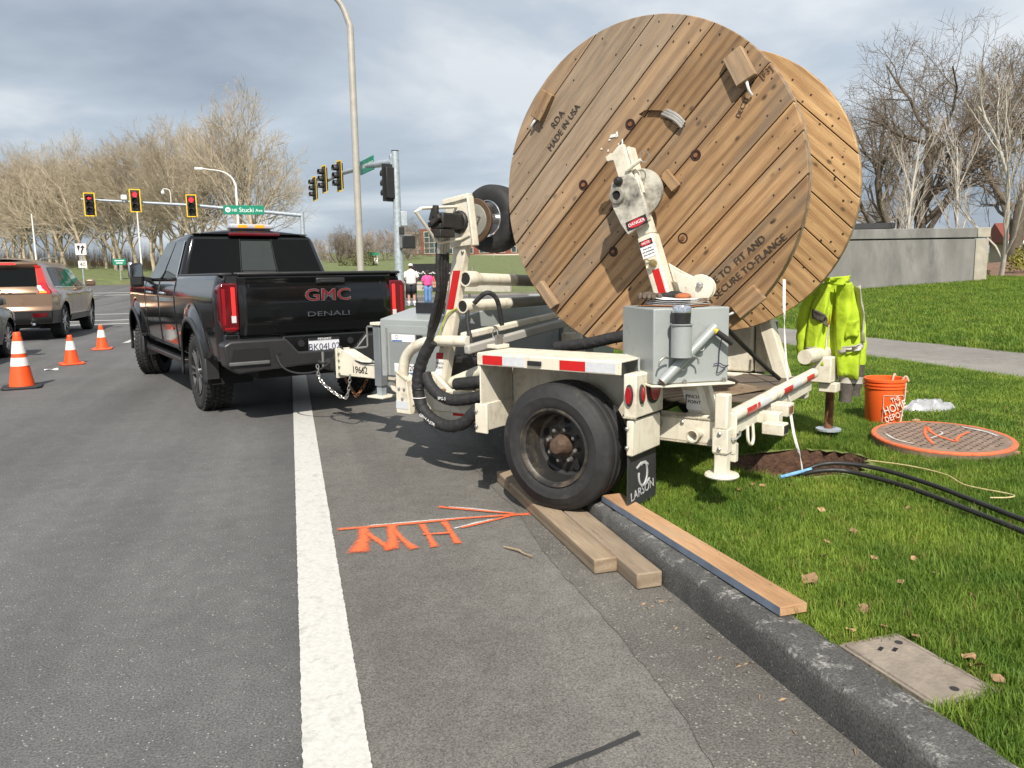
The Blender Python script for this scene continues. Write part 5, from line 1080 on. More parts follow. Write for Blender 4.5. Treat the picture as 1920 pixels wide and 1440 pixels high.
tag(mk('paper_scrap', B().grid(lambda u, v: (u * .19, v * .10, .008 + .012 * math.sin(u * 5 + v * 3)), 5, 4), print_wht, loc=(-3.76, 13.47, 0), rot=(0, 0, .3), solid=.004), 'small crumpled scrap of white paper on the asphalt between cones', 'litter')
def timber(label, x0, x1, y0, y1, z0, z1, m, rz=0, tilt=0):
    l = y1 - y0; w = x1 - x0; h = z1 - z0
    b = B()
    n = 14
    for i in range(n + 1):
        for a, c in ((-1, -1), (1, -1), (1, 1), (-1, 1)):
            j = .004 * noise.noise((i * .5 + x0 * 7, a * 3, c * 3)); b.v.append((lerp(-l / 2, l / 2, i / n), a * w / 2 + j, c * h / 2 + j * .6))
    for i in range(n):
        for k in range(4): b.f.append((i * 4 + k, i * 4 + (k + 1) % 4, (i + 1) * 4 + (k + 1) % 4, (i + 1) * 4 + k))
    b.f += [(3, 2, 1, 0), (n * 4, n * 4 + 1, n * 4 + 2, n * 4 + 3)]
    o = mk('timber', b, m, bevel=.007, seg=2); o.location = ((x0 + x1) / 2, (y0 + y1) / 2, (z0 + z1) / 2 + .004); o.rotation_euler = (tilt, 0, R(90) + rz)
    return o
tag(timber('', 1.275, 1.392, 3.17, 4.88, .005, .078, wood_grey, R(.5)), 'weathered grey timber block nearest the road under the trailer wheel', 'timber', 'wood blocks under the wheel')
tag(timber('', 1.40, 1.522, 2.95, 4.65, .005, .078, wood_grey, R(-.3)), 'weathered timber block against the kerb, ending nearer the camera', 'timber', 'wood blocks under the wheel')
pk = thing('plank', 'long sawn board with a blue painted edge laid on the kerb', 'plank', (1.665, 3.03, .170), R(90) + R(2.4))
mk('board', B().box(-.76, .76, -.058, .058, -.017, .019), wood_plank, pk, bevel=.003)
mk('painted_edge', B().box(-.757, .757, .0585, .0595, -.015, .017), M('blue_grey_paint', (.15, .185, .24), .6, var=.25, scale=9), pk)
# spray paint
def spray(name, col, dens):
    m, t, ns, b, lk = node_mat(name); uv = ns.new('ShaderNodeUVMap'); sp_ = ns.new('ShaderNodeSeparateXYZ'); lk.new(uv.outputs[0], sp_.inputs[0]); tc = ns.new('ShaderNodeTexCoord')
    def nz(s, d): n = ns.new('ShaderNodeTexNoise'); n.inputs['Scale'].default_value = s; n.inputs['Detail'].default_value = d; n.inputs['Roughness'].default_value = .75; lk.new(tc.outputs['Object'], n.inputs['Vector']); return n.outputs[0]
    def mt(op, a, b_):
        x = ns.new('ShaderNodeMath'); x.operation = op
        for i_, q in enumerate((a, b_)):
            if isinstance(q, (int, float)): x.inputs[i_].default_value = q
            else: lk.new(q, x.inputs[i_])
        return x.outputs[0]
    core = mt('MINIMUM', mt('SUBTRACT', 1.0, mt('ABSOLUTE', sp_.outputs[0], 0)), sp_.outputs[1])
    a = mt('ADD', core, mt('MULTIPLY', mt('SUBTRACT', nz(160, 5), .5), 1.9)); a = mt('ADD', a, mt('MULTIPLY', mt('SUBTRACT', nz(28, 4), .5), 1.0))
    mr = ns.new('ShaderNodeMapRange'); mr.inputs['From Min'].default_value = .10 - dens; mr.inputs['From Max'].default_value = .75 - dens; mr.inputs['To Max'].default_value = .95; lk.new(a, mr.inputs[0])
    b.inputs['Base Color'].default_value = (*col, 1); b.inputs['Roughness'].default_value = .75; lk.new(mr.outputs[0], b.inputs['Alpha'])
    return m
sprm = spray('orange_spray_paint', (.78, .15, .05), .06); sprw = spray('white_spray_paint', (.62, .60, .57), -.15)
def uvstrip(o):
    me = o.data; uvl = me.uv_layers.new(name='across'); V = [v.co.copy() for v in me.vertices]; n = len(V) // 2; C = [(V[2 * i] + V[2 * i + 1]) / 2 for i in range(n)]; D_ = [0.0]
    for i in range(1, n): D_.append(D_[-1] + (C[i] - C[i - 1]).length)
    for l in me.loops:
        i = l.vertex_index // 2; w = max(.004, (V[2 * i] - V[2 * i + 1]).length / 2); uvl.data[l.index].uv = (-1.0 if l.vertex_index % 2 == 0 else 1.0, min(1.0, min(D_[i], D_[-1] - D_[i]) / w))
hwt = thing('survey_marking', 'orange sprayed letters HW under a long arrow on the asphalt', 'paint marking', (.7, 4.0, 0))
def stroke(pts, ws, m, z):
    P = catmull([(a - .7, b - 4.0, z) for a, b in pts], 10); bb = B(); n = len(P)
    for i, p in enumerate(P):
        d = (P[min(i + 1, n - 1)] - P[max(i - 1, 0)]).normalized(); s = Vector((-d.y, d.x, 0)); f = i / (n - 1) * (len(ws) - 1); k = min(int(f), len(ws) - 2); w = lerp(ws[k], ws[k + 1], f - k) / 2 * 1.6
        w *= 1 + .18 * noise.noise((i * .9, z * 999, pts[0][0] * 9)); bb.v += [p - s * w, p + s * w]
        if i: bb.f.append((2 * i - 2, 2 * i - 1, 2 * i + 1, 2 * i))
    uvstrip(mk('paint_stroke', bb, m, hwt, recalc=False))
stroke([(.169, 4.212), (.553, 4.185), (.915, 4.175), (1.276, 4.131)], [.028, .028, .022, .032], sprm, .0105); stroke([(.33, 4.225), (.75, 4.20), (1.1, 4.168)], [.016, .026, .016], sprw, .0095)
stroke([(.784, 4.44), (.983, 4.30), (1.191, 4.16)], [.03, .02, .022], sprm, .0115); stroke([(.84, 4.43), (1.0, 4.322), (1.17, 4.185)], [.016, .024, .012], sprw, .0095)
stroke([(.83, 4.015), (.968, 4.062), (1.188, 4.147)], [.02, .018, .02], sprm, .0112); stroke([(.79, 4.02), (.93, 4.075), (1.05, 4.112)], [.018, .028, .012], sprw, .0098)
for pts, ws, z in (([(.318, 4.20), (.304, 4.023), (.256, 3.792)], [.05, .052, .085], .0122), ([(.328, 4.10), (.379, 3.93), (.43, 3.787)], [.03, .026, .05], .0126), ([(.473, 4.193), (.452, 3.975), (.425, 3.79)], [.055, .04, .07], .013), ([(.475, 4.10), (.503, 3.912), (.54, 3.76)], [.03, .026, .045], .0134),
                   ([(.637, 4.15), (.641, 3.956), (.642, 3.756)], [.034, .022, .036], .0122), ([(.766, 4.157), (.767, 3.96), (.765, 3.769)], [.036, .022, .036], .0122), ([(.612, 3.972), (.69, 3.958), (.772, 3.95)], [.018, .022, .024], .0138)): stroke(pts, ws, sprm, z)
tag(mk('twig', B().tube(catmull([(.98, 3.65, .012), (1.03, 3.56, .02), (1.045, 3.53, .014), (1.075, 3.47, .013)], 4), [.006] * 6 + [.005] * 5 + [.007] * 2, 6), M('twig_bark', (.26, .20, .13), .8, var=.2), smooth=True), 'short dry twig lying on the asphalt near the timbers', 'twig')
# vault lid in the turf
vl = thing('utility_vault', 'rectangular concrete utility vault lid sunk in the lawn by the kerb', 'vault lid', (1.845, 1.86, .117), R(2))
conc_l = M('vault_concrete', (.25, .21, .17), .85, var=.25, scale=9, dirt=(.12, .095, .07), damt=.4, dscale=6, bump=.4, bscale=70)
mk('rim', B().box(-.125, -.112, -.20, .20, -.05, .022).box(.112, .125, -.20, .20, -.05, .022).box(-.111, .111, -.20, -.188, -.05, .022).box(-.111, .111, .188, .20, -.05, .022), conc_l, vl)
mk('lid', B().box(-.108, .108, -.184, .184, -.05, .026), conc_l, vl, bevel=.006)
for x, y, r in ((.07, .135, .013), (.0, -.15, .013)): mk('bolt', B().lathe([(0, .028), (r, .028), (r, .02)], (x, y, 0), (0, 0, 1), 12), black_mt, vl)
for x in (-.02, .02): mk('pry_slot', B().cbox((x + .0, .12 - .02 * (x > 0), .0265), (.028, .012, .003), Matrix.Rotation(.5, 3, 'Z')), void, vl)
# manhole cover
mh = thing('manhole_cover', 'round grey manhole lid with orange sprayed rim lying on the grass', 'manhole cover', (4.31, 4.23, .175), R(25), scale=.92)
mh.rotation_euler = (R(1.5), R(-2), R(25))
mk('disc', B().lathe([(0, -.03), (.47, -.03), (.485, -.02), (.488, .045), (.48, .055), (0, .055)], n=64), M('lid_composite', (.22, .155, .115), .8, var=.25, scale=12, dirt=(.10, .08, .07), damt=.3, dscale=8), mh, smooth=True, angle=30)
mk('painted_rim', B().lathe([(.452, .0562), (.456, .0566), (.482, .0566), (.4885, .050), (.489, .040)], n=64), M('sprayed_orange', (.66, .14, .05), .7, var=.2, scale=20, dirt=(.22, .14, .10), damt=.42, dscale=14), mh, smooth=True)
rr = random.Random(2); tb = B()
for i in range(-7, 8):
    for j in range(-7, 8):
        x, y = i * .055, j * .055
        if math.hypot(x, y) < .40: tb.cbox((x, y, .057), (.026, .007, .004), Matrix.Rotation(R(45 if (i + j) % 2 else -45), 3, 'Z'))
o = mk('grip_studs', tb, M('stud_dark', (.06, .045, .038), .8), mh); o['kind'] = 'stuff'
for pts, w, m_ in (([(-.30, -.05), (-.05, .10), (.22, .20)], .035, sprm), ([(.22, .20), (.0, .05), (-.12, -.14)], .04, sprm), ([(-.12, -.14), (.05, -.10), (.25, -.10)], .035, sprm), ([(-.15, .03), (.05, .02), (.12, .06)], .03, sprw), ([(.25, -.30), (.34, -.18), (.38, 0)], .045, sprw), ([(-.38, .05), (-.34, .2), (-.22, .33)], .035, sprw)):
    P = catmull([(a, b, .0615) for a, b in pts], 8); bb = B()
    for i, p in enumerate(P):
        d = (P[min(i + 1, len(P) - 1)] - P[max(i - 1, 0)]).normalized(); s = Vector((-d.y, d.x, 0)) * w / 2 * (1 + .3 * noise.noise((i * .8, w * 40, 0))); bb.v += [p - s, p + s]
        if i: bb.f.append((2 * i - 2, 2 * i - 1, 2 * i + 1, 2 * i))
    uvstrip(mk('paint_stroke', bb, m_, mh, recalc=False))
mk('latch_tab', B().box(-.02, .03, -.51, -.47, .01, .03).box(.30, .36, .30, .34, .05, .075), wood_plank, mh)
# bucket
bk = thing('bucket', 'orange plastic bucket with white lettering standing on the grass', 'bucket', (4.55, 5.06, .15), R(-60))
bor = M('bucket_orange', (.80, .115, .02), .4, var=.05, scale=8, dirt=(.45, .12, .05), damt=.1)
mk('shell', B().lathe([(0, .004), (.128, .004), (.133, .012), (.147, .29), (.155, .292), (.155, .302), (.148, .304), (.148, .315), (.157, .317), (.157, .327), (.149, .329), (.149, .343), (.158, .345), (.158, .365), (.152, .37), (.146, .366), (.128, .02), (0, .018)], n=44), bor, bk, smooth=True, angle=35)
mk('bail', B().tube(catmull([(.16, 0, .34), (.17, -.05, .20), (.165, -.10, .06), (.155, -.11, .03)], 6), .0035, 5), M('grip_white', (.6, .5, .42), .5), bk, smooth=True)
for a in (20, 80): mk('rope_loop', B().tube(catmull([(.10 * math.cos(R(a)), .10 * math.sin(R(a)), .30), (.145 * math.cos(R(a)), .145 * math.sin(R(a)), .385), (.17 * math.cos(R(a)), .17 * math.sin(R(a)), .345)], 5), .008, 6), M('rope_tan', (.55, .42, .30), .8), bk, smooth=True)
lbl_m = M('bucket_print', (.80, .62, .52), .5, var=.04)
# printed square with slanted lettering, wrapped to the front of the pail
fr = Vector((-.27, -.95, 0)).normalized(); 
def bucket_print(s, dx, dz, size, sh=.0):
    a = R(-90 + 20 - 60 * 0) ; 
    return s
bt_ = Matrix.Rotation(-R(-60), 3, 'Z') @ Vector((-.36, -.93, 0)).normalized(); rt_ = Vector((-bt_.y, bt_.x, 0))
for s, dz, sz_ in (('THE', .215, .055), ('HOME', .150, .088), ('DEPOT', .078, .066)):
    c = bt_ * .1485 + rt_ * .03 + Vector((0, 0, dz)); text(s, c, rt_ + Vector((0, 0, .42)), Vector((0, 0, 1)), sz_, lbl_m, bk, sx=.72, ext=.004)
fm = B()
for a, b_ in (((-.055, .03), (.105, .03)), ((.105, .03), (.105, .245)), ((.105, .245), (-.055, .245)), ((-.055, .245), (-.055, .03))):
    pts = [bt_ * (.1500 - .5 * (lerp(a[0], b_[0], k / 6) ** 2) / .15 - (.010 if lerp(a[1], b_[1], k / 6) < .1 else 0)) + rt_ * lerp(a[0], b_[0], k / 6) + Vector((0, 0, lerp(a[1], b_[1], k / 6))) for k in range(7)]; fm.tube(pts, .0022, 4)
mk('print_frame', fm, lbl_m, bk)
# plastic bag
rr = random.Random(9)
def bagf(u, v):
    x = lerp(-.26, .28, u); e = math.sin(math.pi * u) ** .6; y = lerp(-.13, .13, v) * e; z = .005 + .10 * e * math.sin(math.pi * v) + .05 * e * noise.noise((u * 6, v * 5, 1)) + .03 * noise.noise((u * 13, v * 11, 4)) * e; return (x, y, max(.004, z))
tag(mk('plastic_bag', B().grid(bagf, 26, 18), M('grey_plastic_film', (.40, .41, .43), .25, var=.25, scale=14, alpha=.75), loc=(5.25, 5.32, .15), rot=(0, 0, -.15), smooth=True, solid=.002), 'crumpled grey plastic bag on the grass behind the orange bucket', 'plastic bag')
# cables, pull tape, pipe end, rope
cab_m = M('black_cable', (.018, .018, .019), .5, var=.25, dirt=(.12, .08, .05), damt=.1, dscale=9)
tag(mk('cable', B().tube(catmull([(2.95, 4.25, -.35), (2.93, 4.02, .02), (2.97, 3.92, .17), (3.13, 3.88, .215), (3.29, 3.70, .215), (3.36, 3.38, .20), (3.345, 3.05, .192), (3.31, 2.72, .19), (3.25, 2.17, .19)], 8), .0135, 12), cab_m, smooth=True), 'black cable arching out of the pit, the one farther from the camera', 'cable', 'black cables from the pit')
tag(mk('cable', B().tube(catmull([(2.90, 4.25, -.35), (2.885, 4.0, .02), (2.91, 3.87, .16), (3.02, 3.78, .205), (3.14, 3.70, .20), (3.225, 3.39, .19), (3.205, 3.01, .19), (3.165, 2.587, .188), (3.06, 2.07, .188)], 8), .0135, 12), cab_m, smooth=True), 'black cable across the grass, the one nearer the camera', 'cable', 'black cables from the pit')
tp = B(); P = catmull([(3.03, 4.28, 1.33), (2.99, 4.20, 1.0), (2.93, 4.05, .62), (2.95, 4.02, .40), (3.01, 4.0, .15), (3.02, 4.05, -.1)], 10)
for i, p in enumerate(P):
    a = i * .22; s = Vector((math.cos(a) * .8, -.3, 0)).normalized() * .0085; tp.v += [p - s, p + s]
    if i: tp.f.append((2 * i - 2, 2 * i - 1, 2 * i + 1, 2 * i))
tag(mk('pull_tape', tp, M('white_webbing', (.72, .70, .68), .6, var=.08, scale=60), recalc=False, solid=.002), 'white pulling tape running from the reel down into the pit', 'tape')
tag(mk('pipe_end', B().tube([(2.73, 3.83, .175), (2.98, 3.88, .19)], .011, 10), M('blue_pipe', (.18, .38, .66), .5, var=.3, scale=30), smooth=True), 'short blue conduit end lying by the pit under the cables', 'pipe')
tag(mk('rope', B().tube(catmull([(3.47, 3.97, .185), (3.59, 3.75, .19), (3.63, 3.52, .19), (3.57, 3.32, .185), (3.63, 3.09, .19), (3.57, 3.05, .19), (3.49, 3.09, .185)], 8), .0042, 6), M('straw_rope', (.50, .42, .20), .8, var=.2, scale=60), smooth=True), 'straw coloured rope loosely laid on the grass behind the cables', 'rope')
# dry leaves
leaf_m = M('dry_leaf', (.36, .22, .12), .8, var=.25, scale=20, rnd=.35)
lf = B(); n_ = 9
for i in range(n_ + 1):
    t = i / n_; w = .028 * math.sin(math.pi * min(1, t * 1.05)) ** .7 * (1 + .35 * abs(math.sin(t * 9)))
    lf.v += [(t * .085 - .04, -w, .012 + .012 * math.sin(t * 4)), (t * .085 - .04, 0, .004 + .008 * math.sin(t * 3)), (t * .085 - .04, w, .014 + .01 * math.cos(t * 5))]
    if i: lf.f += [(3 * i - 3, 3 * i - 2, 3 * i + 1, 3 * i), (3 * i - 2, 3 * i - 1, 3 * i + 2, 3 * i + 1)]
lme = mesh('dry_leaf', lf); lme.materials.append(leaf_m); rr = random.Random(12)
LP = [(2.57, 3.25), (1.94, 2.5), (2.56, 3.75), (2.52, 3.79), (2.16, 2.7), (2.47, 2.41), (2.51, 2.57), (2.43, 2.2), (2.29, 2.85), (2.5, 2.93), (2.35, 2.62), (2.38, 3.72), (2.72, 3.72), (2.39, 3.35), (6.66, 6.03), (6.24, 6.01), (5.7, 6.05), (5.81, 4.96), (4.05, 3.99), (2.27, 2.38), (1.96, 2.22), (3.01, 3.14), (1.93, 2.09), (1.98, 2.0), (2.01, 1.78), (2.0, 1.70), (1.80, 2.10), (2.03, 1.83)]
for i, (x, y) in enumerate(LP):
    o = bpy.data.objects.new('dry_leaf', lme); COL.objects.link(o); o.location = (x, y, lawn_z(x, y) + .030); o.rotation_euler = (rr.uniform(-.4, .4), rr.uniform(-.4, .4), rr.uniform(0, 6.3)); k = rr.uniform(.32, .62) * (1.6 if i in (0, 1) else 1); o.scale = (k, k, k)
    tag(o, ('large curled brown leaf in the middle of the near lawn', 'large flat brown leaf beside the near end of the plank')[i] if i < 2 else 'curled brown dry leaf lying on the grass', 'leaf', 'dry leaves on the lawn')
# things on the control box
def onbox(x, y, z): # control-box frame to world
    c, s = math.cos(R(-40)), math.sin(R(-40)); lx, ly = x * c - y * s - .545, x * s + y * c + .875; return wor(lx, ly, z + .812)
BRZ = TRZ + R(-40)
cb_ = thing('clipboard', 'brown clipboard with white papers on the grey control box', 'clipboard', onbox(-.02, .0, .401), BRZ + R(38))
mk('board', B().box(-.16, .16, -.115, .115, .001, .006), M('hardboard', (.30, .13, .06), .6), cb_, bevel=.002)
for k in range(4): mk('paper', B().grid(lambda u, v: (lerp(-.15, .13, u), lerp(-.10, .10, v), .008 + .009 * k + (.02 + .012 * k) * max(0, u - .62) ** 1.3 * (1 + .5 * math.sin(v * 4 + k)) + .014 * max(0, .3 - u)), 10, 6), print_wht, cb_, smooth=True, solid=.0012, rot=(0, 0, .04 * (k - 1.5)))
mk('clip', B().box(-.155, -.115, -.05, .05, .027, .033).tube([(-.15, -.05, .037), (-.15, .05, .037)], .006, 8), chrome, cb_)
mug = thing('travel_mug', 'black travel mug with steel rim in the box cup holder', 'mug', onbox(-.268, .085, .20), BRZ)
mk('cup', B().lathe([(0, .0), (.036, .0), (.046, .175), (.0465, .18)], n=28), black_pl, mug, smooth=True); mk('steel_rim', B().lathe([(.0475, .178), (.048, .205), (.045, .212), (.042, .207), (0, .200)], n=28), chrome, mug, smooth=True)
glv = M('glove_leather', (.10, .075, .055), .85, var=.35, scale=25, bump=.6, bscale=40); glo = M('glove_orange', (.35, .11, .04), .8, var=.2)
def glove(label, x, y, rz, mts, lift):
    t = thing('work_glove', label, 'glove', onbox(x, y, .403 + lift), BRZ + rz, 'work gloves on the control box')
    mk('palm', B().ball((0, 0, .028), (.055, .045, .024), 14, 8), mts[0], t, smooth=True)
    for k in range(4): mk('finger', B().tube(catmull([(.035, -.032 + .021 * k, .028), (.075, -.036 + .023 * k, .036 - .004 * k), (.10 - .006 * abs(k - 1.5), -.038 + .025 * k, .016)], 4), [.013] * 6 + [.012, .010, .006], 8), mts[0], t, smooth=True)
    mk('thumb', B().tube(catmull([(-.01, .03, .028), (.02, .058, .03), (.045, .062, .018)], 4), [.014] * 6 + [.013, .010, .007], 8), mts[0], t, smooth=True)
    mk('cuff', B().ball((-.062, 0, .022), (.042, .046, .019), 14, 8), mts[1], t, smooth=True)
glove('worn brown leather work glove lying left on the clipboard', .06, .12, R(150), (glv, glv), .022)
glove('dark work glove with orange cuff lying right on the clipboard', .10, -.05, R(20), (M('glove_black', (.02, .02, .02), .8, var=.3), glo), .022)
# hi-vis jacket on the side post
JW = wor(-.86, -1.02, 0); jd = math.atan2(-.27533, .96122)
jk_ = thing('safety_jacket', 'lime yellow safety jacket with grey bands hanging on the trailer post', 'jacket', (JW.x, JW.y, .43), jd)
lime = M('lime_fabric', (.40, .55, .02), .85, var=.2, scale=5, bump=.35, bscale=14, bdist=.03, dirt=(.30, .33, .05), damt=.15); band = M('silver_band', (.40, .38, .34), .5, var=.12, scale=20); cuffm = M('dark_jacket_cloth', (.075, .065, .055), .85, var=.25, scale=12, bump=.6, bscale=10, bdist=.05)
def panel(nm, left, right, m, ph, depth=0.0, par=None, amp=.022, n=(14, 24), yo=-.06):
    """left/right: lists of (x, z) edges from the top down"""
    L_, R__ = catmull([(a, 0, b) for a, b in left], 6), catmull([(a, 0, b) for a, b in right], 6)
    def fn(u, v):
        f = v * (len(L_) - 1); k = min(int(f), len(L_) - 2); a = L_[k].lerp(L_[k + 1], f - k); f = v * (len(R__) - 1); k = min(int(f), len(R__) - 2); b = R__[k].lerp(R__[k + 1], f - k); p = a.lerp(b, u)
        return (p.x, yo - .07 * math.sin(math.pi * u) * (1 - .3 * v) + amp * math.sin(u * 9 + ph + v * 3) * (.3 + v) + .016 * noise.noise((u * 5, v * 6, ph)) + depth, p.z)
    return mk(nm, B().grid(fn, *n), m, par or jk_, smooth=True, solid=.006)
K = 232 / 260
panel('back_panel', [(-.085, .86), (-.14, .70), (-.17, .50), (-.19, .28)], [(.10, .88), (.18, .74), (.21, .5), (.20, .26)], lime, 2, .10, amp=.03)
panel('front_panel', [(-.085, .86), (-.15, .68), (-.18, .48), (-.19, .30)], [(-.035, .85), (-.03, .66), (-.055, .45), (-.06, .29)], lime, 0)
fp = panel('front_panel', [(.02, .86), (.015, .68), (.015, .48), (.04, .22)], [(.115, .87), (.175, .72), (.20, .48), (.20, .18)], lime, 1)
panel('collar', [(-.08, .90), (-.085, .85)], [(.10, .915), (.105, .85)], lime, 3, -.01, n=(12, 6))
panel('dark_strap', [(-.16, .69), (-.155, .62)], [(-.055, .62), (-.06, .56)], cuffm, 0, -.035, n=(8, 5))
panel('reflective_band', [(.028, .42), (.03, .375)], [(.205, .45), (.205, .405)], band, 1, -.03, amp=.016, n=(10, 4)); panel('reflective_band', [(.125, .84), (.165, .62), (.175, .45)], [(.145, .85), (.19, .63), (.20, .45)], band, 1, -.03, amp=.004, n=(3, 16))
panel('reflective_band', [(-.187, .42), (-.19, .375)], [(-.12, .44), (-.12, .40)], band, 0, -.02, amp=.01, n=(6, 4))
panel('pocket', [(.05, .60), (.055, .48)], [(.165, .62), (.17, .50)], lime, 1, -.03, amp=.016, n=(8, 6))
def sleeve(pts, rads, split):
    P = catmull(pts, 6); n = len(P); rv = [interp(i / (n - 1), [k / (len(rads) - 1) for k in range(len(rads))], rads) * (1 + .07 * math.sin(i * 1.9)) for i in range(n)]; c = int(n * split)
    s_ = mk('sleeve', B().tube(P[:c + 1], rv[:c + 1], 14, caps=False), lime, jk_, smooth=True); mk('sleeve_cuff', B().tube(P[c:], rv[c:], 14), cuffm, s_, smooth=True); mk('reflective_band', B().tube(P[c + 3:c + 6], [r + .004 for r in rv[c + 3:c + 6]], 14, caps=False), band, s_, smooth=True)
sleeve([(.12, .03, .80), (.14, .02, .62), (.14, .0, .40), (.13, -.03, .22), (.12, -.04, .02)], [.05, .055, .055, .052, .042], .60)
sleeve([(.17, .04, .80), (.205, .03, .60), (.215, .0, .38), (.20, -.01, .2), (.19, -.01, .06)], [.05, .055, .055, .05, .04], .6)
sleeve([(-.13, .03, .78), (-.165, .03, .62), (-.17, .02, .45), (-.165, .02, .33)], [.045, .05, .05, .045], .98)

# grit and dead bits lying in the gutter
rg = random.Random(77); db = B()
for k in range(150):
    y = rg.uniform(.8, 6.0); x = 1.515 - abs(rg.gauss(0, .10)); l = rg.uniform(.006, .022); a = rg.uniform(0, 3.14); w = rg.uniform(.0015, .005); dx_, dy_ = math.cos(a) * l, math.sin(a) * l
    if x < 1.15 or (y > 2.9 and x > 1.26): continue
    db.add([(x - dx_, y - dy_, .009), (x - dy_ * w / l, y + dx_ * w / l, .014), (x + dx_, y + dy_, .010), (x + dy_ * w / l, y - dx_ * w / l, .009)], [(0, 1, 2, 3)])
tag(mk('gutter_litter', db, M('dead_plant_bits', (.30, .20, .12), .9, var=.4, scale=40), recalc=False), 'dead plant bits and grit along the gutter', 'litter', kind='stuff')
tag(mk('twig', B().tube(catmull([(1.30, 1.62, .012), (1.315, 1.56, .02), (1.335, 1.51, .016), (1.35, 1.46, .012)], 4), .004, 5), M('red_twig', (.33, .18, .10), .8), smooth=True), 'small reddish twig lying in the gutter near the bottom edge', 'twig')

# ---------------------------------------------------------------- street furniture
sig_yel = M('signal_yellow', (.80, .52, .02), .5, var=.05); sig_blk = M('signal_black', (.02, .02, .021), .5, var=.15)
def red_lamp(): return M('lit_red_signal', (.7, .02, .03), .4, emit=(1, .03, .05), estr=2.2)
lens_off = M('unlit_lens', (.03, .025, .022), .2, var=.2)
# local frame: the head faces -y
def signal(label, loc, rz, lit=0, arrow=False, yellow=True, h=1.05, group=None):
    t = thing('traffic_light', label, 'traffic light', loc, rz, group)
    w = .34
    mk('housing', B().box(-w / 2, w / 2, .0, .18, -h / 2, h / 2), sig_blk, t, bevel=.02)
    mk('backplate', B().box(-w / 2 - .11, w / 2 + .11, .06, .07, -h / 2 - .11, h / 2 + .11), sig_blk, t)
    if yellow:
        a, b_ = w / 2 + .12, h / 2 + .12; bb = B()
        for x0, x1, z0, z1 in ((-a, a, b_ - .055, b_), (-a, a, -b_, -b_ + .055), (-a, -a + .055, -b_ + .055, b_ - .055), (a - .055, a, -b_ + .055, b_ - .055)): bb.box(x0, x1, .045, .059, z0, z1)
        mk('yellow_border', bb, sig_yel, t)
    for k in range(3):
        z = (1 - k) * .33
        ln = mk('lens', B().lathe([(0, .012), (.08, .008), (.135, 0)], (0, 0, z), (0, -1, 0), 20), red_lamp() if (lit == k and not arrow) else lens_off, t, smooth=True)
        if lit == k and arrow: mk('arrow', B().prism([(-.11, 0), (0, .09), (0, .03), (.11, .03), (.11, -.03), (0, -.03), (0, -.09)], (0, -.02, z), (1, 0, 0), (0, 0, 1), (0, .006, 0)), red_lamp(), ln)
        mk('visor', B().grid(lambda u, v: (.15 * math.cos(R(lerp(-35, 215, u))), -lerp(.0, .24, v), z + .15 * math.sin(R(lerp(-35, 215, u)))), 14, 2), sig_blk, t, smooth=True, solid=.006)
    return t
def pole(b, p0, p1, r0, r1, n=14): return b.tube([p0, p1], [r0, r1], n)
g = 'red traffic lights over the road'
lm = thing('signal_mast', 'far galvanized signal mast with long arm over the road ahead', 'signal mast', (.95, 50.7, .12))
mk('pole', B().tube([(0, 0, 0), (0, 0, 5.25)], [.16, .12], 14), galv, lm, smooth=True)
mk('arm', B().tube([(0, 0, 5.02), (-6, -.9, 5.5), (-11.9, -1.85, 5.72)], [.12, .09, .055], 12), galv, lm, smooth=True)
mk('detector', B().box(-9.9, -9.6, -1.7, -1.55, 5.75, 6.0).tube([(-9.75, -1.6, 5.6), (-9.75, -1.6, 5.8)], .03, 6), white_clean, lm)
cm = mk('camera_bracket', B().tube(catmull([(-7.35, -1.2, 5.6), (-7.35, -1.2, 6.2), (-7.45, -1.2, 6.38), (-7.7, -1.2, 6.4), (-7.75, -1.2, 6.3)], 5), .025, 6), white_clean, lm, smooth=True)
mk('camera_dome', B().ball((-7.75, -1.2, 6.2), (.10, .10, .13)), white_clean, cm, smooth=True)
signal('traffic light with red left arrow at the end of the far arm', (-10.47, 48.5, 5.53), R(6), 0, True, group=g)
signal('red traffic light hanging on the middle of the far mast arm', (-8.21, 48.95, 5.80), R(3), 0, group=g)
signal('red traffic light hanging next to the street name sign', (-5.27, 49.2, 5.56), R(3), 0, group=g)
green = M('sign_green', (.0, .22, .13), .45, var=.04); 
ss = thing('street_sign', 'green street sign reading NE Stucki Ave on the far mast arm', 'street sign', (-2.42, 49.75, 5.38), R(2))
mk('board', B().box(-1.16, 1.16, -.02, .02, -.27, .27), green, ss, bevel=.01)
text('NE', (-.53, -.024, -.03), (1, 0, 0), (0, 0, 1), .24, print_wht, ss); text('Stucki', (.15, -.024, -.01), (1, 0, 0), (0, 0, 1), .38, print_wht, ss, sx=.92); text('Ave', (.86, -.024, -.03), (1, 0, 0), (0, 0, 1), .26, print_wht, ss)
mk('emblem', B().lathe([(0, .006), (.15, .006), (.15, 0)], (-.90, -.021, 0), (0, -1, 0), 22), print_wht, ss); mk('emblem_mark', B().box(-.965, -.935, -.03, -.028, -.08, .09).box(-.865, -.835, -.03, -.028, -.09, .08).box(-.935, -.865, -.03, -.028, -.02, .02), green, ss)
nm = thing('signal_mast', 'near galvanized signal pole behind the truck with arm reaching away', 'signal mast', (3.75, 27.6, .13))
mk('pole', B().tube([(0, 0, 0), (0, .0, 5.5)], [.165, .125], 20), galv, nm, smooth=True)
mk('pole_cap', B().lathe([(.128, 5.5), (.13, 5.53), (0, 5.55)], n=18), black_mt, nm); mk('arm_flange', B().box(-.16, .0, .05, .42, 4.90, 5.42), galv, nm, bevel=.02)
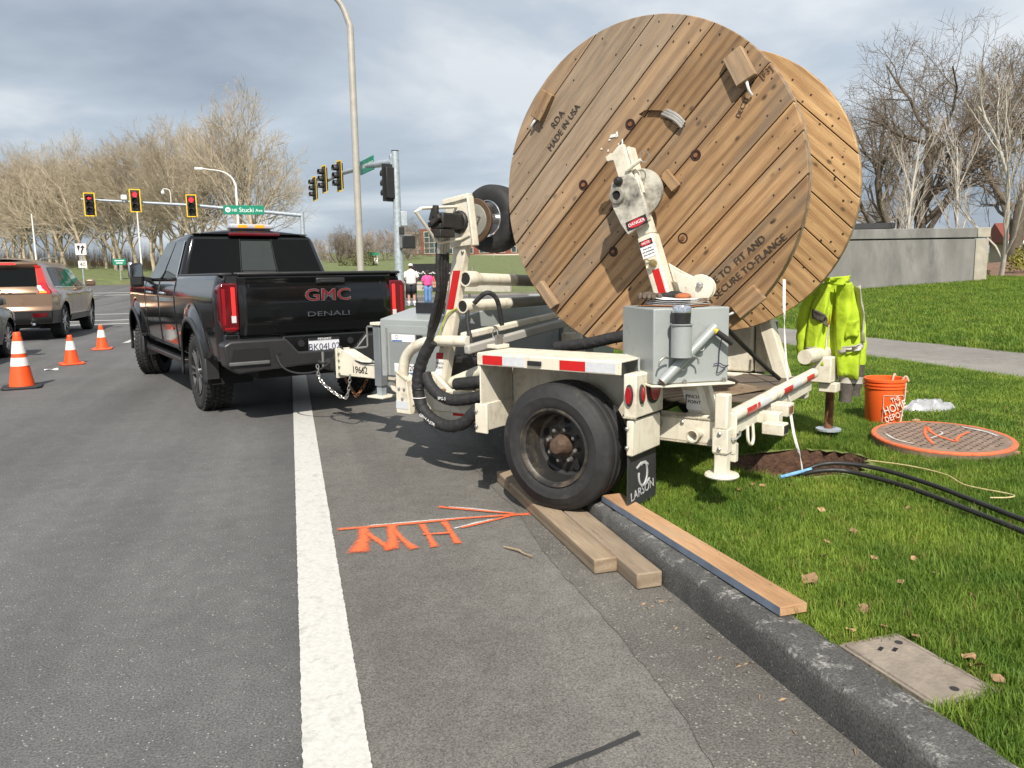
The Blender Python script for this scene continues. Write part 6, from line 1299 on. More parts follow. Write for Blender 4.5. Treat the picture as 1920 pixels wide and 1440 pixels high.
mk('arm', B().tube([(-.05, .15, 5.15), (-.55, 3.1, 5.43), (-1.25, 8.1, 5.75), (-2.05, 18.2, 6.25)], [.13, .115, .09, .06], 14), galv, nm, smooth=True)
mk('control_box', B().box(.10, .32, -.22, -.02, 2.95, 3.45), galv, nm, bevel=.015); mk('conduit_block', B().box(.02, .20, -.20, -.05, 2.66, 2.92), sig_blk, nm, bevel=.02)
mk('button_bracket', B().box(.05, .45, -.16, -.10, 2.62, 2.66), steel, nm)
g = 'dark traffic lights seen from the side'
signal('traffic light seen side on, nearest the pole of the near mast', (2.30, 35.7, 5.75), R(-70), 9, group=g, h=1.1); signal('traffic light seen side on, middle of the near mast arm', (1.85, 40.1, 6.12), R(-70), 9, group=g, h=1.1); signal('traffic light seen side on, at the tip of the near arm', (1.55, 45.4, 6.22), R(-70), 9, group=g, h=1.1)
signal('black traffic light mounted on the side of the near pole', (3.45, 27.55, 4.55), R(-150), 9, yellow=False, group=g)
pd = thing('pedestrian_signal', 'black pedestrian signal box on the near pole above the people', 'pedestrian signal', (4.06, 27.4, 2.52), R(20))
mk('housing', B().box(-.26, .26, -.1, .12, -.22, .22), sig_blk, pd, bevel=.03); mk('hinge_strip', B().box(-.275, -.262, -.08, .1, -.2, .2), steel, pd)
s2 = thing('street_sign', 'green street sign reading Evergreen on the near mast arm', 'street sign', (3.10, 30.9, 5.58), R(-80))
mk('board', B().box(-.95, .95, -.02, .02, -.26, .26), green, s2, bevel=.01); text('EVERGREEN PKWY', (.05, -.024, -.0), (1, 0, 0), (0, 0, 1), .21, print_wht, s2)
lampc = M('lamp_post_beige', (.44, .41, .36), .45, .25, var=.1, scale=4)
def lamp(label, loc, h, reach, r, m, up=1.6, grp=None):
    t = thing('street_lamp', label, 'street lamp', loc, 0, grp)
    P = [Vector((0, 0, 0)), Vector((0, 0, h * .5)), Vector((0, 0, h * .86))] + catmull([(-.0, 0, h * .88), (-.12 * reach, 0, h * .95), (-.42 * reach, 0, h * 1.0), (-reach, 0, h * 1.02)], 6)
    mk('pole', B().tube(P, [lerp(r, r * .45, min(1, i / (len(P) - 1) * 1.3)) for i in range(len(P))], 14), m, t, smooth=True)
    mk('lamp_head', B().box(-reach - .6, -reach, -.14, .14, h * 1.015 - .05, h * 1.03), m, t, bevel=.03)
lamp('tall beige street lamp rising behind the truck out of the picture', (2.68, 30.75, .13), 11.9, 3.2, .135, lampc)
lamp('white street lamp with curved arm behind the street name sign', (-3.75, 67, .5), 9.25, 2.4, .10, white_clean)
for i, (x, y, h, lb_) in enumerate(((-19.3, 70, 6.0, 'slim pale lamp pole among the bare trees above the SUV'), (-12.0, 72, 6.3, 'slim pale lamp pole among the bare trees beside the truck mirror'))):
    t = thing('light_pole', lb_, 'lamp pole', (x, y, .6)); mk('pole', B().tube([(0, 0, 0), (0, 0, h)], [.09, .05], 8), white_clean, t)
kr = thing('road_sign', 'white keep right sign above a speed limit 40 plate on the median', 'road sign', (-12.9, 56.3, .2))
mk('post', B().tube([(0, 0, 0), (0, 0, 3.4)], .045, 8), galv, kr); mk('panel', B().box(-.32, .32, -.08, -.05, 2.78, 3.50), white_clean, kr, bevel=.01); mk('speed_panel', B().box(-.22, .28, -.08, -.05, 1.95, 2.40), white_clean, kr, bevel=.01)
text('40', (.03, -.083, 2.16), (1, 0, 0), (0, 0, 1), .36, print_blk, kr)
mk('median_symbol', B().prism([(-.22, 3.38), (-.02, 3.38), (-.10, 3.05), (-.14, 3.05)], (0, -.083, 0), (1, 0, 0), (0, 0, 1), (0, .003, 0)), print_blk, kr); mk('arrow_symbol', B().prism([(.0, 2.86), (.10, 2.86), (.10, 3.02), (.17, 3.12), (.17, 3.22), (.26, 3.22), (.12, 3.42), (-.02, 3.22), (.07, 3.22), (.07, 3.14), (.0, 3.05)], (0, -.083, 0), (1, 0, 0), (0, 0, 1), (0, .003, 0)), print_blk, kr)
gsn = thing('guide_sign', 'small green guide sign on a post before the bare trees', 'road sign', (-15.67, 82.5, 1.0))
mk('post', B().tube([(0, 0, 0), (0, 0, 1.9)], .05, 6), galv, gsn); mk('panel', B().box(-.58, .58, -.07, -.03, 1.75, 2.32), green, gsn); mk('printed_line', B().box(-.42, .42, -.075, -.072, 2.10, 2.20), print_wht, gsn); mk('printed_line', B().box(-.3, .3, -.075, -.072, 1.88, 1.96), print_wht, gsn)
pg = thing('pedestrian_sign', 'small green street blade above a white notice on a thin post', 'street sign', (13.0, 122, 2.4)); mk('post', B().tube([(0, 0, -1), (0, 0, 2.0)], .06, 6), black_mt, pg); mk('blade', B().box(-1.1, .5, -.03, .03, 2.0, 2.4), green, pg); mk('notice', B().box(-.25, .3, -.1, -.07, .7, 1.6), white_clean, pg)
cabn = thing('utility_cabinet', 'pale grey utility cabinet behind the truck cab', 'cabinet', (1.15, 56, .25)); mk('body', B().box(-.45, .45, -.3, .3, 0, 1.55), M('cabinet_grey', (.55, .56, .56), .6), cabn, bevel=.03); mk('plinth', B().box(-.5, .5, -.35, .35, -.2, -.003), pathm, cabn)
mi_ = struct('median_island', B().prism([(-14.5, 50.5), (-12.2, 50.8), (-11.6, 52), (-12.0, 62), (-15, 62), (-15.2, 52)], (0, 0, .0), (1, 0, 0), (0, 1, 0), (0, 0, .22)), M('island_soil', (.20, .15, .10), .9, var=.3, scale=2))

# ---------------------------------------------------------------- walls and buildings
wc = M('weathered_concrete', (.20, .195, .185), .9, var=.25, scale=1.6, dirt=(.10, .10, .10), damt=.4, dscale=1.2, stretch=(1, 1, .35), bump=.4, bscale=20)
cw = thing('concrete_wall', 'long grey stained concrete wall at the top of the lawn', 'wall', (22.0, 20.95, .55), math.atan2(1.15, -3.9))
mk('wall_body', B().box(0.005, 7.5, -.3, .3, .0, 1.72), wc, cw, bevel=.01); mk('coping', B().box(-.02, 7.52, -.34, .34, 1.76, 2.08), wc, cw, bevel=.02); mk('shadow_joint', B().box(.01, 7.48, -.26, .26, 1.722, 1.758), void, cw)
mk('sunlit_wall_end', B().box(-.42, .0, -.33, .33, 0, 1.72), M('sunlit_concrete', (.36, .33, .27), .9, var=.2, scale=3, bump=.4, bscale=25), cw, bevel=.01); mk('sunlit_end_cap', B().box(-.45, -.022, -.36, .36, 1.76, 2.08), MATS['sunlit_concrete'], cw, bevel=.02)  # sunlight on the wall's end is put into a paler concrete colour
brick = M('brick_red', (.20, .065, .042), .9, var=.2, scale=1.5); cream = M('cream_trim', (.55, .50, .42), .8, var=.06); wglass = M('office_glass', (.05, .075, .075), .1, var=.5, scale=.25)
bd = thing('office_building', 'distant red brick office building with cream bands and large windows', 'building', (33.0, 243, 6.0), math.atan2(-26, 36))
mk('wall', B().box(0, 62, 0, 20, 0, 7.6), brick, bd); mk('cornice', B().box(-.3, 62.3, -.35, 20.3, 7.6, 8.1), cream, bd)
mk('storey_band', B().box(-.05, 62.05, -.12, 0, 3.55, 3.85), cream, bd); mk('plinth_band', B().box(-.05, 62.05, -.15, 0, .0, .9), cream, bd)
for k in range(12):
    for z0, z1 in ((1.3, 3.2), (4.5, 6.5)):
        x = 1.6 + 5.1 * k; w = mk('window', B().box(x, x + 3.2, -.14, .0, z0, z1), cream, bd); mk('pane', B().box(x + .15, x + 1.5, -.17, -.141, z0 + .15, z1 - .15), wglass, w); mk('pane', B().box(x + 1.7, x + 3.05, -.17, -.141, z0 + .15, z1 - .15), wglass, w)
mk('gable_bay', B().box(8, 16, -1.0, -.02, 0, 9.0), brick, bd); bw_ = mk('window', B().box(9.4, 14.6, -1.12, -1.0, 1.5, 8.2), cream, bd)
for i in range(3):
    for j in range(4): mk('pane', B().box(9.6 + 1.65 * i, 11.1 + 1.65 * i, -1.16, -1.121, 1.7 + 1.62 * j, 3.15 + 1.62 * j), wglass, bw_)
mw = thing('monument_wall', 'low pale concrete wall with a black sign panel behind the people', 'wall', (2.3, 58.6, .25), math.atan2(-7.2, 9.0))
mk('wall_body', B().box(0, 15, -.15, .15, -.1, .95), M('cream_concrete', (.45, .42, .36), .85, var=.15, scale=2), mw, bevel=.02); mk('coping', B().box(-.1, 15.1, -.22, .22, .96, 1.06), MATS['cream_concrete'], mw)
mk('joint', B().box(0, 15, -.156, -.151, .42, .45), void, mw)
sp0 = mk('sign_panel', B().box(7.6, 11.8, -.26, -.23, .75, 1.85), sig_blk, mw); sq = B()
for k in range(9): sq.tube(catmull([(8.1 + .38 * k, -.275, 1.15), (8.2 + .38 * k, -.275, 1.28 + .06 * math.sin(k * 2.1)), (8.32 + .38 * k, -.275, 1.18), (8.45 + .38 * k, -.275, 1.22)], 4), .028, 4)
mk('sign_script', sq, print_wht, sp0)
rh_ = thing('red_roof_house', 'low building with red roof and white trim beyond the concrete wall', 'building', (72, 53, .1), R(-35))
mk('wall', B().box(-9, 9, -4, 4, 0, 3.3), M('beige_wall', (.40, .34, .27), .9), rh_); rf = mk('roof', B().prism([(-4.6, 3.3), (4.6, 3.3), (0, 5.2)], (-9.6, 0, 0), (0, 1, 0), (0, 0, 1), (19.2, 0, 0)), M('red_roof', (.20, .05, .035), .8, var=.2), rh_); mk('fascia', B().box(-9.7, 9.7, -4.72, -4.61, 3.1, 3.4), white_clean, rf)
for k in range(5): wn = mk('window', B().box(-7.5 + 3.3 * k, -6 + 3.3 * k, -4.08, -4.0, 1.1, 2.5), white_clean, rh_); mk('pane', B().box(-7.4 + 3.3 * k, -6.1 + 3.3 * k, -4.1, -4.081, 1.2, 2.4), wglass, wn)
sh_ = thing('flat_roof_shed', 'dark flat roofed structure showing over the concrete wall', 'building', (21.6, 27.5, .8), R(-20)); mk('wall', B().box(-1.8, 1.8, -1.0, 1.0, 0, 2.1), M('shed_wall', (.08, .08, .085), .8), sh_); mk('roof', B().box(-2.1, 2.1, -1.2, 1.2, 2.1, 2.32), M('shed_roof', (.035, .037, .04), .6), sh_)

# ---------------------------------------------------------------- people
skin = M('skin', (.48, .27, .19), .6, var=.06)
def skinmesh(name, verts, edges, mat, par, sub=2):
    me = bpy.data.meshes.new(name); me.from_pydata([v[:3] for v in verts], edges, []); o = bpy.data.objects.new(name, me); COL.objects.link(o); o.parent = par; me.materials.append(mat)
    sk_ = o.modifiers.new('skin', 'SKIN'); sk_.use_smooth_shade = True
    for i, v in enumerate(verts):
        d = me.skin_vertices[0].data[i]; d.radius = (v[3], v[4] if len(v) > 4 else v[3]); d.use_root = (i == 0)
    s_ = o.modifiers.new('sub', 'SUBSURF'); s_.levels = sub; s_.render_levels = sub
    return o
def tubez(par, name, pts, mat, n=16):   # elliptical cloth rings: (x, y, z, rx, ry)
    b = B()
    for i, (x, y, z, rx, ry) in enumerate(pts):
        for j in range(n):
            a = 2 * math.pi * j / n; b.v.append((x + rx * math.cos(a), y + ry * math.sin(a), z))
        if i:
            for j in range(n): b.f.append(((i - 1) * n + j, (i - 1) * n + (j + 1) % n, i * n + (j + 1) % n, i * n + j))
    return mk(name, b, mat, par, smooth=True, solid=.008)
def hand(par, p, s, m):
    e = mk('hand', B().ball(p, (.035, .022, .05), 10, 6), m, par, smooth=True)
    for k in range(4): mk('finger', B().tube(catmull([(p[0] - .02 + .014 * k, p[1], p[2] - .03), (p[0] - .022 + .015 * k, p[1] + .012, p[2] - .07 - .008 * (k in (1, 2))), (p[0] - .022 + .015 * k, p[1] + .03, p[2] - .09 - .008 * (k in (1, 2)))], 3), .009, 6), m, e, smooth=True)
    mk('finger', B().tube(catmull([(p[0] + s * .03, p[1] + .01, p[2]), (p[0] + s * .05, p[1] + .03, p[2] - .025), (p[0] + s * .045, p[1] + .045, p[2] - .05)], 3), .010, 6), m, e, smooth=True)
def body(par, h, arms, mat=skin, stance=.10):
    k = h / 1.78; a = arms
    V = [(0, 0, .95, .15, .11), (0, 0, 1.12, .135, .10), (0, 0, 1.30, .16, .11), (0, 0, 1.43, .15, .09), (0, 0, 1.50, .06), (0, .01, 1.56, .055), (0, .02, 1.63, .085, .10), (0, .02, 1.71, .08, .095),
         (-stance, 0, .86, .095), (-stance - .01, .01, .50, .062), (-stance - .01, -.01, .30, .056), (-stance - .01, -.01, .09, .04), (-stance - .015, .10, .04, .035),
         (stance, 0, .86, .095), (stance + .01, .01, .50, .062), (stance + .01, -.01, .30, .056), (stance + .01, -.01, .09, .04), (stance + .015, .10, .04, .035),
         (-.19, 0, 1.40, .06), (*a[0], .045), (*a[1], .034), (.19, 0, 1.40, .06), (*a[2], .045), (*a[3], .034)]
    V = [tuple(c * k for c in v) for v in V]
    E = [(0, 1), (1, 2), (2, 3), (3, 4), (4, 5), (5, 6), (6, 7), (0, 8), (8, 9), (9, 10), (10, 11), (11, 12), (0, 13), (13, 14), (14, 15), (15, 16), (16, 17), (3, 18), (18, 19), (19, 20), (3, 21), (21, 22), (22, 23)]
    return skinmesh('body', V, E, mat, par)
pm_ = thing('person', 'person in white T-shirt, black shorts and white cap seen from behind', 'person', (5.15, 34.2, .0), R(-8), scale=1.06)
body(pm_, 1.78, [(-.29, .02, 1.14), (-.22, .24, 1.02), (.29, .02, 1.14), (.22, .24, 1.02)])
tsh = M('white_tshirt', (.74, .68, .68), .85, var=.06); shorts = M('black_shorts', (.018, .019, .024), .85)
tubez(pm_, 'shirt', [(0, 0, .90, .20, .145), (0, 0, 1.0, .205, .15), (0, 0, 1.15, .20, .15), (0, 0, 1.30, .225, .16), (0, 0, 1.42, .215, .135), (0, 0, 1.49, .12, .09), (0, .01, 1.52, .075, .075)], tsh)
for s in (-1, 1):
    mk('sleeve', B().tube([(s * .17, 0, 1.42), (s * .235, .005, 1.32), (s * .275, .015, 1.20)], [.085, .08, .075], 12, caps=False), tsh, pm_, smooth=True)
    tubez(pm_, 'shorts_leg', [(s * .095, .01, .53, .112, .115), (s * .095, 0, .72, .118, .12), (s * .09, 0, .93, .115, .125)], shorts)
    tubez(pm_, 'sock', [(s * .112, -.01, .07, .05, .055), (s * .112, -.01, .22, .054, .054)], print_wht); mk('shoe', B().ball((s * .115, .05, .045), (.05, .14, .045), 12, 8), print_wht, pm_, smooth=True); hand(pm_, (s * .21, .28, .99), -s, skin)
    mk('ear', B().ball((s * .088, .02, 1.63), (.015, .025, .035), 8, 6), skin, pm_, smooth=True)
tubez(pm_, 'waistband', [(0, 0, .88, .195, .14), (0, 0, .97, .19, .138)], shorts)
mk('hair', B().ball((0, .0, 1.645), (.09, .10, .08), 14, 10), M('brown_hair', (.06, .035, .02), .8), pm_, smooth=True); mk('cap', B().ball((0, .015, 1.695), (.098, .112, .075), 16, 10).box(-.07, .07, .11, .20, 1.675, 1.69), M('cap_white', (.70, .74, .78), .8), pm_, smooth=True)
mk('nose', B().ball((0, .125, 1.62), (.016, .025, .025), 8, 6), skin, pm_, smooth=True)
pw = thing('person', 'person in pink T-shirt and blue jeans standing beside the stroller', 'person', (6.0, 34.9, .0), R(8), scale=.95)
body(pw, 1.70, [(-.26, .0, 1.12), (-.18, .14, .98), (.26, -.02, 1.10), (.25, .04, .85)])
pink = M('pink_tshirt', (.75, .09, .30), .85, var=.06); jean = M('blue_jeans', (.12, .25, .50), .85, var=.15)
tubez(pw, 'shirt', [(0, 0, .92, .195, .15), (0, 0, 1.02, .195, .15), (0, 0, 1.18, .18, .145), (0, 0, 1.28, .20, .15), (0, 0, 1.36, .19, .12), (0, 0, 1.42, .10, .08), (0, .01, 1.45, .07, .07)], pink)
for s in (-1, 1):
    mk('sleeve', B().tube([(s * .15, 0, 1.36), (s * .21, .0, 1.26), (s * .245, .0, 1.14)], [.08, .075, .07], 12, caps=False), pink, pw, smooth=True)
    tubez(pw, 'jeans_leg', [(s * .095, .0, .05, .07, .075), (s * .095, 0, .30, .072, .08), (s * .095, .01, .50, .078, .085), (s * .092, 0, .75, .10, .11), (s * .085, 0, .93, .108, .125)], jean); mk('shoe', B().ball((s * .10, .06, .04), (.042, .12, .04), 12, 8), M('shoe_grey', (.3, .3, .32), .7), pw, smooth=True); hand(pw, (s * .22, .09, .86), -s, skin)
    mk('ear', B().ball((s * .08, .02, 1.55), (.014, .022, .03), 8, 6), skin, pw, smooth=True)
tubez(pw, 'waistband', [(0, 0, .90, .185, .14), (0, 0, .98, .18, .138)], jean)
mk('hair', B().ball((0, -.005, 1.575), (.095, .11, .10), 14, 10).ball((0, -.06, 1.47), (.07, .05, .10), 12, 8), M('dark_hair', (.035, .022, .016), .8), pw, smooth=True); mk('nose', B().ball((0, .115, 1.55), (.015, .022, .022), 8, 6), skin, pw, smooth=True)
bgn = thing('handbag', 'orange strapped small black bag at the side of the pink shirt', 'bag', (6.28, 34.82, 0)); mk('strap', B().tube(catmull([(-.02, 0, 1.30), (.03, -.02, 1.05), (.03, 0, .80)], 4), .028, 6), M('strap_orange', (.75, .16, .05), .7), bgn); mk('pouch', B().box(-.08, .10, -.06, .06, .60, .80), sig_blk, bgn, bevel=.02)
stl = thing('stroller', 'black baby stroller standing in front of the white T-shirt person', 'stroller', (5.22, 34.95, 0), R(-8))
mk('seat', B().prism([(-.25, .35), (.25, .35), (.20, .62), (-.30, .95), (-.34, .90)], (-.22, 0, 0), (0, 1, 0), (0, 0, 1), (.44, 0, 0)), sig_blk, stl, bevel=.03)
for s in (-1, 1):
    mk('frame', B().tube([(s * .27, -.45, 1.02), (s * .27, .0, .45), (s * .27, .35, .12)], .016, 6).tube([(s * .27, .1, .6), (s * .27, -.30, .14)], .016, 6), sig_blk, stl, smooth=True)
    for y, r in ((-.30, .14), (.36, .10)): mk('wheel', B().lathe([(r * .75, -.02), (r, -.015), (r, .015), (r * .75, .02)], (s * .29, y, r + .0), (1, 0, 0), 18, closed=True), sig_blk, stl, smooth=True)
mk('handle', B().tube([(-.27, -.45, 1.02), (.27, -.45, 1.02)], .02, 8), sig_blk, stl)

# ---------------------------------------------------------------- trees
def tree_mesh(seed, height, spread, levels=5, trunk_r=.22, first=.28, kids=(7, 6, 6, 5), up=.35, twig=.008, ratio=.62, columnar=False, wob=.14, ang=(28, 55)):
    rg = random.Random(seed); TB, CB = B(), B()
    def tub(b, P, rs, n):
        k0 = len(b.v)
        d0 = (P[-1] - P[0]).normalized(); x = d0.orthogonal().normalized(); y = d0.cross(x)
        cs = [(math.cos(2 * math.pi * j / n), math.sin(2 * math.pi * j / n)) for j in range(n)]
        for p, r in zip(P, rs):
            for c, s in cs: q = p + x * (c * r) + y * (s * r); b.v.append((q.x, q.y, q.z))
        for i in range(len(P) - 1):
            for j in range(n): a = k0 + i * n + j; bb = k0 + i * n + (j + 1) % n; b.f.append((a, bb, bb + n, a + n))
    def grow(p, d, L, r, lv):
        seg = 5 if lv == 0 else (4 if lv < 3 else 2); P = [p.copy()]; q = p.copy(); dd = d.copy()
        for i in range(seg):
            dd = (dd + Vector((rg.gauss(0, wob), rg.gauss(0, wob), rg.gauss(0, wob) + up * (.25 if lv else .3) * (1 if lv < 3 else .6)))).normalized(); q = q + dd * (L / seg); P.append(q.copy())
        r1 = max(twig * .6, r * (.42 if lv else .5)); rs = [max(twig * .55, lerp(r, r1, i / seg)) for i in range(seg + 1)]
        tub(TB if lv <= 1 else CB, P, rs, 8 if lv == 0 else (5 if lv == 1 else 3))
        if lv >= levels: return
        nk = kids[min(lv, len(kids) - 1)]
        for k in range(nk):
            f = lerp(first if lv == 0 else .25, 1.0, (k + rg.uniform(.1, .9)) / nk); i = min(int(f * seg), seg - 1); b = P[i].lerp(P[i + 1], f * seg - i); dl = (P[i + 1] - P[i]).normalized()
            s = dl.orthogonal().normalized(); s = Matrix.Rotation(rg.uniform(0, 6.283), 3, dl) @ s
            a = R(rg.uniform(*ang)) * (.45 if columnar else 1); nd = (dl * math.cos(a) + s * math.sin(a)).normalized()
            Lk = L * ratio * (1.15 - .55 * f) * rg.uniform(.75, 1.2) * (spread if lv == 0 else 1)
            grow(b, nd, Lk, max(twig, lerp(r, r1, f) * rg.uniform(.45, .65)), lv + 1)
    grow(Vector((0, 0, -.2)), Vector((rg.gauss(0, .03), rg.gauss(0, .03), 1)).normalized(), height * .72, trunk_r, 0)
    return mesh('trunk', TB), mesh('crown', CB)
bark_t = M('plane_tree_bark', (.44, .37, .27), .9, var=.3, scale=3); twig_t = M('plane_tree_twigs', (.43, .36, .26), .9, var=.2, scale=1)
bark_o = M('oak_bark', (.115, .09, .065), .95, var=.3, scale=3); twig_o = M('oak_twigs', (.20, .16, .12), .9, var=.2, scale=1)
bark_w = M('pale_bark', (.50, .46, .40), .9, var=.2, scale=4); twig_w = M('pale_twigs', (.42, .37, .31), .9, var=.2)
def smooth_me(me, mat):
    me.materials.append(mat)
    for p in me.polygons: p.use_smooth = True
    return me
def variant(bm, tm, **k): a, b = tree_mesh(**k); return smooth_me(a, bm), smooth_me(b, tm)
def plant_tree(var, name, label, cat, loc, s, rz, group, sz=None):
    t = thing(name, label, cat, loc, rz, group); t.scale = (s, s, sz or s)
    for nm, me in zip(('trunk', 'crown'), var):
        o = bpy.data.objects.new(nm, me); COL.objects.link(o); o.parent = t
    return t
PL = [variant(bark_t, twig_t, seed=k, height=13, spread=1.0, levels=4, trunk_r=.20, first=.16, kids=(13, 8, 6, 4), up=.36, twig=.012, ratio=.68, wob=.10, ang=(22, 52)) for k in (1, 2, 3, 4)]
OK_ = [variant(bark_o, twig_o, seed=k, height=13, spread=1.25, levels=4, trunk_r=.42, first=.18, kids=(11, 8, 7, 5), up=.36, twig=.011, ratio=.66, wob=.17, ang=(32, 70)) for k in (11, 12)]
CL = [variant(bark_w, twig_w, seed=k, height=9, spread=.8, levels=3, trunk_r=.085, first=.06, kids=(11, 6, 4), up=.75, twig=.009, ratio=.55, columnar=True, ang=(25, 45)) for k in (21, 22)]
FT = variant(M('hazy_bark', (.34, .28, .23), .9), M('hazy_twigs', (.38, .32, .27), .9), seed=61, height=13, spread=1.1, levels=3, trunk_r=.25, first=.15, kids=(16, 12, 9), up=.32, twig=.03, ratio=.62, ang=(28, 60))
rg = random.Random(31)
G1 = 'bare trees in a row beyond the intersection'
row = []
for i in range(15):
    f = i / 14; x = lerp(-2.2, -46, f ** 1.0); y = lerp(79, 139, f); row.append((x + rg.uniform(-.8, .8), y + rg.uniform(-1.5, 1.5), rg.uniform(.95, 1.12) * lerp(1.06, .84, f)))
for i in range(13):
    f = (i + .5) / 13; row.append((lerp(-7, -52, f) + rg.uniform(-1, 1), lerp(90, 146, f) + rg.uniform(-2, 2), rg.uniform(.85, 1.05) * lerp(1.0, .82, f)))
for i, (x, y, s) in enumerate(row):
    ORD = 'first second third fourth fifth sixth seventh eighth ninth tenth eleventh twelfth thirteenth fourteenth fifteenth'.split()
    plant_tree(PL[(i * 3 + i // 4) % 4], 'plane_tree', 'tall tan bare plane tree, %s of the front row counted from the truck' % ORD[i] if i < 15 else 'tan bare plane tree standing behind the front row of trees', 'tree', (x, y, bermL(x, y) - .1), s * 1.12, rg.uniform(0, 6.28), G1)
plant_tree(OK_[0], 'oak_tree', 'large dark bare oak spreading above the concrete wall', 'tree', (35.6, 37.6, 1.0), .92, 1.0, 'bare oaks behind the wall')
plant_tree(OK_[1], 'oak_tree', 'large dark bare oak at the right edge of the picture', 'tree', (45.5, 40, 1.2), 1.05, 2.2, 'bare oaks behind the wall')
plant_tree(OK_[1], 'oak_tree', 'bare oak farther back between the two large oaks', 'tree', (50, 56, 1.6), 1.0, 4.0, 'bare oaks behind the wall')
for i, (x, y, s, lb_) in enumerate(((23.3, 25.3, .78, 'slim pale sapling behind the wall, nearest the reel'), (24.6, 26.0, .70, 'thin pale sapling behind the wall, second from the reel'), (25.4, 24.7, .80, 'slim pale sapling behind the wall, third from the reel'), (24.45, 21.9, 1.0, 'pale columnar tree standing in bark mulch right of the wall'))):
    plant_tree(CL[i % 2], 'columnar_tree', lb_, 'tree', (x, y, lawn_z(x, y) - .05), s, i * 1.3, 'pale columnar trees')
for i, (x, y, s, v, z) in enumerate(((7.7, 166, 1.0, CL[0], .5), (12.5, 175, .72, OK_[0], 1.5), (21, 183, 1.1, CL[1], 2.5), (17, 190, .6, OK_[1], 2.0), (26, 178, .75, OK_[0], 3.2), (3.5, 180, .6, OK_[1], 1.0), (38, 190, .85, CL[0], 4.6), (48, 185, .9, CL[1], 4.5), (56, 180, .85, CL[0], 4.2), (31, 200, .6, OK_[1], 4.4), (9.5, 150, .55, OK_[1], 1.6), (15.5, 158, .6, FT, 2.0), (19.5, 165, .62, FT, 2.6), (23.5, 160, .55, FT, 2.8), (6, 172, .6, FT, 1.2), (27, 196, .7, FT, 4.0), (13.8, 195, .7, FT, 2.4), (1.8, 170, .6, FT, .8))):
    plant_tree(v, 'background_tree', 'small bare tree far off near the brick building', 'tree', (x, y, z), s, i * 1.7, 'far bare trees near the building', s * 1.3 if v in CL else s)
for i, (x, y) in enumerate(((52, 74), (40, 70), (62, 68))): plant_tree(OK_[i % 2], 'background_tree', 'bare tree in the thicket far behind the concrete wall', 'tree', (x, y, 1.5), .62, i * 2.2, 'thicket behind the wall')
# thicket of brush under the tree row
bb = B(); rg = random.Random(8)
for k in range(5200):
    f = rg.random(); x = lerp(0, -56, f) + rg.uniform(-4, 4); y = lerp(92, 156, f) + rg.uniform(-4, 8); z = bermL(x, y) - .1; h = rg.uniform(1.2, 3.6); a = rg.uniform(0, 6.28); l = rg.uniform(.1, .5); r = .016
    bb.add([(x - r, y, z), (x + r, y, z), (x + l * math.cos(a) + r * .3, y + l * math.sin(a), z + h)], [(0, 1, 2)])
tag(mk('brush', bb, M('brush_twigs', (.24, .18, .11), .95), recalc=False), 'brown leafless brush under the roadside trees', 'brush', kind='stuff')
# shrubs and planting bed right of the wall
def shrub(label, x, y, r, h, col, n, seed, z=None, grp='shrubs in the planting bed'):
    rg = random.Random(seed); b = B(); z = lawn_z(x, y) if z is None else z; t = thing('shrub', label, 'shrub', (x, y, z), 0, grp)
    for k in range(n):
        a, e, d = rg.uniform(0, 6.28), rg.uniform(0, 1), rg.uniform(.55, 1) ** .6; p = Vector((r * d * math.cos(a) * math.sqrt(1 - e * e * .8), r * d * math.sin(a) * math.sqrt(1 - e * e * .8), h * (.1 + .9 * e * d)))
        u = Vector((rg.gauss(0, 1), rg.gauss(0, 1), rg.gauss(0, .6) + .5)).normalized(); s = u.orthogonal().normalized(); s = Matrix.Rotation(rg.uniform(0, 6), 3, u) @ s; l = r * rg.uniform(.08, .16)
        b.add([p - s * l * .3, p + u * l * .5 - s * l * .5, p + u * l, p + u * l * .5 + s * l * .5], [(0, 1, 2, 3)])
    mk('foliage', b, M('foliage_%d' % seed, col, .8, var=.3, scale=3), t, recalc=False); mk('stem', B().tube([(0, 0, -.1), (0, 0, h * .7)], [.04, .02], 6), bark_o, t)
shrub('round green shrub beside the end of the concrete wall', 23.9, 22.6, .55, .8, (.07, .10, .02), 700, 1); shrub('yellow green shrub in the bed by the right edge', 26.6, 22.6, .75, 1.0, (.20, .19, .02), 800, 2); shrub('dark green shrub at the right edge of the bed', 28.3, 22.4, .7, .9, (.04, .07, .02), 700, 3); shrub('low grey green ground cover plant at the bed front', 24.6, 19.6, .9, .25, (.13, .15, .09), 900, 4)
shrub('low pale flowering plant at the bed corner', 26.2, 19.2, 1.0, .3, (.16, .19, .11), 900, 5)
shrub('olive evergreen shrub on the bank behind the lamp post', 11.3, 122, 2.0, 3.0, (.10, .10, .03), 700, 6, 2.4); shrub('small olive shrub on the bank left of the lamp post', 8.8, 124, 1.6, 1.8, (.11, .11, .035), 500, 7, 2.4)
struct('mulch_bed', sheet(23.2, 44, 18.8, 31, 20, 12, lambda x, y: lawn_z(x, y) + .03 + .05 * noise.noise((x, y, 0))), M('bark_mulch', (.20, .12, .075), .95, var=.45, scale=6, bump=1, bscale=30, bdist=.05))
gs_ = thing('green_bench', 'small dark green box shape far right beyond the shrubs', 'utility box', (38.5, 32, 1.85)); mk('body', B().box(-.9, .9, -.4, .4, 0, .6), M('box_green', (.02, .07, .035), .6), gs_, bevel=.05); mk('top', B().box(-.95, .95, -.45, .45, .62, .68), white_clean, gs_)

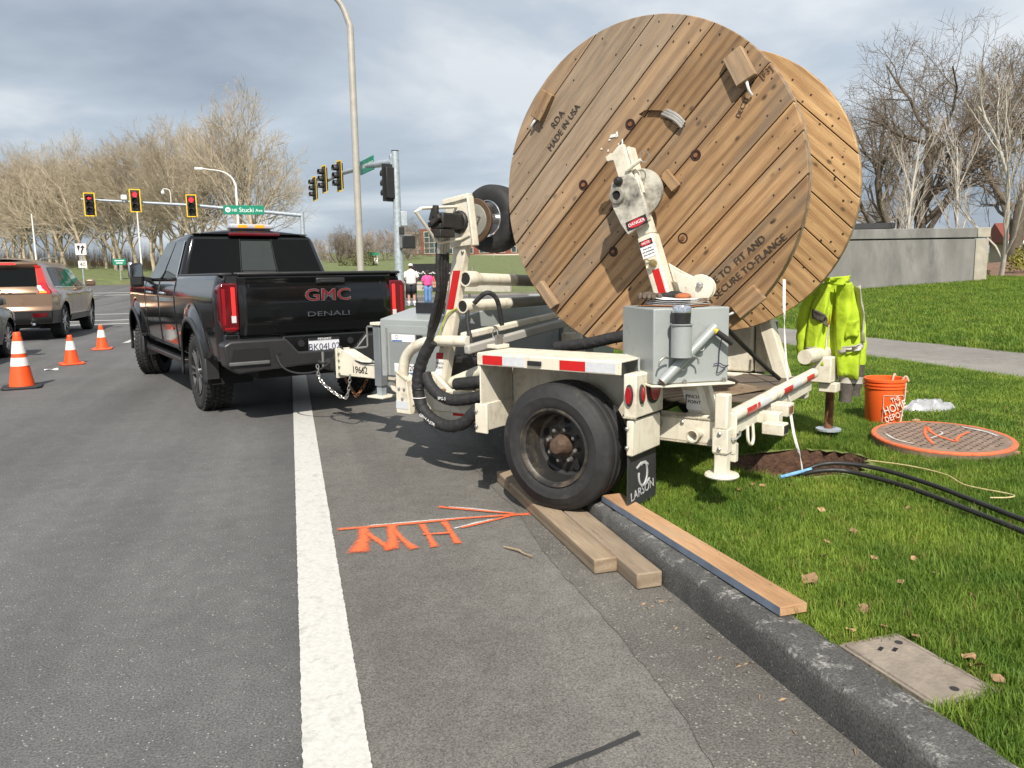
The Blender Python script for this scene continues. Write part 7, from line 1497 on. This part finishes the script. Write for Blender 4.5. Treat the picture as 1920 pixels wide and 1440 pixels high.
# ---------------------------------------------------------------- grass blades on the lawn
def blade_mat(name, c0, c1):
    m, t, ns, b, lk = node_mat(name); oi = ns.new('ShaderNodeObjectInfo'); rp = ns.new('ShaderNodeValToRGB'); e = rp.color_ramp.elements
    e[0].color = (*c0, 1); e[1].color = (*c1, 1); x = rp.color_ramp.elements.new(.93); x.color = (*c1, 1); e = rp.color_ramp.elements; e[2].position = 1.0; e[2].color = (.34, .27, .11, 1)
    lk.new(oi.outputs['Random'], rp.inputs[0])
    tc = ns.new('ShaderNodeNewGeometry'); nz = ns.new('ShaderNodeTexNoise'); nz.inputs['Scale'].default_value = 1.9; nz.inputs['Detail'].default_value = 6; nz.inputs['Roughness'].default_value = .65; lk.new(tc.outputs['Position'], nz.inputs['Vector'])
    r2_ = ns.new('ShaderNodeValToRGB'); q = r2_.color_ramp.elements; q[0].position = .38; q[0].color = (.55, .62, .5, 1); q[1].position = .66; q[1].color = (1.25, 1.08, .95, 1); lk.new(nz.outputs[0], r2_.inputs[0])
    mx = ns.new('ShaderNodeMixRGB'); mx.blend_type = 'MULTIPLY'; mx.inputs[0].default_value = 1; lk.new(rp.outputs[0], mx.inputs[1]); lk.new(r2_.outputs[0], mx.inputs[2])
    lk.new(mx.outputs[0], b.inputs['Base Color']); b.inputs['Roughness'].default_value = .55; b.inputs['Specular IOR Level'].default_value = .3
    tr_ = ns.new('ShaderNodeBsdfTranslucent'); lk.new(mx.outputs[0], tr_.inputs[0]); ms = ns.new('ShaderNodeMixShader'); ms.inputs[0].default_value = .35; lk.new(b.outputs[0], ms.inputs[1]); lk.new(tr_.outputs[0], ms.inputs[2]); lk.new(ms.outputs[0], ns['Material Output'].inputs[0])
    return m
gm = blade_mat('grass_blade', (.118, .225, .025), (.25, .375, .066))
def tuft(seed, n, h, sp, w):
    rg = random.Random(seed); b = B()
    for k in range(n):
        x, y = rg.gauss(0, sp), rg.gauss(0, sp); a = rg.uniform(0, 6.28); hh = h * rg.uniform(.5, 1.15); lean = hh * rg.uniform(.15, .9); dx_, dy_ = math.cos(a), math.sin(a); sx_, sy_ = -dy_ * w, dx_ * w
        p1 = (x + dx_ * lean * .35, y + dy_ * lean * .35, hh * .6); p2 = (x + dx_ * lean, y + dy_ * lean, hh * (1 - .15 * lean / hh))
        b.add([(x - sx_, y - sy_, -.01), (x + sx_, y + sy_, -.01), (p1[0] - sx_ * .8, p1[1] - sy_ * .8, p1[2]), (p1[0] + sx_ * .8, p1[1] + sy_ * .8, p1[2]), p2], [(0, 1, 3, 2), (2, 3, 4)])
    return b
def scatter(name, em, tufts, dens, smin, smax, seed, label):
    o = mk(name, em, gm, recalc=False); tag(o, label, 'grass', kind='stuff')
    ng = bpy.data.node_groups.new(name + '_nodes', 'GeometryNodeTree'); ng.interface.new_socket('Geometry', in_out='INPUT', socket_type='NodeSocketGeometry'); ng.interface.new_socket('Geometry', in_out='OUTPUT', socket_type='NodeSocketGeometry')
    n = ng.nodes; gi = n.new('NodeGroupInput'); go = n.new('NodeGroupOutput'); dp = n.new('GeometryNodeDistributePointsOnFaces'); dp.inputs['Density'].default_value = dens; dp.inputs['Seed'].default_value = seed
    ip = n.new('GeometryNodeInstanceOnPoints'); jn = n.new('GeometryNodeJoinGeometry')
    for t in tufts:
        ob = n.new('GeometryNodeObjectInfo'); ob.inputs['Object'].default_value = t; ob.inputs['As Instance'].default_value = True; ob.transform_space = 'ORIGINAL'; ng.links.new(ob.outputs['Geometry'], jn.inputs[0])
    ip.inputs['Pick Instance'].default_value = True
    rv = n.new('FunctionNodeRandomValue'); rv.data_type = 'FLOAT_VECTOR'; rv.inputs[0].default_value = (-.18, -.18, 0); rv.inputs[1].default_value = (.18, .18, 6.283)
    sv_ = n.new('FunctionNodeRandomValue'); sv_.data_type = 'FLOAT'; sv_.inputs[2].default_value = smin; sv_.inputs[3].default_value = smax
    ng.links.new(gi.outputs[0], dp.inputs[0]); ng.links.new(dp.outputs[0], ip.inputs['Points']); ng.links.new(jn.outputs[0], ip.inputs['Instance']); ng.links.new(rv.outputs[0], ip.inputs['Rotation']); ng.links.new(sv_.outputs[1], ip.inputs['Scale']); ng.links.new(ip.outputs[0], go.inputs[0])
    md = o.modifiers.new('scatter', 'NODES'); md.node_group = ng
    return o
tfs = []
for k, (x, y) in enumerate(((2.2, 2.6), (2.6, 2.9), (2.4, 3.4))):
    o = mk('grass_tuft', tuft(40 + k, 10, .034 + .009 * k, .013, .0015), gm, recalc=False, loc=(x, y, lawn_z(x, y))); tag(o, 'tuft of the green lawn grass near the vault lid', 'grass', kind='stuff'); tfs.append(o)
tfb = []
for k, (x, y) in enumerate(((6.4, 3.6), (6.8, 5.2))):
    o = mk('grass_tuft', tuft(50 + k, 12, .050, .03, .0032), gm, recalc=False, loc=(x, y, lawn_z(x, y))); tag(o, 'tuft of the green lawn grass near the path', 'grass', kind='stuff'); tfb.append(o)
def free(x, y):
    if in_hole(x, y, 1.1) or (in_hole(x, y + .12, 1.0)): return False
    if 1.715 < x < 1.975 and 1.655 < y < 2.065: return False
    if math.hypot(x - 4.31, y - 4.23) < .43 or math.hypot(x - 4.55, y - 5.06) < .14: return False
    return True
scatter('grass', sheet(1.70, 4.7, .4, 5.6, 86, 148, lawn_z, free), tfs, 5200, .5, 1.3, 1, 'short green lawn grass near the kerb')
scatter('grass', sheet(4.7, 7.62, 1.0, 13, 24, 80, lawn_z, free), tfb, 1300, .7, 1.2, 2, 'green lawn grass between the trailer and the path')
scatter('grass', sheet(1.70, 4.7, 5.6, 24, 20, 80, lawn_z), tfb, 700, .7, 1.3, 3, 'green lawn grass behind the trailer')
scatter('grass', sheet(9.80, 24, 5, 26, 50, 70, lawn_z), tfb, 170, 1.3, 2.4, 4, 'green lawn grass rising to the concrete wall')

# ---------------------------------------------------------------- lettering becomes plain mesh
bpy.context.view_layer.update(); dg = bpy.context.evaluated_depsgraph_get()
for o in [o for o in bpy.data.objects if o.type == 'FONT']:
    me = bpy.data.meshes.new_from_object(o.evaluated_get(dg)); nm = o.name.split('.')[0]
    p = o.parent; mw = o.matrix_basis.copy(); mt = o.data.materials[0]; bpy.data.objects.remove(o)
    q = bpy.data.objects.new(nm, me); COL.objects.link(q); q.parent = p; q.matrix_basis = mw
    if not me.materials: me.materials.append(mt)
